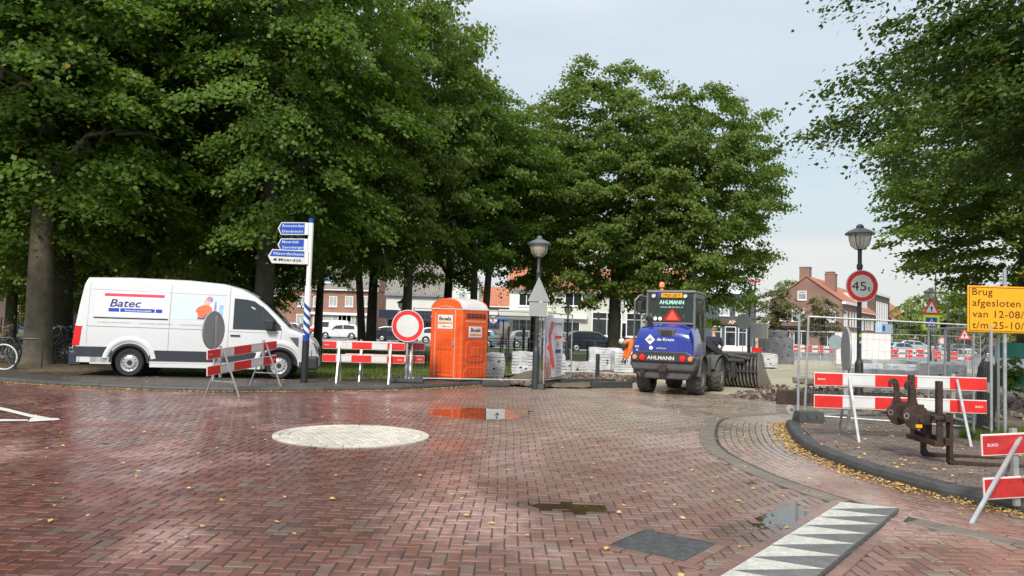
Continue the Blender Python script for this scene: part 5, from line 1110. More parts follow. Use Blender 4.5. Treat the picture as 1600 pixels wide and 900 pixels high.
# ---------------------------------------------------------------- wheel loader
lr = Vector((*G(1098, 617), 0)); HD = R(-25)       # heading: machine points away, turned to the right
ex = Vector((math.cos(HD), math.sin(HD), 0)); ey = Vector((-math.sin(HD), math.cos(HD), 0)); lo = lr - ex * .84
ld = thing('wheel_loader', 'blue and grey compact wheel loader seen from behind with a slotted bucket on its front', 'wheel loader', (lo.x, lo.y, -.01), HD)
def lug_wheel(x, y, r, w, s, parent=ld, rz=0):
    b = MB().at((x, y, r), rz); h = w / 2
    b.lathe([(r * .56, -h * .85), (r * .86, -h), (r * .96, -h * .8), (r * .97, 0), (r * .96, h * .8), (r * .86, h), (r * .56, h * .85)], 32, axis='y')
    # the axle runs along local x for this machine: turn the lathe
    b.v = [(x + (vy - y), y - (vx - x), vz) if rz == 0 else (vx, vy, vz) for vx, vy, vz in b.v]
    t = b.build('wheel', M_tyred, parent, smooth=True)
    b = MB()
    for k in range(20):
        a = 2 * math.pi * k / 20
        for side in (-1, 1):
            a2 = a + (math.pi / 20 if side > 0 else 0); m = Matrix.Translation((x, y, r)) @ Matrix.Rotation(a2, 4, 'X'); b.M = m @ Matrix.Rotation(side * .45, 4, 'Z') if False else m
            b.add([(side * .01, -.03, r * .95), (side * h * .98, -.03 + .07, r * .93), (side * h * .98, .02 + .07, r * .93), (side * .01, .03, r * .95), (side * .01, -.022, r), (side * h * .95, -.02 + .07, r * .975), (side * h * .95, .012 + .07, r * .975), (side * .01, .022, r)], [(0, 1, 2, 3), (4, 7, 6, 5), (0, 4, 5, 1), (1, 5, 6, 2), (2, 6, 7, 3), (3, 7, 4, 0)])
    b.build('tread', M_tyred, t)
    b = MB().at((x + s * h * .45, y, r), s * math.pi / 2 * -1); b.lathe([(r * .57, h * .4), (r * .53, h * .45), (r * .48, h * .1), (r * .2, h * .2), (r * .19, h * .4), (.001, h * .42)], 24, axis='y'); b.build('rim', mat('dusty grey rim', (.22, .22, .21), .6, .2, dirt=.5), t, smooth=True)
    return t
WR = .475
for s in (-1, 1): lug_wheel(s * .66, 0, WR, .37, s)
# chassis and rear counterweight
b = MB(); b.box(-.42, -.5, .38, .42, 1.6, .95); b.build('chassis', M_darkm, ld, bevel=.03)
b = MB(); b.prism([(-.80, .62), (.80, .62), (.86, .80), (.86, 1.02), (-.86, 1.02), (-.86, .80)], -1.0, -.35); b.build('rear_bumper', M_mgrey, ld, bevel=.08, seg=4)
b = MB(); b.prism([(-.62, .42), (.62, .42), (.80, .66), (-.80, .66)], -.9, -.3); b.build('counterweight', M_mgrey, ld, bevel=.04)
b = MB(); b.prism([(-.80, .86), (.80, .86), (.84, 1.0), (.62, 1.13), (-.62, 1.13), (-.84, 1.0)], -1.06, -.95); b.build('lamp_panel', mat('machine dark grey', (.04, .04, .043), .4), ld, bevel=.02)
text('AHLMANN', .70, .09, M_refl, ld, (-.39, -1.064, .92), bold=.03, spacing=1.05)
for s in (-1, 1):
    for x, m, r in ((.52, M_lightr, .085), (.715, M_lighto, .065)):
        b = MB().at((s * x, -1.062, .96)); b.lathe([(.001, -.03), (r * .8, -.025), (r, 0), (r, .02)], 18, axis='y'); b.build('tail_lamp', m, ld, smooth=True)
b = MB(); b.tube([(0.02, -1.07, .84), (0.02, -1.07, .42)], .02, 6); b.cbox(.02, -1.07, .7, .2, .08, .16); b.tube([(-.12, -1.08, .76), (.18, -1.08, .70)], .02, 6); b.build('tow_hitch', M_rust, ld); b = MB(); b.cbox(-.52, -1.01, .60, .12, .06, .1); b.build('socket', M_blackp, ld)
# hood
def hood():
    V = []; n = 14; secs = []
    for y, zt, wt, wb, zb in ((-1.02, 1.50, .60, .78, 1.02), (-.99, 1.62, .63, .80, 1.0), (-.9, 1.74, .64, .80, 1.0), (-.7, 1.82, .64, .80, 1.0), (-.35, 1.86, .64, .80, 1.0), (0.1, 1.86, .64, .80, 1.0)):
        sec = []
        for k in range(n + 1):      # from left sill over the top to right sill
            f = k / n
            if f < .35: g = f / .35; x = -wb + (wb - wt) * g ** 2.2 * .9; z = zb + (zt - .12 - zb) * g
            elif f > .65: g = (1 - f) / .35; x = wb - (wb - wt) * g ** 2.2 * .9; z = zb + (zt - .12 - zb) * g
            else: g = (f - .35) / .3; a = math.pi * (1 - g); x = (wt + .02) * (math.cos(a) * (.75 + .25 * abs(math.cos(a)))) ; z = zt - .12 + .12 * math.sin(a) ** .6
            sec.append((x, y, z))
        V += sec
    m = n + 1; F = [(i * m + k, i * m + k + 1, (i + 1) * m + k + 1, (i + 1) * m + k) for i in range(5) for k in range(n)] + [tuple(range(m))]
    return V, F
v, f = hood(); b = MB(); b.add(v, f); b.build('hood', M_mblue, ld, smooth=True)
b = MB(); b.box(-.12, -1.0, 1.50, .32, -.955, 1.73); hb = b.build('vent_box', M_mgrey, ld, bevel=.02); hb.location = (0, -.01, -.02)
b = MB(); b.box(-.05, -1.035, 1.53, .22, -1.01, 1.66); b.build('grille', M_blackp, ld)
b = MB(); b.tube([(-.40, -.78, 1.60), (-.40, -.80, 1.86), (-.42, -.84, 1.95), (-.47, -.88, 1.98)], [.07, .07, .065, .06], 12); b.build('exhaust', M_blackp, ld, smooth=True)
b = MB(); b.prism([(-.46, 1.42), (-.33, 1.29), (-.20, 1.42), (-.33, 1.56)], -1.03, -1.022); dd = b.build('logo_diamond', M_white, ld); text('dK', .13, .08, M_mgrey, dd, (-.395, -1.034, 1.385), bold=.02)
text('de Krom', .44, .075, M_white, ld, (-.15, -1.030, 1.40), bold=.02); text('verhuur', .27, .045, M_refl, ld, (-.17, -1.030, 1.19), bold=.01); b = MB().at((-.30, -1.03, 1.21)); b.lathe([(.001, 0), (.05, 0), (.05, .01)], 14, axis='y'); b.build('dot', M_white, ld)
text('M3', .10, .05, M_white, ld, (-.72, -1.030, 1.21), bold=.02); text('H', .05, .05, M_white, ld, (-.69, -1.030, 1.12), bold=.02)
# cab
cx0, cx1, cy0, cy1, cz0, cz1 = -.62, .66, -.34, 1.05, 1.12, 2.68
def post(p0, p1, w=.065, nm='cab_post'): b = MB(); b.bar(p0, p1, w, w); b.build(nm, M_cabframe, ld, bevel=.012)
for x in (cx0, cx1):
    post((x, cy0, 1.0), (x * .97, cy0 + .05, cz1)); post((x, cy1, cz0), (x * .97, cy1 - .12, cz1)); post((x, .38, cz0), (x * .98, .38, cz1), .05)
post((cx0, cy0, 1.86), (cx1, cy0, 1.86), .05)
b = MB(); b.box(cx0 - .03, cy0 - .02, cz1 - .03, cx1 + .03, cy1 + .02, cz1 + .06); b.build('cab_roof', M_cabframe, ld, bevel=.05, seg=3)
b = MB(); b.box(cx0 + .03, cy0 + .005, 1.88, cx1 - .03, cy0 + .02, cz1 - .03); gl_ = b.build('rear_window', M_glass, ld)
b = MB(); b.box(cx1 - .005, cy0 + .04, 1.35, cx1 + .01, cy1 - .05, cz1 - .03); b.build('side_window', M_glass, ld); b = MB(); b.box(cx0 + .04, cy1 - .02, 1.3, cx1 - .04, cy1 - .005, cz1 - .03); b.build('front_window', M_glass, ld)
b = MB(); b.box(cx1 - .02, cy0, 1.0, cx1 + .04, cy1, 1.36); b.build('cab_side', M_cabframe, ld, bevel=.02)
b = MB(); b.box(-.26, .15, 1.2, .26, .3, 2.05); b.box(-.26, .2, 1.2, .26, .75, 1.4); b.box(-.16, .16, 2.07, .16, .26, 2.3); b.build('seat', M_blackp, ld, bevel=.05)
b = MB(); b.tube([(.0, .95, 1.4), (.0, .78, 1.75)], .03, 8); b.build('steering_column', M_blackp, ld)
# open door at the left
do = MB(); x0 = -1.02
dr = [((cx0, .36, 1.15), (cx0, .36, 2.55)), ((cx0, .36, 2.55), (x0 + .1, -.02, 2.6)), ((x0 + .1, -.02, 2.6), (x0, -.08, 2.45)), ((x0, -.08, 2.45), (x0, -.08, 1.2)), ((x0, -.08, 1.2), (x0 + .1, 0, 1.1)), ((x0 + .1, 0, 1.1), (cx0, .36, 1.15))]
for p0, p1 in dr: do.tube([p0, p1], .028, 8)
dd = do.build('door', M_cabframe, ld, smooth=True)
b = MB(); b.add([(cx0, .36, 1.2), (cx0, .36, 2.5), (x0 + .1, -.02, 2.56), (x0, -.08, 2.43), (x0, -.08, 1.22), (x0 + .1, 0, 1.14)], [(0, 1, 2, 3, 4, 5)]); b.build('door_glass', M_glass, dd)
b = MB(); b.tube([(x0 + .28, .15, 1.25), (x0 + .28, .13, 2.1)], .015, 6); b.cbox(x0 + .3, .12, 2.25, .1, .06, .24); b.build('door_handle', M_blackp, dd)
for s in (-1, 1):
    b = MB(); b.bar((s * .64, cy0 + .03, 2.5), (s * .84, cy0 - .02, 2.5), .03, .03); b.cbox(s * .80, cy0 - .06, 2.28, .13, .05, .3); b.build('mirror', M_blackp, ld, bevel=.02)
    b = MB().at((s * .42, cy0 - .05, 2.58)); b.lathe([(.001, -.03), (.05, -.03), (.055, .03), (.001, .04)], 12, axis='y'); b.build('work_lamp', M_refl, ld)
b = MB(); b.cbox(.06, cy0 - .04, 2.60, .56, .02, .12); pl_ = b.build('number_plate', M_yel, ld, bevel=.006); text('TKD-20-T', .48, .07, M_black, pl_, (-.18, cy0 - .052, 2.565), bold=.02)
b = MB(); b.cbox(-.27, cy0 - .04, 2.60, .08, .02, .12); b.build('plate_band', M_bluet, ld)
M_mint = mat('mint lettering', (.45, .8, .65), .5)
text('AHLMANN', .66, .10, M_mint, ld, (-.28, cy0 - .006, 2.37), bold=.03); text('www.de-krom.nl', .6, .05, M_mint, ld, (-.25, cy0 - .006, 2.27))
b = MB(); b.prism([(-.14, 1.92), (.30, 1.92), (.32, 1.97), (.11, 2.24), (.05, 2.24), (-.16, 1.97)], cy0 - .03, cy0 - .01); b.build('red_triangle', mat('dark red border', (.35, .012, .015), .4), ld); b = MB(); b.prism([(-.08, 1.955), (.24, 1.955), (.08, 2.2)], cy0 - .036, cy0 - .031); b.build('orange_triangle', mat('fluorescent red orange', (.95, .10, .05), .4), ld)
b = MB(); 
for x in (-.38, -.25): b.at((x, cy0 - .008, 1.98)); b.lathe([(.001, 0), (.052, 0), (.052, .006)], 16, axis='y')
b.build('round_sticker', M_white, ld)
b = MB().at((-.33, .1, 2.74)); b.lathe([(.05, 0), (.05, .06), (.02, .07), (.02, .1), (.075, .1), (.08, .18), (.05, .24), (.001, .25)], 14); b.build('beacon', M_lighto, ld, smooth=True)
b = MB(); b.tube([(-.62, .0, 2.6), (-.62, -.28, 2.35), (-.58, -.32, 1.95)], .012, 5); b.build('hand_rail', M_cabframe, ld)
# rear fenders
for s in (-1, 1):
    b = MB(); vs = []; k = 12
    for i in range(k + 1):
        a = math.pi * (.02 + .96 * i / k); y = .60 * math.cos(a); z = WR + .60 * math.sin(a)
        for x in (s * .46, s * .88): vs.append((x, y, z))
        for x, q in ((s * .88, .93), (s * .46, .93)): vs.append((x, y * q, WR + (z - WR) * q))
    F = []
    for i in range(k):
        for j in range(4): F.append((i * 4 + j, i * 4 + (j + 1) % 4, i * 4 + 4 + (j + 1) % 4, i * 4 + 4 + j))
    b.add(vs, F + [(0, 1, 2, 3), (k * 4, k * 4 + 1, k * 4 + 2, k * 4 + 3)]); b.build('fender', M_mgrey, ld, smooth=False)
    b = MB(); b.box(min(s * .5, s * .88), .62, .45, max(s * .5, s * .88), .95, 1.0); b.build('step', M_mgrey, ld, bevel=.03)
# articulated front frame
AF = R(-14); fr_ = Matrix.Translation((0, 1.05, 0)) @ Matrix.Rotation(AF, 4, 'Z')
def FP(x, y, z): v = fr_ @ Vector((x, y, z)); return (v.x, v.y, v.z)
for s in (-1, 1):
    p = FP(s * .64, .92, 0); w = lug_wheel(p[0], p[1], WR, .37, s)
    vs = []; k = 10; b = MB(); b.M = fr_
    for i in range(k + 1):
        a = math.pi * (.1 + .8 * i / k)
        for x in (s * .44, s * .85): vs.append((x, .92 + .56 * math.cos(a), WR + .56 * math.sin(a)))
    b.add(vs, [(2 * i, 2 * i + 2, 2 * i + 3, 2 * i + 1) for i in range(k)]); b.build('front_fender', M_mgrey, ld)
b = MB(); b.M = fr_; b.box(-.4, .1, .4, .4, 1.5, .9); b.box(-.25, .9, .8, .25, 1.4, 1.45); b.build('front_frame', M_darkm, ld, bevel=.03)
b = MB(); b.M = fr_
for s in (-1, 1): b.bar((s * .3, .9, 1.4), (s * .36, 1.9, 1.05), .08, .2); b.bar((s * .36, 1.9, 1.05), (s * .36, 2.35, .42), .08, .18)
b.tube([(0, .8, 1.35), (0, 2.1, 1.1)], .06, 8); b.tube([(-.36, 1.9, 1.02), (.36, 1.9, 1.02)], .06, 8); b.build('boom', M_darkm, ld, bevel=.01)
b = MB(); b.M = fr_
for x0 in (-.2, -.1, .1, .2, .28): b.tube([(x0, .9, 1.3), (x0 + .05, 1.4, 1.42), (x0, 1.9, 1.2), (x0 + .05, 2.2, .9)], .018, 5)
b.build('hydraulic_hose', M_blackp, ld)
# slotted bucket
BW = .98; BY = 2.4
M_ = fr_ @ Matrix.Translation((.34, BY, 0))
prof = [(0.02, 1.02), (-.04, .95), (-.08, .7), (-.06, .45), (.0, .25), (.12, .12), (.35, .06), (.75, .02), (.95, .03)]     # y, z
b = MB(); b.M = M_; b.box(-BW, -.05, .92, BW, .1, 1.06); b.tube([(-BW, .0, 1.04), (BW, .0, 1.04)], .06, 8); b.box(-BW, -.12, .52, BW, -.04, .58); b.box(-BW, .7, .0, BW, .98, .045); b.build('bucket_beam', M_darkm, ld)
for i in range(17):
    x = -BW + .08 + i * (2 * BW - .16) / 16; b = MB(); b.M = M_
    for (y0, z0), (y1, z1) in zip(prof[:-1], prof[1:]): b.bar((x, y0, z0), (x, y1, z1), .035, .05)
    b.build('bucket_bar', M_steelw, ld)
for s in (-1, 1):
    b = MB(); b.M = M_; P = [(-.12, 1.05), (.05, 1.12), (.25, 1.0), (.45, .6), (1.0, .1), (.98, .0), (.3, .0), (.02, .1), (-.1, .3), (-.14, .7)]
    b.add([(s * BW, y, z) for y, z in P] + [(s * (BW + .035), y, z) for y, z in P], [tuple(range(10)), tuple(range(19, 9, -1))] + [(i, 10 + i, 10 + (i + 1) % 10, (i + 1) % 10) for i in range(10)]); b.build('side_plate', M_steelw if s > 0 else M_darkm, ld)
b = MB(); b.M = M_; b.box(-.4, -.2, .35, -.25, -.05, 1.0); b.box(.2, -.2, .35, .35, -.05, 1.0); b.tube([(-.6, -.15, .85), (.6, -.15, .85)], .07, 8); b.tube([(.1, -.12, 1.0), (.75, -.08, .92)], .055, 8); b.build('coupler', M_darkm, ld)
b = MB(); b.M = M_; b.add([(s * BW * .98, y + .05, z) for s in (-1, 1) for y, z in prof[1:8]], [(i, i + 1, i + 8, i + 7) for i in range(6)]); b.build('bucket_back', M_blackp, ld)
b = MB(); b.M = M_; b.box(BW - .2, -.08, 1.13, BW + .1, -.04, 1.26); b.build('red_marker', M_red, ld)

# ---------------------------------------------------------------- pallet fork attachment on the footway
x, y = G(1466, 722, .11)
pf = thing('pallet_forks', 'rusty brown pallet fork attachment with two hooked plates lying on the brick footway', 'fork attachment', (x, y, .11), R(-2)); pf.scale = (.74, .85, .87)
HK = [(-.57, 1.0), (-.585, 1.07), (-.55, 1.12), (-.48, 1.135), (-.425, 1.10), (-.40, 1.0), (-.395, .87), (-.36, .80), (-.27, .80), (-.25, .70), (-.26, .56), (-.32, .47), (-.42, .45), (-.52, .48), (-.595, .57), (-.615, .64), (-.59, .70), (-.525, .755), (-.49, .86), (-.488, .98), (-.505, 1.045), (-.535, 1.05), (-.54, 1.0)]
for yy in (-.05, .45):
    b = MB(); b.prism(HK, yy - .02, yy + .02); o = b.build('hook_plate', M_rust, pf, bevel=.006); b = MB().at((-.555, yy - .022, .635)); b.lathe([(.028, 0), (.045, 0)], 16, axis='y'); b.build('pin_hole', M_steelw, o)
    b = MB(); b.prism([(-.30, .75), (-.14, .69), (-.14, .52), (-.28, .52)], yy - .012, yy + .012); b.build('gusset', M_rust, pf, bevel=.004)
b = MB(); b.box(-.17, -.2, .60, .0, .66, .66); b.build('top_plate', M_rust, pf, bevel=.008)
b = MB(); b.box(-.17, -.2, .24, -.02, .66, .31); b.build('bottom_plate', M_rust, pf, bevel=.008)
b = MB(); b.box(-.02, -.24, .26, .06, .70, .36); b.box(-.02, -.24, .58, .06, .70, .68); b.build('cross_bar', M_rust, pf, bevel=.008)
for q in (-.16, .16, .6): b = MB(); b.box(-.12, q - .02, .31, -.02, q + .02, .60); b.build('rib', M_rust, pf, bevel=.004)
b = MB(); b.box(-.36, -.1, .55, -.3, .5, .60); b.tube([(-.42, -.05, .56), (-.42, .45, .56)], .03, 8); b.build('tie_bar', M_rust, pf)
b = MB(); b.cbox(-.36, -.08, .50, .1, .015, .045); b.build('yellow_tag', M_yel, pf)
b = MB(); b.box(.0, .02, .66, .09, .10, 1.13); b.build('carriage_post', M_rust, pf, bevel=.006)
b = MB(); b.box(-.16, .56, .66, -.07, .64, 1.18); b.build('carriage_post', M_rust, pf, bevel=.006)
for yy in (-.16, .58):
    b = MB(); b.prism([(.06, .02), (.10, .0), (1.62, .0), (1.62, .012), (.16, .055), (.115, .10), (.115, .70), (.06, .70)], yy - .055, yy + .055); b.build('fork', M_rust, pf, bevel=.006)

# ---------------------------------------------------------------- wrapped paver bundles
def bundle(label, px, py, Y, w, d, h, rz=0, m=M_wrap, z=0, seed=0, pallet=True, dx=0, group='plastic wrapped paver bundles'):
    """py unused when Y is given; px is the middle of the base"""
    x = (px - 800) / FOC * Y + dx; t = thing('paver_bundle', label, 'paver bundle', (x, Y + d / 2, z), rz, group); rg = random.Random(seed)
    b = MB(); nx, ny, nz_ = 9, 7, 7; h0 = .1 if pallet else .0
    def wob(a, bb, c): return .014 * math.sin(a * 9 + seed) + .012 * math.sin(bb * 11 + c * 7 + seed * 2) + rg.uniform(-.008, .008)
    vs = {}; V = []
    def vid(i, j, k):
        if (i, j, k) not in vs:
            x_, y_, z_ = (i / nx - .5) * w, (j / ny - .5) * d, k / nz_ * (h - h0) + h0; r = .02
            ox = wob(y_, z_, 1) * (1 if i == nx else -1 if i == 0 else 0); oy = wob(x_, z_, 2) * (1 if j == ny else -1 if j == 0 else 0); oz = wob(x_, y_, 3) * (1 if k == nz_ else 0)
            if k in (0, nz_) and i in (0, nx): ox -= .015 * (1 if i else -1)
            vs[(i, j, k)] = len(V); V.append((x_ + ox, y_ + oy, z_ + oz))
        return vs[(i, j, k)]
    F = []
    for i in range(nx):
        for k in range(nz_): F.append((vid(i, 0, k), vid(i + 1, 0, k), vid(i + 1, 0, k + 1), vid(i, 0, k + 1))); F.append((vid(i, ny, k), vid(i, ny, k + 1), vid(i + 1, ny, k + 1), vid(i + 1, ny, k)))
    for j in range(ny):
        for k in range(nz_): F.append((vid(0, j, k), vid(0, j, k + 1), vid(0, j + 1, k + 1), vid(0, j + 1, k))); F.append((vid(nx, j, k), vid(nx, j + 1, k), vid(nx, j + 1, k + 1), vid(nx, j, k + 1)))
        for i in range(nx): F.append((vid(i, j, nz_), vid(i + 1, j, nz_), vid(i + 1, j + 1, nz_), vid(i, j + 1, nz_)))
    b.add(V, F); b.build('wrap', m, t, smooth=True)
    b = MB()
    for k in range(1, int(h / .1)):
        z_ = h0 + k * .1
        if z_ < h - .04: b.box(-w / 2 - .009, -d / 2 - .009, z_, w / 2 + .009, -d / 2 + .01, z_ + .006)
    if b.v: b.build('layer_line', M_signg, t, kind='stuff')
    if pallet:
        for q in (-.4, 0, .4): b = MB(); b.box(q * w - .05, -d / 2 + .02, .0, q * w + .05, d / 2 - .02, .1); b.build('pallet_block', M_wood, t)
    rr = random.Random(seed + 5)
    for _ in range(2): b = MB(); a, c = rr.uniform(-w * .35, w * .35), rr.uniform(h * .3, h * .8); b.add([(a - .05, -d / 2 - .03, c), (a + .02, -d / 2 - .03, c + .035), (a + .06, -d / 2 - .03, c), (a, -d / 2 - .03, c - .03)], [(0, 1, 2, 3)]); b.build('tear', M_black, t)
    return t
bundle('tall wrapped bundle directly right of the orange toilet cabin', 775, 0, 23.5, .66, .66, .80, R(3), seed=1)
bundle('wrapped bundle between the toilet side and the lamp post, behind the wire fence', 822, 0, 25.5, .78, .7, .82, R(-2), seed=2)
bundle('small wrapped bundle peeping out right of the banner', 874, 0, 25.5, .5, .6, .8, 0, seed=3)
bundle('low wrapped bundle with an open dark top between banner and loader', 906, 0, 27.5, 1.25, .9, .45, R(2), seed=4)
bundle('big white wrapped bundle left of the loader door', 950, 0, 29.5, 1.22, .9, .95, R(-3), seed=5); bundle('wrapped bundle at the loader, partly behind the orange worker', 978, 0, 28.6, .75, .9, .85, R(4), seed=6)
bundle('pale wrapped bundle on pallet feet in front of the dark stack', 1202, 0, 37.5, .95, .9, .76, R(1), seed=7)
bundle('bottom dark wrapped bundle of the stack beyond the loader bucket', 1229, 0, 43, 1.0, 1, .82, R(2), M_wrapd, seed=8)
bundle('grey wrapped bundle hidden low behind the pale one', 1205, 0, 43, .9, 1, .80, R(0), M_wrapd, seed=9)
bundle('wide dark wrapped bundle in the middle layer of the stack', 1219, 0, 43, 1.65, 1, .76, R(1), M_wrapd, z=.83, seed=10, pallet=False); bundle('flat wrapped bundle on top of the dark stack', 1214, 0, 43.1, 1.30, .9, .36, R(-2), M_wrapd, z=1.60, seed=11, pallet=False)
lb_ = ('first', 'second', 'third')
for i, (px, Y, w, h, lb) in enumerate(((1366, 22.5, .9, .74, 'nearest flat wrapped bundle right of the 45 t lamp post'), (1408, 22.3, 1.15, .72, 'nearest wide wrapped bundle behind the middle of the long barrier'), (1424, 26, 1.35, .76, 'second-row wrapped bundle behind the long barrier'), (1372, 26.5, 1.2, .74, 'second-row wrapped bundle beside the 45 t lamp post'), (1390, 30.5, 1.3, .8, 'third-row wrapped bundle left of the crossing sign post'), (1432, 31, 1.3, .8, 'third-row wrapped bundle at the foot of the crossing sign post'), (1473, 23.5, .72, .92, 'tall grey wrapped bundle right of the crossing sign post'), (1500, 23.2, .52, .9, 'tall narrow wrapped bundle left of the black plastic stand'), (1470, 30, 1.2, .8, 'third-row wrapped bundle behind the tall grey one'))):
    bundle(lb, px, 0, Y, w, .9, h, R(random.uniform(-4, 4)), M_wrap, seed=20 + i)

# loose rubble and lifted kerbs at the works edge
def rubble(n, poly, z, seed, name='rubble', m=None, s0=.05, s1=.115, label=None):
    rg = np.random.default_rng(seed); xs = [p[0] for p in poly]; ys = [p[1] for p in poly]; x = rg.uniform(min(xs), max(xs), n * 5); y = rg.uniform(min(ys), max(ys), n * 5); k = np_inside(x, y, poly); x, y = x[k][:n], y[k][:n]; n = len(x)
    C = np.array([[a, b_, c] for c in (-1, 1) for b_ in (-1, 1) for a in (-1, 1)], float); S = rg.uniform(s0, s1, (n, 1, 1)) * rg.uniform(.35, 1, (n, 1, 3)) * .5
    V = C[None] * S * rg.uniform(.8, 1.15, (n, 8, 3)); a = rg.uniform(0, 6.28, n); e = rg.normal(0, .5, n); ca_, sa_, ce, se = np.cos(a)[:, None], np.sin(a)[:, None], np.cos(e)[:, None], np.sin(e)[:, None]
    X, Y, Z = V[..., 0], V[..., 1], V[..., 2]; X, Z = X * ce + Z * se, -X * se + Z * ce; X, Y = X * ca_ - Y * sa_, X * sa_ + Y * ca_
    V = np.stack([X + x[:, None], Y + y[:, None], Z + z + rg.uniform(0, .05, (n, 1))], -1).reshape(-1, 3); q = np.array([(0, 2, 3, 1), (4, 5, 7, 6), (0, 1, 5, 4), (1, 3, 7, 5), (3, 2, 6, 7), (2, 0, 4, 6)])
    o = np_mesh(name, V, (q[None] + (np.arange(n) * 8)[:, None, None]).reshape(-1, 4), m or M_brick, kind='stuff'); tag(o, label, 'rubble'); return o
M_rb = brick_paving('loose brick', [(.2, .11, .09), (.3, .27, .24), (.15, .1, .08), (.36, .33, .3), (.25, .15, .12), (.1, .08, .07)], False, False)
rubble(900, [(.9, 22), (3.4, 23), (4.2, 25.6), (2.6, 26.5), (1.0, 24.2)], .09, 1, m=M_rb, label='broken bricks and clods between the banner and the loader')
rubble(260, [(-.5, 21.5), (.9, 21.0), (.9, 22.4), (-.5, 23)], .06, 2, m=M_rb, label='broken bricks behind the wire fence by the lamp post')
rubble(1300, [(6.3, 20.2), (8.3, 16.2), (10, 15), (17, 15), (18, 21), (11, 22), (8, 24)], .08, 3, m=M_rb, label='clods and broken paving in the dug-up strip at the right')
rubble(300, [(5.6, 19.6), (7.0, 18.6), (7.6, 19.6), (6.6, 21.5)], .03, 4, m=M_rb, s1=.1, label='small stones in front of the bucket')
rubble(120, [(8.2, 22.0), (9.8, 21.6), (9.6, 22.6), (8.4, 22.8)], .30, 7, m=M_brick, s0=.1, s1=.22, label='little heap of red bricks left of the wrapped bundles')
for i, (p0, p1, h, lb) in enumerate((((1.05, 21.9), (3.1, 22.7), .15, 'lifted kerb beam between banner and loader'), ((2.3, 21.6), (3.5, 22.1), .12, 'broken kerb beam just left of the loader wheel'), ((6.35, 18.3), (9.3, 17.6), .28, 'dark timber beam in the trench left of the fence posts'), ((6.9, 19.6), (9.9, 19.5), .2, 'second dark beam behind the trench'))):
    p0 = Vector((*p0, h / 2)); p1 = Vector((*p1, h / 2)); b = MB(); b.bar(p0 - (p0 + p1) / 2, p1 - (p0 + p1) / 2, .16, h + .1); o = b.build('beam', M_kerb if i < 2 else M_rust, None, loc=tuple((p0 + p1) / 2), bevel=.012); tag(o, lb, 'beam')

# ---------------------------------------------------------------- people
def figure(name, label, loc, rz, J, E, cloth, skin_only, head, sc=1.0):
    """J: joint -> (x, y, z, radius). One skinned body; clothes are thicker skins of parts of it."""
    t = thing(name, label, 'person', loc, rz)
    def skin(nm, edges, grow, m, parent):
        names = []; 
        for a, c in edges:
            for q in (a, c):
                if q not in names: names.append(q)
        me = bpy.data.meshes.new(nm); me.from_pydata([J[q][:3] for q in names], [(names.index(a), names.index(c)) for a, c in edges], []); o = bpy.data.objects.new(nm, me); COL.objects.link(o)
        sk = o.modifiers.new('skin', 'SKIN'); sk.use_smooth_shade = True; o.modifiers.new('sub', 'SUBSURF').levels = 2
        for i, q in enumerate(names): me.skin_vertices[0].data[i].radius = (J[q][3] + grow,) * 2 if len(J[q]) < 5 else (J[q][3] + grow, J[q][4] + grow)
        me.skin_vertices[0].data[0].use_root = True
        bpy.context.view_layer.update(); out = bpy.data.meshes.new_from_object(o.evaluated_get(bpy.context.evaluated_depsgraph_get())); bpy.data.objects.remove(o)
        out.materials.clear(); out.materials.append(m); out.shade_smooth(); return link(nm, out, parent)
    skin('body', E, 0, M_skin, t)
    for nm, ed, grow, m in cloth: skin(nm, ed, grow, m, t)
    hx, hy, hz, yaw, pitch = head
    b = MB(); b.M = Matrix.Translation((hx, hy, hz)) @ Matrix.Rotation(yaw, 4, 'Z') @ Matrix.Rotation(pitch, 4, 'X')
    b.lathe([(.001, -.125), (.045, -.12), (.066, -.08), (.078, -.02), (.084, .03), (.078, .08), (.055, .115), (.001, .13)], 16)
    b.v = [(x, y, z) for x, y, z in b.v]; hd_ = b.build('head', M_skin, t, smooth=True)
    b = MB(); b.M = Matrix.Translation((hx, hy, hz)) @ Matrix.Rotation(yaw, 4, 'Z') @ Matrix.Rotation(pitch, 4, 'X')
    for s in (-1, 1): b.cbox(s * .086, 0, 0, .016, .03, .06); 
    b.prism([(-.012, -.03), (.012, -.03), (.0, .03)], .075, .105); b.cbox(0, .08, -.06, .05, .012, .012); b.cbox(-.03, .078, .015, .02, .012, .01); b.cbox(.03, .078, .015, .02, .012, .01); b.build('face_detail', M_skin, t, bevel=.004)
    return t, hd_
def hand(parent, p, d, m=M_skin):
    """palm, four unequal fingers and a thumb from point p in direction d"""
    p = Vector(p); d = Vector(d).normalized(); a = d.cross(Vector((0, 1, 0))).normalized(); b = MB(); b.bar(p, p + d * .09, .085, .03)
    n = a.cross(d)
    for i, l in enumerate((.066, .078, .074, .058)): q = p + d * .085 + a * (.033 - i * .022); b.tube([q, q + d * l * .55 + n * .006, q + d * l + n * .022], [.0095, .009, .007], 6)
    q = p + d * .03 + a * .04; b.tube([q, q + d * .03 + a * .028, q + d * .062 + a * .03], [.012, .011, .008], 6); b.build('hand', m, parent, bevel=0, smooth=True)
TORSO = [('pelvis', 'waist'), ('waist', 'chest'), ('chest', 'collar'), ('collar', 'neck'), ('neck', 'skull')]
def std_edges(): return TORSO + [('pelvis', 'hipL'), ('hipL', 'kneeL'), ('kneeL', 'ankL'), ('ankL', 'toeL'), ('pelvis', 'hipR'), ('hipR', 'kneeR'), ('kneeR', 'ankR'), ('ankR', 'toeR'), ('chest', 'shL'), ('shL', 'elL'), ('elL', 'wrL'), ('chest', 'shR'), ('shR', 'elR'), ('elR', 'wrR')]
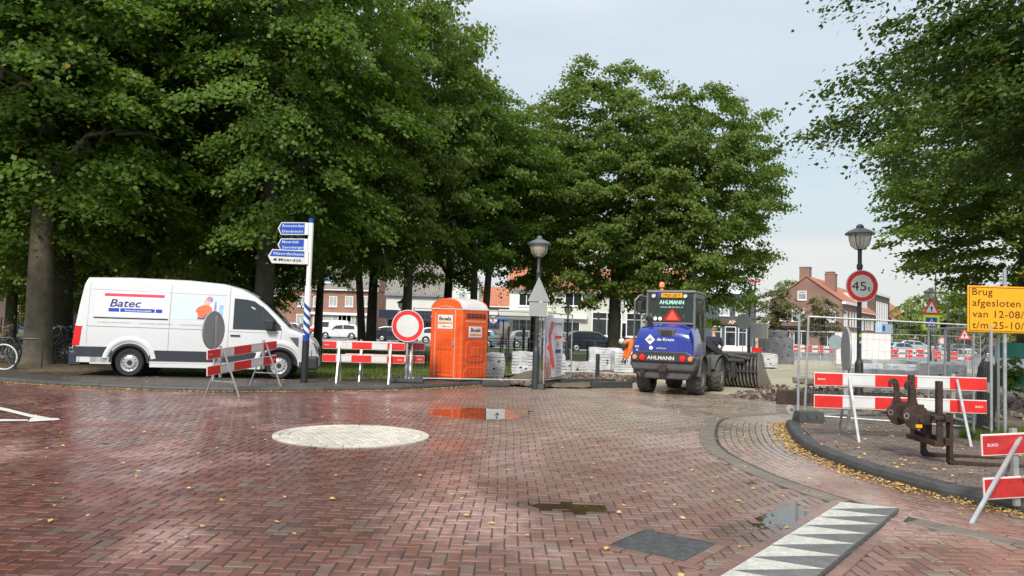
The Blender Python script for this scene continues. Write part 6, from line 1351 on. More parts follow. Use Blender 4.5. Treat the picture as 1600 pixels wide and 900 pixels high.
J = dict(pelvis=(0, 0, .95, .14, .11), waist=(0, .0, 1.12, .145, .11), chest=(0, .01, 1.34, .165, .11), collar=(0, .015, 1.44, .10, .085), neck=(0, .03, 1.52, .06), skull=(0, .06, 1.60, .05), hipL=(-.10, 0, .90, .09), kneeL=(-.13, .03, .5, .065), ankL=(-.14, -.02, .09, .045), toeL=(-.15, .15, .04, .035), hipR=(.10, 0, .90, .09), kneeR=(.13, .03, .5, .065), ankR=(.14, -.02, .09, .045), toeR=(.15, .15, .04, .035), shL=(-.20, .0, 1.41, .065), elL=(-.30, .02, 1.14, .045), wrL=(-.24, .24, 1.02, .03), shR=(.20, .0, 1.41, .065), elR=(.30, .02, 1.14, .045), wrR=(.26, .24, 1.02, .03))
shirt = [('pelvis', 'waist'), ('waist', 'chest'), ('chest', 'collar'), ('chest', 'shL'), ('chest', 'shR'), ('shL', 'elL'), ('shR', 'elR')]; trou = [('pelvis', 'hipL'), ('hipL', 'kneeL'), ('kneeL', 'ankL'), ('pelvis', 'hipR'), ('hipR', 'kneeR'), ('kneeR', 'ankR')]
J['elL'] = (-.285, .03, 1.13, .042); px_, Yp = 1117, 26.5
man, hd_ = figure('person', 'man in a dark navy T-shirt with his back to us, standing beyond the loader', ((px_ - 800) / FOC * Yp, Yp, .05), R(-8), J, std_edges(), [('boot', [('ankL', 'toeL')], .018, M_blackp), ('boot', [('ankR', 'toeR')], .018, M_blackp), ('shirt', shirt, .022, M_navy), ('trousers', trou, .02, M_denim)], None, (0, .08, 1.66, 0, R(-18)))
hand(man, J['wrL'][:3], (0.1, .8, -.3)); hand(man, J['wrR'][:3], (-.1, .8, -.3))
b = MB(); b.M = Matrix.Translation((0, .075, 1.665)) @ Matrix.Rotation(R(-18), 4, 'X'); b.lathe([(.083, -.02), (.089, .03), (.083, .075), (.07, .098)], 16); b.v = [v for v in b.v]; b.build('short_hair', mat('grey brown hair', (.2, .13, .09), .9), man, smooth=True)
J2 = dict(pelvis=(.12, .0, .92, .14, .12), waist=(.06, .02, 1.06, .145, .12), chest=(-.14, .04, 1.20, .16, .12), collar=(-.23, .045, 1.22, .1), neck=(-.30, .05, 1.24, .06), skull=(-.38, .05, 1.22, .055), hipL=(.10, .10, .88, .09), kneeL=(.04, .12, .48, .065), ankL=(.10, .12, .09, .045), toeL=(-.06, .12, .04, .035), hipR=(.10, -.10, .88, .09), kneeR=(.06, -.12, .48, .065), ankR=(.14, -.12, .09, .045), toeR=(-.02, -.13, .04, .035), shL=(-.22, .2, 1.16, .065), elL=(-.30, .24, .90, .045), wrL=(-.38, .22, .68, .03), shR=(-.20, -.18, 1.17, .065), elR=(-.26, -.22, .92, .045), wrR=(-.36, -.24, .68, .03))
X2, Y2 = 3.92, 23.8
wk, _ = figure('person', 'road worker in hi-vis orange bending down beside the loader door', (X2, Y2, .08), 0, J2, std_edges(), [('boot', [('ankL', 'toeL')], .018, M_blackp), ('boot', [('ankR', 'toeR')], .018, M_blackp), ('jacket', shirt + [('elL', 'wrL'), ('elR', 'wrR')], .022, M_hivis), ('trousers', trou, .022, M_hivis)], None, (-.44, .05, 1.19, R(90), R(-70)))
hand(wk, J2['wrL'][:3], (-.3, 0, -.9), M_blackp); hand(wk, J2['wrR'][:3], (-.3, 0, -.9), M_blackp)
b = MB(); b.M = Matrix.Translation((-.45, .05, 1.2)) @ Matrix.Rotation(R(-60), 4, 'Y'); b.lathe([(.1, -.0), (.098, .05), (.07, .1), (.001, .12)], 16); b.build('helmet', M_refl, wk, smooth=True)

# ---------------------------------------------------------------- bicycles and racks at the left
def bicycle(label, x, y, rz, frame, tyre=M_tyre, saddle=M_blackp, lean=5):
    t = thing('bicycle', label, 'bicycle', (x, y, .11), rz, 'bicycles parked at the left edge'); t.rotation_euler = (R(lean), 0, rz); r = .34
    for wx in (0, 1.08):
        b = MB().at((wx, 0, r)); pts = [((r - .02) * math.cos(a), 0, (r - .02) * math.sin(a)) for a in np.linspace(0, 2 * math.pi, 29)]; b.tube(pts, .02, 6, cap=False); w = b.build('wheel', tyre, t, smooth=True)
        b = MB().at((wx, 0, r)); 
        for k in range(14): a = 2 * math.pi * k / 14; b.tube([(0, .02 * (-1) ** k, 0), ((r - .03) * math.cos(a), 0, (r - .03) * math.sin(a))], .0022, 3, cap=False)
        b.tube([(0, -.05, 0), (0, .05, 0)], .02, 8); b.build('spokes', M_galv, w)
        b = MB().at((wx, 0, r)); b.tube([((r + .03) * math.cos(a), 0, (r + .03) * math.sin(a)) for a in np.linspace(.3, 2.9, 12)], .014, 5); b.build('mudguard', frame, t)
    b = MB(); b.tube([(.45, 0, .3), (.30, 0, .78), (.28, 0, .92)], .018, 7); b.tube([(.45, 0, .3), (.92, 0, .82)], .02, 7); b.tube([(.35, 0, .62), (.90, 0, .88)], .016, 7); b.tube([(0, .05, r), (.45, .05, .3)], .012, 6); b.tube([(0, .05, r), (.31, .02, .74)], .011, 6); b.tube([(.88, 0, 1.0), (.93, 0, .8), (1.0, .0, .55), (1.08, .05, r)], .015, 6); b.build('frame', frame, t, smooth=True)
    b = MB(); b.tube([(.88, 0, 1.0), (.87, 0, 1.08)], .014, 6); b.tube([(.68, -.28, 1.06), (.85, -.24, 1.10), (.87, 0, 1.09), (.85, .24, 1.10), (.68, .28, 1.06)], .013, 6); b.build('handlebar', M_galv, t, smooth=True)
    b = MB(); b.prism([(.14, .93), (.38, .95), (.42, .98), (.16, 1.0)], -.07, .07); b.build('saddle', saddle, t, bevel=.02, seg=3)
    b = MB(); b.box(-.22, -.07, .70, .22, .07, .715); b.tube([(0, .08, r), (-.1, .07, .7)], .007, 5); b.tube([(0, -.08, r), (-.1, -.07, .7)], .007, 5); b.build('luggage_rack', M_iron, t)
    b = MB().at((.45, -.06, .3)); b.lathe([(.02, 0), (.09, 0), (.09, .01)], 14, axis='y'); b.tube([(0, 0, 0), (.1, -.03, -.13)], .01, 5); b.cbox(.11, -.07, -.14, .08, .08, .02); b.build('crank', M_galvd, t); return t
x, y = G(-14, 578, .11); bicycle('black bicycle with a white front tyre cut by the left edge', x - .8, y, R(4), M_iron, M_refl)
x, y = G(40, 573, .11); bicycle('black bicycle with a reddish saddle half behind the nearest trunk', x - .75, y + .5, R(165), M_iron, saddle=mat('red brown saddle', (.25, .06, .04), .5))
bicycle('dark bicycle in the rack, further left behind the white-tyred one', x - 2.2, y + 1.2, R(20), M_iron); bicycle('dark bicycle at the back of the rack, mostly in shade', x - 1.1, y + 1.9, R(8), M_darkm)
x, y = G(112, 572, .11); bicycle('green bicycle with a pale saddle between trunk and van', x - 1.1, y + 1.7, R(6), mat('green bicycle frame', (.05, .12, .09), .4), saddle=mat('tan saddle', (.4, .3, .17), .6)); bicycle('second dark bicycle behind the green one', x - 1.0, y + 2.4, R(175), M_iron)
for k, lb in enumerate(('dark bicycle standing close behind the nearest trunk', 'black bicycle squeezed between the trunk and the green one', 'dark bicycle with its handlebar just left of the van')):
    x, y = G(70 + k * 18, 570, .11); bicycle(lb, x - .6, y + 1.3 + k * .5, R(170 - k * 8), (M_iron, M_darkm, M_iron)[k], lean=(-6, 5, 3)[k])
for i in range(4):
    x, y = G(24 + i * 3, 576, .11); x += -1.0 * i * .9; y += .15 * i
    b = MB(); b.tube([(0, .0, 0), (0, .0, .68), (.05, .0, .76), (.12, .0, .8), (.5, .12, .8), (.57, .13, .76), (.6, .14, .68), (.6, .14, 0)], .025, 8); o = b.build('bike_rack', M_lampg, None, loc=(x, y, .11), smooth=True)
    tag(o, ('grey hoop of the bicycle stand just left of the nearest trunk', 'hoop of the bicycle stand by the white tyre', 'hoop of the bicycle stand cut by the left edge', 'outermost hoop of the bicycle stand')[i], 'bike rack', 'bicycle stand hoops')

# park railings and bus shelter
def railing(label, p0, p1, n, h=1.05):
    p0, p1 = Vector((*p0, 0)), Vector((*p1, 0)); d = p1 - p0; t = thing('railing', label, 'railing', (p0.x, p0.y, .03), math.atan2(d.y, d.x), 'black park railings'); L = d.length
    for i in range(n + 1): b = MB(); b.lathe([(.001, 0), (.055, 0), (.055, h), (.03, h + .05), (.001, h + .06)], 10); b.build('post', M_iron, t, smooth=True, loc=(L * i / n, 0, 0))
    for z in (h - .06, h * .5): b = MB(); b.tube([(0, 0, z), (L, 0, z)], .018, 6); b.build('rail', M_iron, t)
def XY(px, Y): return ((px - 800) / FOC * Y, Y)
railing('near black railing from behind the toilet cabin to the loader', XY(748, 30), XY(932, 31.5), 4, 1.1); railing('far black railing across the lawn', XY(860, 40), XY(1010, 41), 5, 1.0); railing('near black railing right of the toilet cabin, thin posts', XY(742, 45), XY(850, 45), 5, 1.0)
for px, Y, h, lb in ((937, 24.5, .75, 'short grey bollard before the low wrapped bundle'), (797, 50, 1.6, 'black post left of the bus shelter'), (821, 50, 1.6, 'black post under the bus shelter')):
    x, y = XY(px, Y); b = MB(); b.lathe([(.001, 0), (.065, 0), (.065, h), (.001, h + .03)], 12); o = b.build('bollard', M_lampg if Y < 40 else M_iron, None, loc=(x, y, .1), smooth=True); tag(o, lb, 'bollard')
x, y = XY(758, 57); sh = thing('bus_shelter', 'glass bus shelter with a pale flat roof behind the wire fence', 'bus shelter', (x, y, 0))
b = MB(); b.box(-.3, -.7, 2.25, 4.6, .9, 2.42); b.build('roof', M_render, sh, bevel=.02)
for q in (0, 1.45, 2.9, 4.3):
    for yy in (-.5, .75): b = MB(); b.cbox(q, yy, 1.12, .09, .09, 2.25); b.build('post', M_iron, sh)
for q in range(3): b = MB(); b.box(.06 + q * 1.45, .74, .3, 1.38 + q * 1.45, .76, 2.1); b.build('glass_pane', M_clear, sh)
b = MB(); b.box(.5, .3, .45, 2.6, .65, .5); b.build('bench', M_iron, sh)
x, y, z = A(741, 519, 55); b = MB(); b.box(-.3, -.2, 0, .3, .2, 1.1); o = b.build('litter_bin', M_blackp, None, loc=(x, 55, 0), bevel=.04); tag(o, 'black litter bin between the blue car and the bus shelter', 'litter bin')
# tarpaulin fence far right
x, y, _ = A(1557, 597, 24); t = thing('tarpaulin_screen', 'green and white striped tarpaulin tied behind the yellow sign', 'screen', (x, 24, .0), R(4)); z0, z1 = .3, A(1557, 535, 24)[2]
for a, c, m in ((0, .36, mat('green tarpaulin', (.005, .16, .12), .5, var=.15)), (.36, .63, M_banw), (.63, 1, MATS['green tarpaulin'])): v, f = banner_mesh(0, 1.5, z0 + (z1 - z0) * a, z0 + (z1 - z0) * c, 0, 10, 5, .05); MB().add(v, f).build('stripe', m, t, smooth=True)
for q in (0, 1.5): b = MB(); b.tube([(q, .03, 0), (q, .03, z1 + .05)], .025, 6); b.build('post', M_galv, t)
x, y, _ = A(1536, 560, 30); b = MB(); b.lathe([(.001, 0), (.07, 0), (.07, 2.0), (.001, 2.05)], 12); o = b.build('striped_post', M_refl, None, loc=(x, 30, 0), smooth=True); tag(o, 'post with slanting black and white bands beneath the yellow sign', 'post')
for i in range(5): b = MB(); n = 12; vs = [(.073 * math.cos(2 * math.pi * q / n), .073 * math.sin(2 * math.pi * q / n), .6 + i * .3 + dz + .1 * math.cos(2 * math.pi * q / n)) for q in range(n) for dz in (0, .13)]; b.add(vs, [(2 * q, 2 * ((q + 1) % n), 2 * ((q + 1) % n) + 1, 2 * q + 1) for q in range(n)]); b.build('black_band', M_black, o)
# ---------------------------------------------------------------- buildings
def house(name, label, px0, px1, Y, depth, eave, ridge, wallm, roofm, rz=0, gable=False, cat='house', x0=None, w=None, chim=(), flat=False, over=.25):
    x0 = (px0 - 800) / FOC * Y if x0 is None else x0; w = (px1 - px0) / FOC * Y / math.cos(rz) if w is None else w
    t = thing(name, label, cat, (x0, Y, -.03), rz); t['w'] = w
    if gable: pl = [(0, 0), (w, 0), (w, eave), (w / 2, ridge), (0, eave)]; b = MB(); b.prism(pl, 0, depth); b.build('wall', wallm, t)
    else: b = MB(); b.box(0, 0, 0, w, depth, eave); b.build('wall', wallm, t)
    r = MB(); th = .12
    if flat: r.box(-.12, -.12, eave, w + .12, depth + .1, eave + .35)
    elif gable:
        for s in (-1, 1):
            c = w / 2; e = c + over; dz = (ridge - eave) * over / c
            P = [(c, ridge + .02), (c + s * e, eave - dz + .02), (c + s * e, eave - dz + .02 + th), (c, ridge + .02 + th)]; r.prism(P if s > 0 else P[::-1], -.18, depth + .15)
    else:
        P = [(-.3, eave - .05), (depth / 2, ridge), (depth + .3, eave - .05), (depth + .3, eave - .05 + th), (depth / 2, ridge + th * 1.4), (-.3, eave - .05 + th)]
        n = 6; r.add([(-.15, y, z) for y, z in P] + [(w + .15, y, z) for y, z in P], [tuple(range(6)), tuple(range(11, 5, -1))] + [(i, 6 + i, 6 + (i + 1) % 6, (i + 1) % 6) for i in range(6)])
        for xx in (0.05, w - .05): g = MB(); g.add([(xx - .05, 0, eave - .1), (xx - .05, depth, eave - .1), (xx - .05, depth / 2, ridge), (xx + .05, 0, eave - .1), (xx + .05, depth, eave - .1), (xx + .05, depth / 2, ridge)], [(0, 1, 2), (3, 5, 4), (0, 3, 4, 1), (1, 4, 5, 2), (2, 5, 3, 0)]); g.build('gable', wallm, t)
        g = MB(); g.box(-.15, -.42, eave - .16, w + .15, -.28, eave - .02); g.build('gutter', M_white if wallm is M_fbrick else M_galvd, t)
    ro = r.build('roof', roofm, t)
    for cx_, cy_, cw, zt in chim: c = MB(); c.box(cx_ - cw / 2, cy_, eave, cx_ + cw / 2, cy_ + cw, zt); c.box(cx_ - cw / 2 - .05, cy_ - .05, zt, cx_ + cw / 2 + .05, cy_ + cw + .05, zt + .12); c.build('chimney', M_fbrown if wallm is not M_render else M_cream, ro)
    return t
def win(t, x, z, w, h, bars=1, face=0, glass=M_curtain, frame=M_white, y=0, hbar=False, name='window', D=None):
    """x,z = lower left corner; face 0 front (-y), 1 right flank (+x side at x=w)"""
    def T(b):
        if face == 1: b.M = Matrix.Translation((t['w'], 0, 0)) @ Matrix.Rotation(R(90), 4, 'Z')
        return b
    f = .09; b = T(MB())
    for q in ((x, z, x + w, z + f), (x, z + h - f, x + w, z + h), (x, z + f, x + f, z + h - f), (x + w - f, z + f, x + w, z + h - f)): b.box(q[0], -.06 + y, q[1], q[2], .01 + y, q[3])
    for i in range(bars): c = x + w * (i + 1) / (bars + 1); b.box(c - .035, -.05 + y, z + f, c + .035, .01 + y, z + h - f)
    if hbar: b.box(x + f, -.048 + y, z + h * .7, x + w - f, .01 + y, z + h * .7 + .06)
    b.box(x - .06, -.12 + y, z - .08, x + w + .06, .01 + y, z - .005)
    fr = b.build(name, frame, t); b = T(MB()); b.box(x + f * .8, -.02 + y, z + f * .8, x + w - f * .8, .005 + y, z + h - f * .8); b.build('pane', glass, fr); return fr
def PZ(px, py, t, Y):   # facade coordinates of a place in the survey photo, for walls facing the camera
    p = A(px, py, Y); return p[0] - t.location.x, p[2] + .03
# brick terrace left
Y = 95; h1 = house('brick_house', 'orange brick terraced house with white windows behind the parked vans', 440, 590, Y, 9, PZ(530, 452, bpy.data.objects.new('_', None), Y)[1], 9.4, M_fbrick, M_tileg)
for px in (465, 489, 514, 539, 565): x, z = PZ(px, 479, h1, Y); win(h1, x, z, 1.0, 1.3, 1)
for px, w, n in ((462, 1.1, 1), (488, 4.8, 3), (527, 2.2, 1), (562, 1.3, 1)): x, z = PZ(px, 515 if px != 562 else 517, h1, Y); win(h1, x, z, w, 1.95 if px != 562 else 2.2, n)
x, z = PZ(488, 491, h1, Y); b = MB(); b.box(x - .3, -.35, z, x + 7.2, .0, z + .3); b.build('cornice', M_white, h1)
x, z = PZ(492, 440, h1, Y); b = MB(); b.box(x, .6, z - .2, x + 1.9, 2.6, z + 1.5); d_ = b.build('dormer', M_white, h1); b = MB(); b.box(x + .2, .55, z + .1, x + 1.7, .62, z + 1.3); b.build('pane', mat('sky glass', (.25, .4, .6), .1), d_); b = MB(); b.box(x - .15, .4, z + 1.5, x + 2.05, 2.8, z + 1.62); b.build('dormer_roof', M_white, d_)
b = MB(); x, z = PZ(586, 515, h1, Y); b.box(x - .5, -.1, 0, x + .3, 0, 1.0); b.build('plinth', M_dkbr, h1)
for px_ in (472, 478, 500, 540, 576): x, z = PZ(px_, 455, h1, Y); 
# shop with blue awning, white wall above
Y = 84; h2 = house('white_shop', 'long white shop with grey tiled roof and dark blue awning behind the round sign', 604, 724, Y, 9, 5.0, 9.0, M_render, M_tileg, cat='shop')
b = MB(); b.box(-.5, -1.4, 2.35, 8.2, -.02, 3.25); aw = b.build('awning', mat('dark blue awning', (.01, .014, .035), .6), h2); text('APK', .9, .42, M_refl, aw, (5.1, -1.42, 2.6), bold=.03); text('keurslager', 2.0, .36, M_refl, aw, (6.15, -1.42, 2.6), bold=.01)
for i in range(6): win(h2, .3 + i * 1.3, .1, 1.15, 2.1, 0, glass=M_dglass, frame=M_blackp)
b = MB(); b.at((1.9, -1.5, 2.95)); b.lathe([(.001, 0), (.36, 0), (.36, .05), (.001, .05)], 24, axis='y'); rs = b.build('round_shop_sign', M_refl, h2); b = MB(); b.at((1.9, -1.51, 2.95)); b.lathe([(.22, 0), (.34, 0)], 24, axis='y'); b.build('ring', mat('shop sign red blue', (.35, .03, .1), .5), rs)
win(h2, 6.9, 3.7, .5, .7, 0)
Y = 82; h3 = house('white_house', 'white rendered house behind the orange toilet dome', 703, 748, Y, 9, 6.6, 8.8, M_render, M_tileg, gable=True)
win(h3, .9, 4.3, 1.0, 1.1, 0)
Y = 80; h4 = house('flat_shop', 'low grey shop with a blue letter sign between toilet cabin and bus shelter', 740, 800, Y, 12, 3.1, 3.4, mat('greige render', (.38, .36, .32), .8), M_signg, flat=True, cat='shop')
b = MB(); b.box(0, -.08, 2.4, 4.2, -.02, 2.95); b.build('fascia', M_bluet, h4); b = MB(); b.box(1.6, -.3, 1.75, 2.75, -.1, 3.05); ks = b.build('letter_sign', mat('deep blue sign', (.01, .02, .15), .4), h4, bevel=.05); b = MB(); b.at((2.18, -.31, 2.5)); b.lathe([(.001, 0), (.38, 0), (.38, .02)], 24, axis='y'); b.build('disc', M_white, ks); text('K', .34, .38, M_bred if 'M_bred' in globals() else M_red, ks, (2.0, -.33, 2.31), bold=.04)
win(h4, .2, .3, 1.2, 1.6, 0, glass=M_dglass)
Y = 110; h5 = house('orange_roof_house', 'distant house with an orange tiled roof between the slender trunks', 742, 800, Y, 9, 4.8, 7.6, M_fbrick, M_tileo); win(h5, 1, 2.6, 1.2, 1.2)
Y = 78; h6 = house('white_house', 'white house with an orange tiled roof above the bus shelter', 797, 894, Y, 9, 5.7, 9.2, M_render, M_tileo)
for px in (810, 846, 881): x, z = PZ(px, 478, h6, Y); win(h6, x, z, 1.6, 1.35, 1, glass=M_dglass)
b = MB(); b.box(-1, -3, 2.9, 7.4, -.02, 3.5); b.build('shop_canopy', M_cream, h6)
win(h6, .3, .4, 2.2, 2.3, 2, glass=M_dglass); win(h6, 4.6, .4, 1.6, 2.3, 1, glass=M_dglass); text('& co', .7, .35, M_black, h6, (2.0, -3.02, 3.0))
b = MB(); b.box(-6, -4.0, 2.9, -1.1, -.5, 3.35); b.build('low_canopy', M_render, h6)
Y = 74; h7 = house('white_shop', 'white shop front with dark windows behind the black sport utility car', 866, 966, Y, 9, 5.4, 7.8, M_cream, M_tileo, cat='shop')
b = MB(); b.box(0, -.5, 2.75, 3.2, -.02, 3.25); b.build('fascia', M_render, h7); win(h7, .2, .3, 2.4, 2.2, 1, glass=M_dglass); x, z = PZ(924, 526, h7, Y); win(h7, x, z + .1, 2.9, 2.3, 1, glass=M_dglass, hbar=True); win(h7, x + 3.3, z + .1, 1.5, 2.3, 0, glass=M_dglass, hbar=True); x, z = PZ(882, 478, h7, Y); win(h7, x, z, 1.7, 1.35, 1, glass=M_dglass)
Y = 76; h7b = house('white_shop', 'white shop front seen through the loader cab', 966, 1090, Y, 9, 5.2, 8.2, M_render, M_tileo, cat='shop')
for x in (.4, 3.2, 5.6): win(h7b, x, .4, 1.8, 2.2, 1, glass=M_dglass)
Y = 82; h8 = house('grey_shop', 'slate grey two-storey snack bar with white windows and a lettered fascia', 1096, 1180, Y, 9, 6.1, 6.2, M_greyr, M_white, flat=True, cat='shop')
for px in (1124, 1149): x, z = PZ(px, 493, h8, Y); win(h8, x, z, 1.05, 1.5, 0, hbar=True)
x, z = PZ(1108, 515, h8, Y); b = MB(); b.box(x, -.2, 2.75, x + 4.6, -.02, 3.4); fs = b.build('fascia', M_dkbr, h8); text('AMBEI', 1.75, .36, mat('cream lettering', (.75, .62, .45), .5), fs, (PZ(1137, 505, h8, Y)[0], -.22, 2.9), bold=.03)
for px, w in ((1112, 1.0), (1132, 1.2), (1153, .9)): x, z = PZ(px, 545, h8, Y); win(h8, x, .5, w, 2.1, 0, glass=M_dglass, hbar=True)
x, _ = PZ(1121, 545, h8, Y); b = MB(); b.box(x, -.1, 0, x + 3.6, -.02, .5); b.build('plinth', M_white, h8)
for i, px in enumerate((1188, 1188)):
    x, y, z = A(px, (527, 545)[i], 60); b = MB(); b.cbox(0, 0, 0, .8, .06, .62); o = b.build('snack_board', mat('snack board ground', (.5, .4, .25), .5), None, loc=(x, y, z)); tag(o, ('upper picture board of a snack before the small tree', 'lower picture board of a snack before the small tree')[i], 'sign'); b = MB(); b.at((0, -.035, 0)); b.lathe([(.001, 0), (.3, 0)], 20, axis='y'); b.v = [(a * 1.15, b_, c * .7) for a, b_, c in b.v]; b.build('picture', mat('snack yellow', (.85, .42, .1), .5, var=.4, vscale=8), o)
    if i: b = MB(); b.cbox(0, .02, -1.1 + .9, .06, .05, 2.6); b.build('post', M_iron, o)
# brick gable house
ah = R(-35); c0 = Vector((38.8, 90, 0)); du = Vector((math.cos(ah), math.sin(ah), 0)); dv = Vector((-math.sin(ah), math.cos(ah), 0)); lc = c0 - du * 8.1
h9 = house('brick_gable_house', 'brown brick house with its gable to the square and a square chimney on the apex', 0, 0, lc.y, 9.2, 6.1, 9.0, M_fbrown, M_tileo, gable=True, chim=((3.75, -.02, 1.15, 10.1), (5.9, 3.5, 1.2, 9.5)), rz=ah, x0=lc.x, w=8.1)
win(h9, 3.0, 6.2, 1.05, 1.1, 0, hbar=True)
for x, w in ((.5, 1.4), (2.35, 1.45), (5.8, 1.6)): win(h9, x, 3.6, w, 1.55, 0)
for x in (.4, 2.6, 5.6): win(h9, x, .5, 1.8, 2.0, 1, glass=M_dglass)
for x in (.9, 2.0, 4.0, 5.6, 7.2): win(h9, x, 3.2, .6, 1.8, 0, face=1)
win(h9, 1.0, .4, 2.2, 2.0, 1, face=1, glass=M_dglass); win(h9, 5.0, .4, 2.6, 2.0, 1, face=1, glass=M_dglass)
b = MB(); b.box(0.1, -.25, 2.75, 8.0, -.02, 3.05); b.build('fascia', M_blackp, h9); b = MB(); b.box(8.1, -.2, 5.75, 8.55, 9.3, 6.05); b.build('white_gutter', M_white, h9)
a0 = math.atan2(dv.y, dv.x)
def row_house(name, label, s, w, depth, eave, ridge, wm, rm, flat=False, chim=(), wins=(), cat='house', back=0):
    p = c0 + dv * s - du * back; h = house(name, label, 0, 0, p.y, depth, eave, ridge, wm, rm, a0, flat=flat, x0=p.x, w=w, chim=chim, cat=cat)
    for q in wins: win(h, *q)
    return h
h11 = row_house('brick_house', 'brown brick street house with a white dormer and tall first-floor windows', 9.3, 11, 8, 5.2, 8.6, M_fbrick, M_tileo, chim=((1.2, 3.2, 1.0, 10.3),), wins=[(.8, 2.9, .8, 1.7, 0), (2.2, 2.9, .8, 1.7, 0), (4.6, 3.0, 2.4, 1.6, 1), (8.2, 3.0, 1.6, 1.6, 1), (.8, .3, 1.0, 2, 0), (4.6, .4, 2.4, 1.8, 1)]); b = MB(); b.box(3.5, .5, 5.3, 8.5, 3.0, 7.8); b.build('dormer', M_render, h11)
h12 = row_house('flat_roof_block', 'dark brick block with a flat white-edged roof and a pale blue shop sign', 20.5, 12, 9, 8.0, 8.3, M_dkbr, M_white, flat=True, wins=[(1.0 + i * 1.4, 4.1, .6, 3.0, 0) for i in range(7)] + [(1.0 + i * 3.2, .3, 2.5, 2.0, 1) for i in range(3)], cat='building'); b = MB(); b.box(-.2, -.9, 2.7, 9, -.1, 4.0); b.build('shop_sign', mat('pale blue sign', (.45, .6, .75), .5), h12); b = MB(); b.box(.5, -.94, 3.0, 2.4, -.905, 3.7); b.build('blue_mark', M_bluet, h12)
h13 = row_house('orange_roof_house', 'farther street house with a long orange tiled roof', 33, 26, 9, 5.0, 8.8, M_fbrick, M_tileo, wins=[(1.0 + i * 2.4, 2.9, 1.1, 1.5, 0) for i in range(10)] + [(1.0 + i * 3.4, .3, 2.2, 2.0, 1) for i in range(7)])
# dark corner house at the far left, its door and railing
Y = 62; h14 = house('dark_brick_house', 'dark brick building with a blue grey doorway glimpsed at the left edge', -260, 44, Y, 9, 6.5, 9, M_dkbr, M_tileg)
x, z = PZ(16, 505, h14, Y); z -= .2; b = MB(); b.box(x - .2, -.12, 0, x + 1.5, -.02, z + 2.8); b.build('door_surround', mat('blue grey paint', (.2, .25, .3), .6), h14); b = MB(); b.box(x + .15, -.18, z - .2, x + 1.15, -.13, z + 2.3); dd = b.build('door', M_blackp, h14); b = MB(); b.box(x + .3, -.2, z + .9, x + .9, -.185, z + 2.0); b.build('poster', mat('warm poster', (.8, .5, .3), .5, var=.4, vscale=4), dd)
for q in (x - 6, x + .1): win(h14, q, 3.9, 1.5, 1.4, 1, glass=M_dglass, frame=mat('dark frame', (.1, .12, .14), .5))
for q in (x - 8, x - 5): win(h14, q, .8, 1.8, 1.8, 1, glass=M_dglass)
railing('low dark railing in front of the dark brick doorway', XY(-60, 56), XY(45, 56), 8, 1.2)
# siren mast
x, y, z = A(1180, 440, 95); t = thing('siren_mast', 'thin reddish siren mast with two horns above the slate grey shop', 'mast', (x, y, 0)); b = MB(); b.lathe([(.001, 0), (.16, 0), (.12, z), (.001, z)], 8); b.build('mast', M_rust, t); b = MB(); b.bar((-.5, 0, z), (.5, 0, z), .15, .25); b.bar((-.5, 0, z - .1), (-.5, 0, z + .35), .2, .2); b.bar((.5, 0, z - .1), (.5, 0, z + .35), .2, .2); b.build('horn', M_redold, t)
# far background houses so that the horizon is closed
for i, (px, w, Y, e, r, wm, rm, lb) in enumerate(((90, 60, 130, 6, 10, M_fbrick, M_tileg, 'distant brick row behind the park trees at the left'), (1490, 30, 190, 4.5, 8, M_fbrown, M_tileo, 'distant roofs at the far end of the right-hand street'))): house('distant_house', lb, 0, 0, Y, 10, e, r, wm, rm, x0=(px - 800) / FOC * Y, w=w)

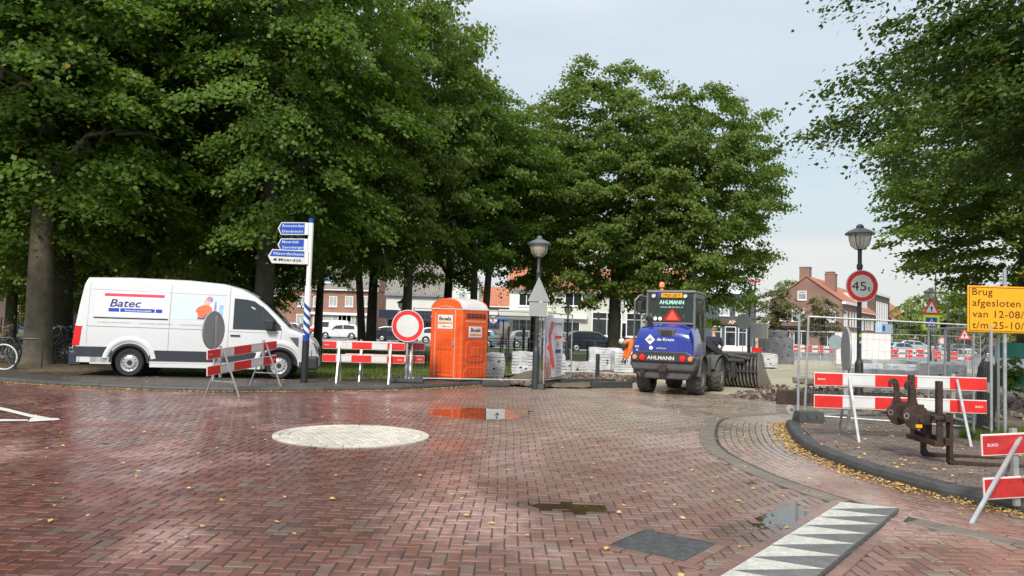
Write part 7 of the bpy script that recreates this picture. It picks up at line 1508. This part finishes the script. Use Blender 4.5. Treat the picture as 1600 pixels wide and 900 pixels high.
# ---------------------------------------------------------------- trees
def crown_mesh(seed, rx, ry, rz, nclump, nleaf, size, low=-.96, thick=.15, upn=.42, flat=1.0, shell=.45, clump_r=.8, lobes=7, droop=.45, name='crown_leaves'):
    """thousands of folded leaves gathered in drooping sprays over an uneven, lobed crown"""
    rg = np.random.default_rng(seed)
    n = nclump; u = rg.normal(0, 1, (n * 3, 3)); u /= np.linalg.norm(u, axis=1)[:, None]
    L = rg.normal(0, 1, (lobes, 3)); L[:, 2] *= .7; L /= np.linalg.norm(L, axis=1)[:, None]
    d = (u @ L.T).max(1); lump = .80 + .26 * np.clip((d - .35) / .6, 0, 1) + rg.normal(0, .045, n * 3)
    r = rg.uniform(0, 1, n * 3) ** shell * lump; P = u * r[:, None]; P = P[P[:, 2] > low + .12 * rg.uniform(-1, 1, n * 3) * (low > -.9)][:n]; n = len(P)
    # flatten the underside a little, keep the skirt ragged
    P[:, 2] = np.where(P[:, 2] < -.55, -.55 + (P[:, 2] + .55) * flat, P[:, 2])
    C = P * np.array([rx, ry, rz]); out = C[:, :2] / (np.linalg.norm(C[:, :2], axis=1)[:, None] + .3)
    cr_ = clump_r * rg.uniform(.55, 1.3, n)
    m = rg.poisson(nleaf * (cr_ / clump_r) ** 2); idx = np.repeat(np.arange(n), m); N_ = len(idx)
    a = rg.normal(0, .5, N_) + .15; b = rg.normal(0, .48, N_); rr = cr_[idx]
    o = out[idx]; t = np.stack([-o[:, 1], o[:, 0]], 1)
    pos = np.empty((N_, 3)); pos[:, :2] = C[idx, :2] + (o * a[:, None] + t * b[:, None]) * rr[:, None]
    pos[:, 2] = C[idx, 2] + rr * (-droop * (a + .2) - .35 * b * b + rg.normal(0, .13, N_)) 
    s = size * rg.uniform(.65, 1.3, N_)
    nrm = np.stack([o[:, 0] * .5 + rg.normal(0, upn, N_), o[:, 1] * .5 + rg.normal(0, upn, N_), .8 + rg.normal(0, .22, N_)], 1); nrm /= np.linalg.norm(nrm, axis=1)[:, None]
    ax = np.stack([o[:, 0] + rg.normal(0, .7, N_), o[:, 1] + rg.normal(0, .7, N_), -.6 + rg.normal(0, .3, N_)], 1); ax -= nrm * (ax * nrm).sum(1)[:, None]; ax /= np.linalg.norm(ax, axis=1)[:, None]
    bi = np.cross(nrm, ax); s = s[:, None]
    V = np.empty((N_, 4, 3)); V[:, 0] = pos - ax * s * .5; V[:, 1] = pos + bi * s * .46 - nrm * s * .1 - ax * s * .08; V[:, 2] = pos + ax * s * .62 - nrm * s * .08; V[:, 3] = pos - bi * s * .46 - nrm * s * .1 - ax * s * .08
    me = bpy.data.meshes.new(name); V = V.reshape(-1, 3).astype(np.float32); Q = np.arange(N_ * 4, dtype=np.int32)
    T = np.array([0, 1, 2, 0, 2, 3])
    Q = (T[None] + (np.arange(N_) * 4)[:, None]).ravel().astype(np.int32)
    me.vertices.add(len(V)); me.vertices.foreach_set('co', V.ravel()); me.loops.add(len(Q)); me.loops.foreach_set('vertex_index', Q); k = len(Q) // 3
    me.polygons.add(k); me.polygons.foreach_set('loop_start', np.arange(0, len(Q), 3, dtype=np.int32)); me.polygons.foreach_set('loop_total', np.full(k, 3, dtype=np.int32)); me.update(calc_edges=True)
    return me, C
def trunk_mb(seed, r, h, crown_c, rx, rz, n=9, lean=(0, 0), C=None):
    rg = random.Random(seed); b = MB(); pts = []; k = 9; H = crown_c + rz * .55
    for i in range(k + 1):
        f = i / k; pts.append((lean[0] * f * H + .12 * math.sin(f * 5 + seed) * f, lean[1] * f * H + .1 * math.sin(f * 4 + seed * 2) * f, H * f))
    rs = [r * (1.28 if i == 0 else 1.0) * (1 - .78 * (i / k) ** 1.2) for i in range(k + 1)]
    pts.insert(1, (pts[1][0] * .25, pts[1][1] * .25, .35)); rs.insert(1, r * 1.03)
    b.tube(pts, rs, 14)
    limb = []
    for q in range(n):
        f = h / H + (1 - h / H) * (q / n) ** .9 * .9; i = min(int(f * k), k - 1) + 1; p = Vector(pts[min(i + 1, len(pts) - 1)]); a = q * 2.4 + rg.uniform(-.4, .4); l = rx * rg.uniform(.5, .72) * (1 - .35 * q / n)
        d = Vector((math.cos(a), math.sin(a), rg.uniform(.35, .9) + .6 * q / n)); r0 = r * (.42 - .22 * q / n); e = p + Vector((d.x * l, d.y * l, d.z * l * .75)); m1 = p.lerp(e, .35) + Vector((0, 0, .25)); m2 = p.lerp(e, .7) + Vector((rg.uniform(-.3, .3), rg.uniform(-.3, .3), .25))
        b.tube([p, m1, m2, e], [r0, r0 * .75, r0 * .45, r0 * .12], 7)
        for z in range(4):
            s = m1.lerp(e, .25 * z + .1); a2 = a + rg.choice((-1, 1)) * rg.uniform(.4, 1.1); l2 = l * rg.uniform(.3, .5); e2 = s + Vector((math.cos(a2) * l2, math.sin(a2) * l2, rg.uniform(-.1, .6) * l2)); b.tube([s, s.lerp(e2, .5) + Vector((0, 0, .12)), e2], [r0 * .4, r0 * .25, r0 * .06], 5)
    return b
CROWNS = {}
def crown(kind, **k):
    if kind not in CROWNS: CROWNS[kind] = crown_mesh(**k)
    return CROWNS[kind][0]
crown('big1', seed=11, rx=5.2, ry=5.2, rz=6.2, nclump=410, nleaf=250, size=.13, shell=.42, clump_r=.88, flat=.8, thick=.22, upn=.55)
crown('big2', seed=12, rx=4.6, ry=4.6, rz=5.8, nclump=560, nleaf=170, size=.135, shell=.36, clump_r=.72, lobes=13, droop=.05, thick=.36, upn=.8)
crown('mid', seed=13, rx=4.0, ry=4.0, rz=5.6, nclump=340, nleaf=150, size=.15, shell=.45, clump_r=.8, droop=.08, thick=.32, upn=.75)
crown('near', seed=14, rx=6.6, ry=3.9, rz=6.6, nclump=760, nleaf=300, size=.088, shell=.6, clump_r=.72, droop=.25, low=.03, thick=.2, upn=.55)
crown('small', seed=15, rx=2.0, ry=2.0, rz=2.2, nclump=110, nleaf=50, size=.16, shell=.6, clump_r=.5)
def tree(label, x, y, r, base, cz, kind, sc=1.0, scz=1.0, rot=0, lean=(0, 0), bark=M_barkd, leafm=M_leaf, group='lime trees of the park', name='lime_tree', h0=4.4, off=(0, 0), seed=None, nl=9):
    t = thing(name, label, 'tree', (x, y, base), 0, group); seed = seed if seed is not None else int(abs(x * 7 + y * 3))
    rzv = {'big1': 6.2, 'big2': 5.8, 'mid': 5.6, 'near': 6.6, 'small': 2.2}[kind] * scz; rxv = {'big1': 5.2, 'big2': 4.6, 'mid': 4.0, 'near': 6.6, 'small': 2.0}[kind] * sc
    trunk_mb(seed, r, h0, cz, rxv, rzv, nl, lean).build('trunk', bark, t, smooth=True)
    me = CROWNS[kind][0]
    if not me.materials: me.materials.append(leafm)
    c = link('crown', me, t, (lean[0] * cz + off[0], lean[1] * cz + off[1], cz), rot); c.scale = (sc, sc, scz); c.material_slots[0].link = 'OBJECT'; c.material_slots[0].material = leafm
    return t
tx = lambda px, Y: (px - 800) / FOC * Y
x, y = G(58, 571, .11); tree('nearest big lime at the left with a thick half-lit trunk beside the van', x, y, .37, .08, 8.5, 'big1', 1.0, 1.0, .3, bark=M_bark, lean=(-.02, 0))
tree('thick mossy lime just right of and behind the nearest trunk', tx(98, 26), 26, .42, .09, 9.0, 'big1', 1.0, 1.0, 1.9, lean=(-.02, 0))
tree('lime whose trunk rises behind the middle of the white van', tx(218, 27.5), 27.5, .44, .09, 9.6, 'big2', 1.1, 1.15, .9, leafm=M_leafl)
tree('lime with a split brown trunk behind the van windscreen', tx(413, 24.5), 24.5, .33, .09, 9.6, 'big1', .92, 1.05, 2.8, bark=M_barkd)
tree('tall lime above the signpost whose crown edge meets the open sky', tx(638, 30), 30, .20, .09, 9.9, 'big2', .88, 1.18, .4, off=(-1.1, 0), leafm=M_leafl)
tree('slender lime leaning left in front of the brick house', tx(570, 39), 39, .21, .09, 9.5, 'mid', 1, 1, .5, lean=(-.085, 0), h0=3.5)
tree('dark lime standing right of the leaning slender one', tx(583, 43), 43, .30, .09, 9.5, 'mid', 1, 1, 1.4, h0=3.4)
tree('slender lime rising behind the orange toilet cabin', tx(741, 34), 34, .19, .09, 8.6, 'mid', .9, .9, 2.0, off=(-.5, 0), h0=3.8)
tree('slender lime leaning right just beside the one behind the toilet cabin', tx(757, 36), 36, .2, .09, 8.5, 'mid', .7, .8, 4.0, off=(-.8, 0), lean=(.05, 0), h0=3.8)
tree('lime standing left of the big central pair', tx(836, 43), 43, .24, .09, 8.6, 'mid', .95, 1.1, 3.0, leafm=M_leafl, h0=3.2)
tree('big central lime left of the loader', tx(962, 38), 38, .33, .09, 8.6, 'big2', 1.0, 1.04, 2.2, leafm=M_leafl, h0=3.6, off=(-.5, 0))
tree('big central lime behind the loader reaching farthest right', tx(1080, 37), 37, .33, .09, 7.7, 'big2', .88, 1.02, 5.0, leafm=M_leafl, h0=3.4, off=(.1, 0))
for i, (px, Y, lb) in enumerate(((20, 38, 'far park lime at the left edge'), (150, 42, 'far park lime above the rear of the van'), (290, 40, 'far park lime above the middle of the van'), (345, 52, 'farther park lime between the two trunks behind the van'), (400, 46, 'far park lime over the van bonnet'), (500, 50, 'far park lime right of the direction signpost'), (230, 58, 'farthest park lime deep behind the van'), (90, 60, 'farthest park lime behind the thick mossy trunk'), (-120, 40, 'park lime beyond the left edge'), (700, 44, 'far park lime left of the toilet dome'))):
    tree(lb, tx(px, Y), Y, .28, .09, 8.0 if i not in (5, 9) else 9.4, 'big1' if i % 2 else 'mid', 1.05 if i not in (5, 9) else .85, 1.2 if i not in (5, 9) else 1.0, i * 1.3, h0=3, leafm=M_leafl)
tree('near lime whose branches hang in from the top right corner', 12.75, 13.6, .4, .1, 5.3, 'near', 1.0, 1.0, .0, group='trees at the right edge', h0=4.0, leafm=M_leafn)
tree('lime at the right edge behind the yellow works sign', tx(1606, 27), 27, .36, .1, 7.8, 'big2', 1.05, .86, 3.6, leafm=M_leafl, group='trees at the right edge', h0=3.0, bark=M_barkd)
tree('small olive green tree before the left corner of the gable house', tx(1214, 74), 74, .13, 0, 4.2, 'small', 1.25, 1.15, 0, group='small trees on the square', name='small_tree', leafm=M_leafo, h0=2.0, nl=5)
tree('small sparse tree before the right part of the gable house', tx(1284, 74), 74, .1, 0, 3.7, 'small', .95, 1.0, 2, group='small trees on the square', name='small_tree', leafm=M_leafo, h0=1.8, nl=5)
tree('green tree top rising behind the gable house', tx(1232, 112), 112, .2, 0, 7.6, 'small', 1.5, 1.3, 1, group='small trees on the square', name='small_tree', leafm=M_leafl, h0=3, nl=5)
for i, (px, Y, s, lb) in enumerate(((1420, 120, 1.9, 'yellow green tree right of the far orange roof'), (1440, 128, 2.3, 'tall yellow green tree behind the crossing sign'), (1478, 125, 2.6, 'tallest yellow green tree left of the works sign'), (1505, 135, 2.4, 'yellow green tree just left of the yellow board'), (1540, 130, 2.2, 'yellow green tree behind the yellow board'), (1398, 150, 1.5, 'brownish distant tree over the orange roof'), (1590, 125, 2.2, 'yellow green tree at the far right edge'))):
    tree(lb, tx(px, Y), Y, .2, 0, 2.2 * s, 'small', s, s, i, group='distant street trees', name='street_tree', leafm=M_leaff if i != 5 else M_leafo, h0=2, nl=4)
# dark bush by the tarpaulin
t = thing('bush', 'dark green bush in front of the right tree trunk', 'bush', (tx(1582, 23), 23, .25)); c = link('foliage', CROWNS['small'][0], t, (0, 0, .45)); c.scale = (.28, .28, .28); c.material_slots[0].link = 'OBJECT'; c.material_slots[0].material = M_leaf
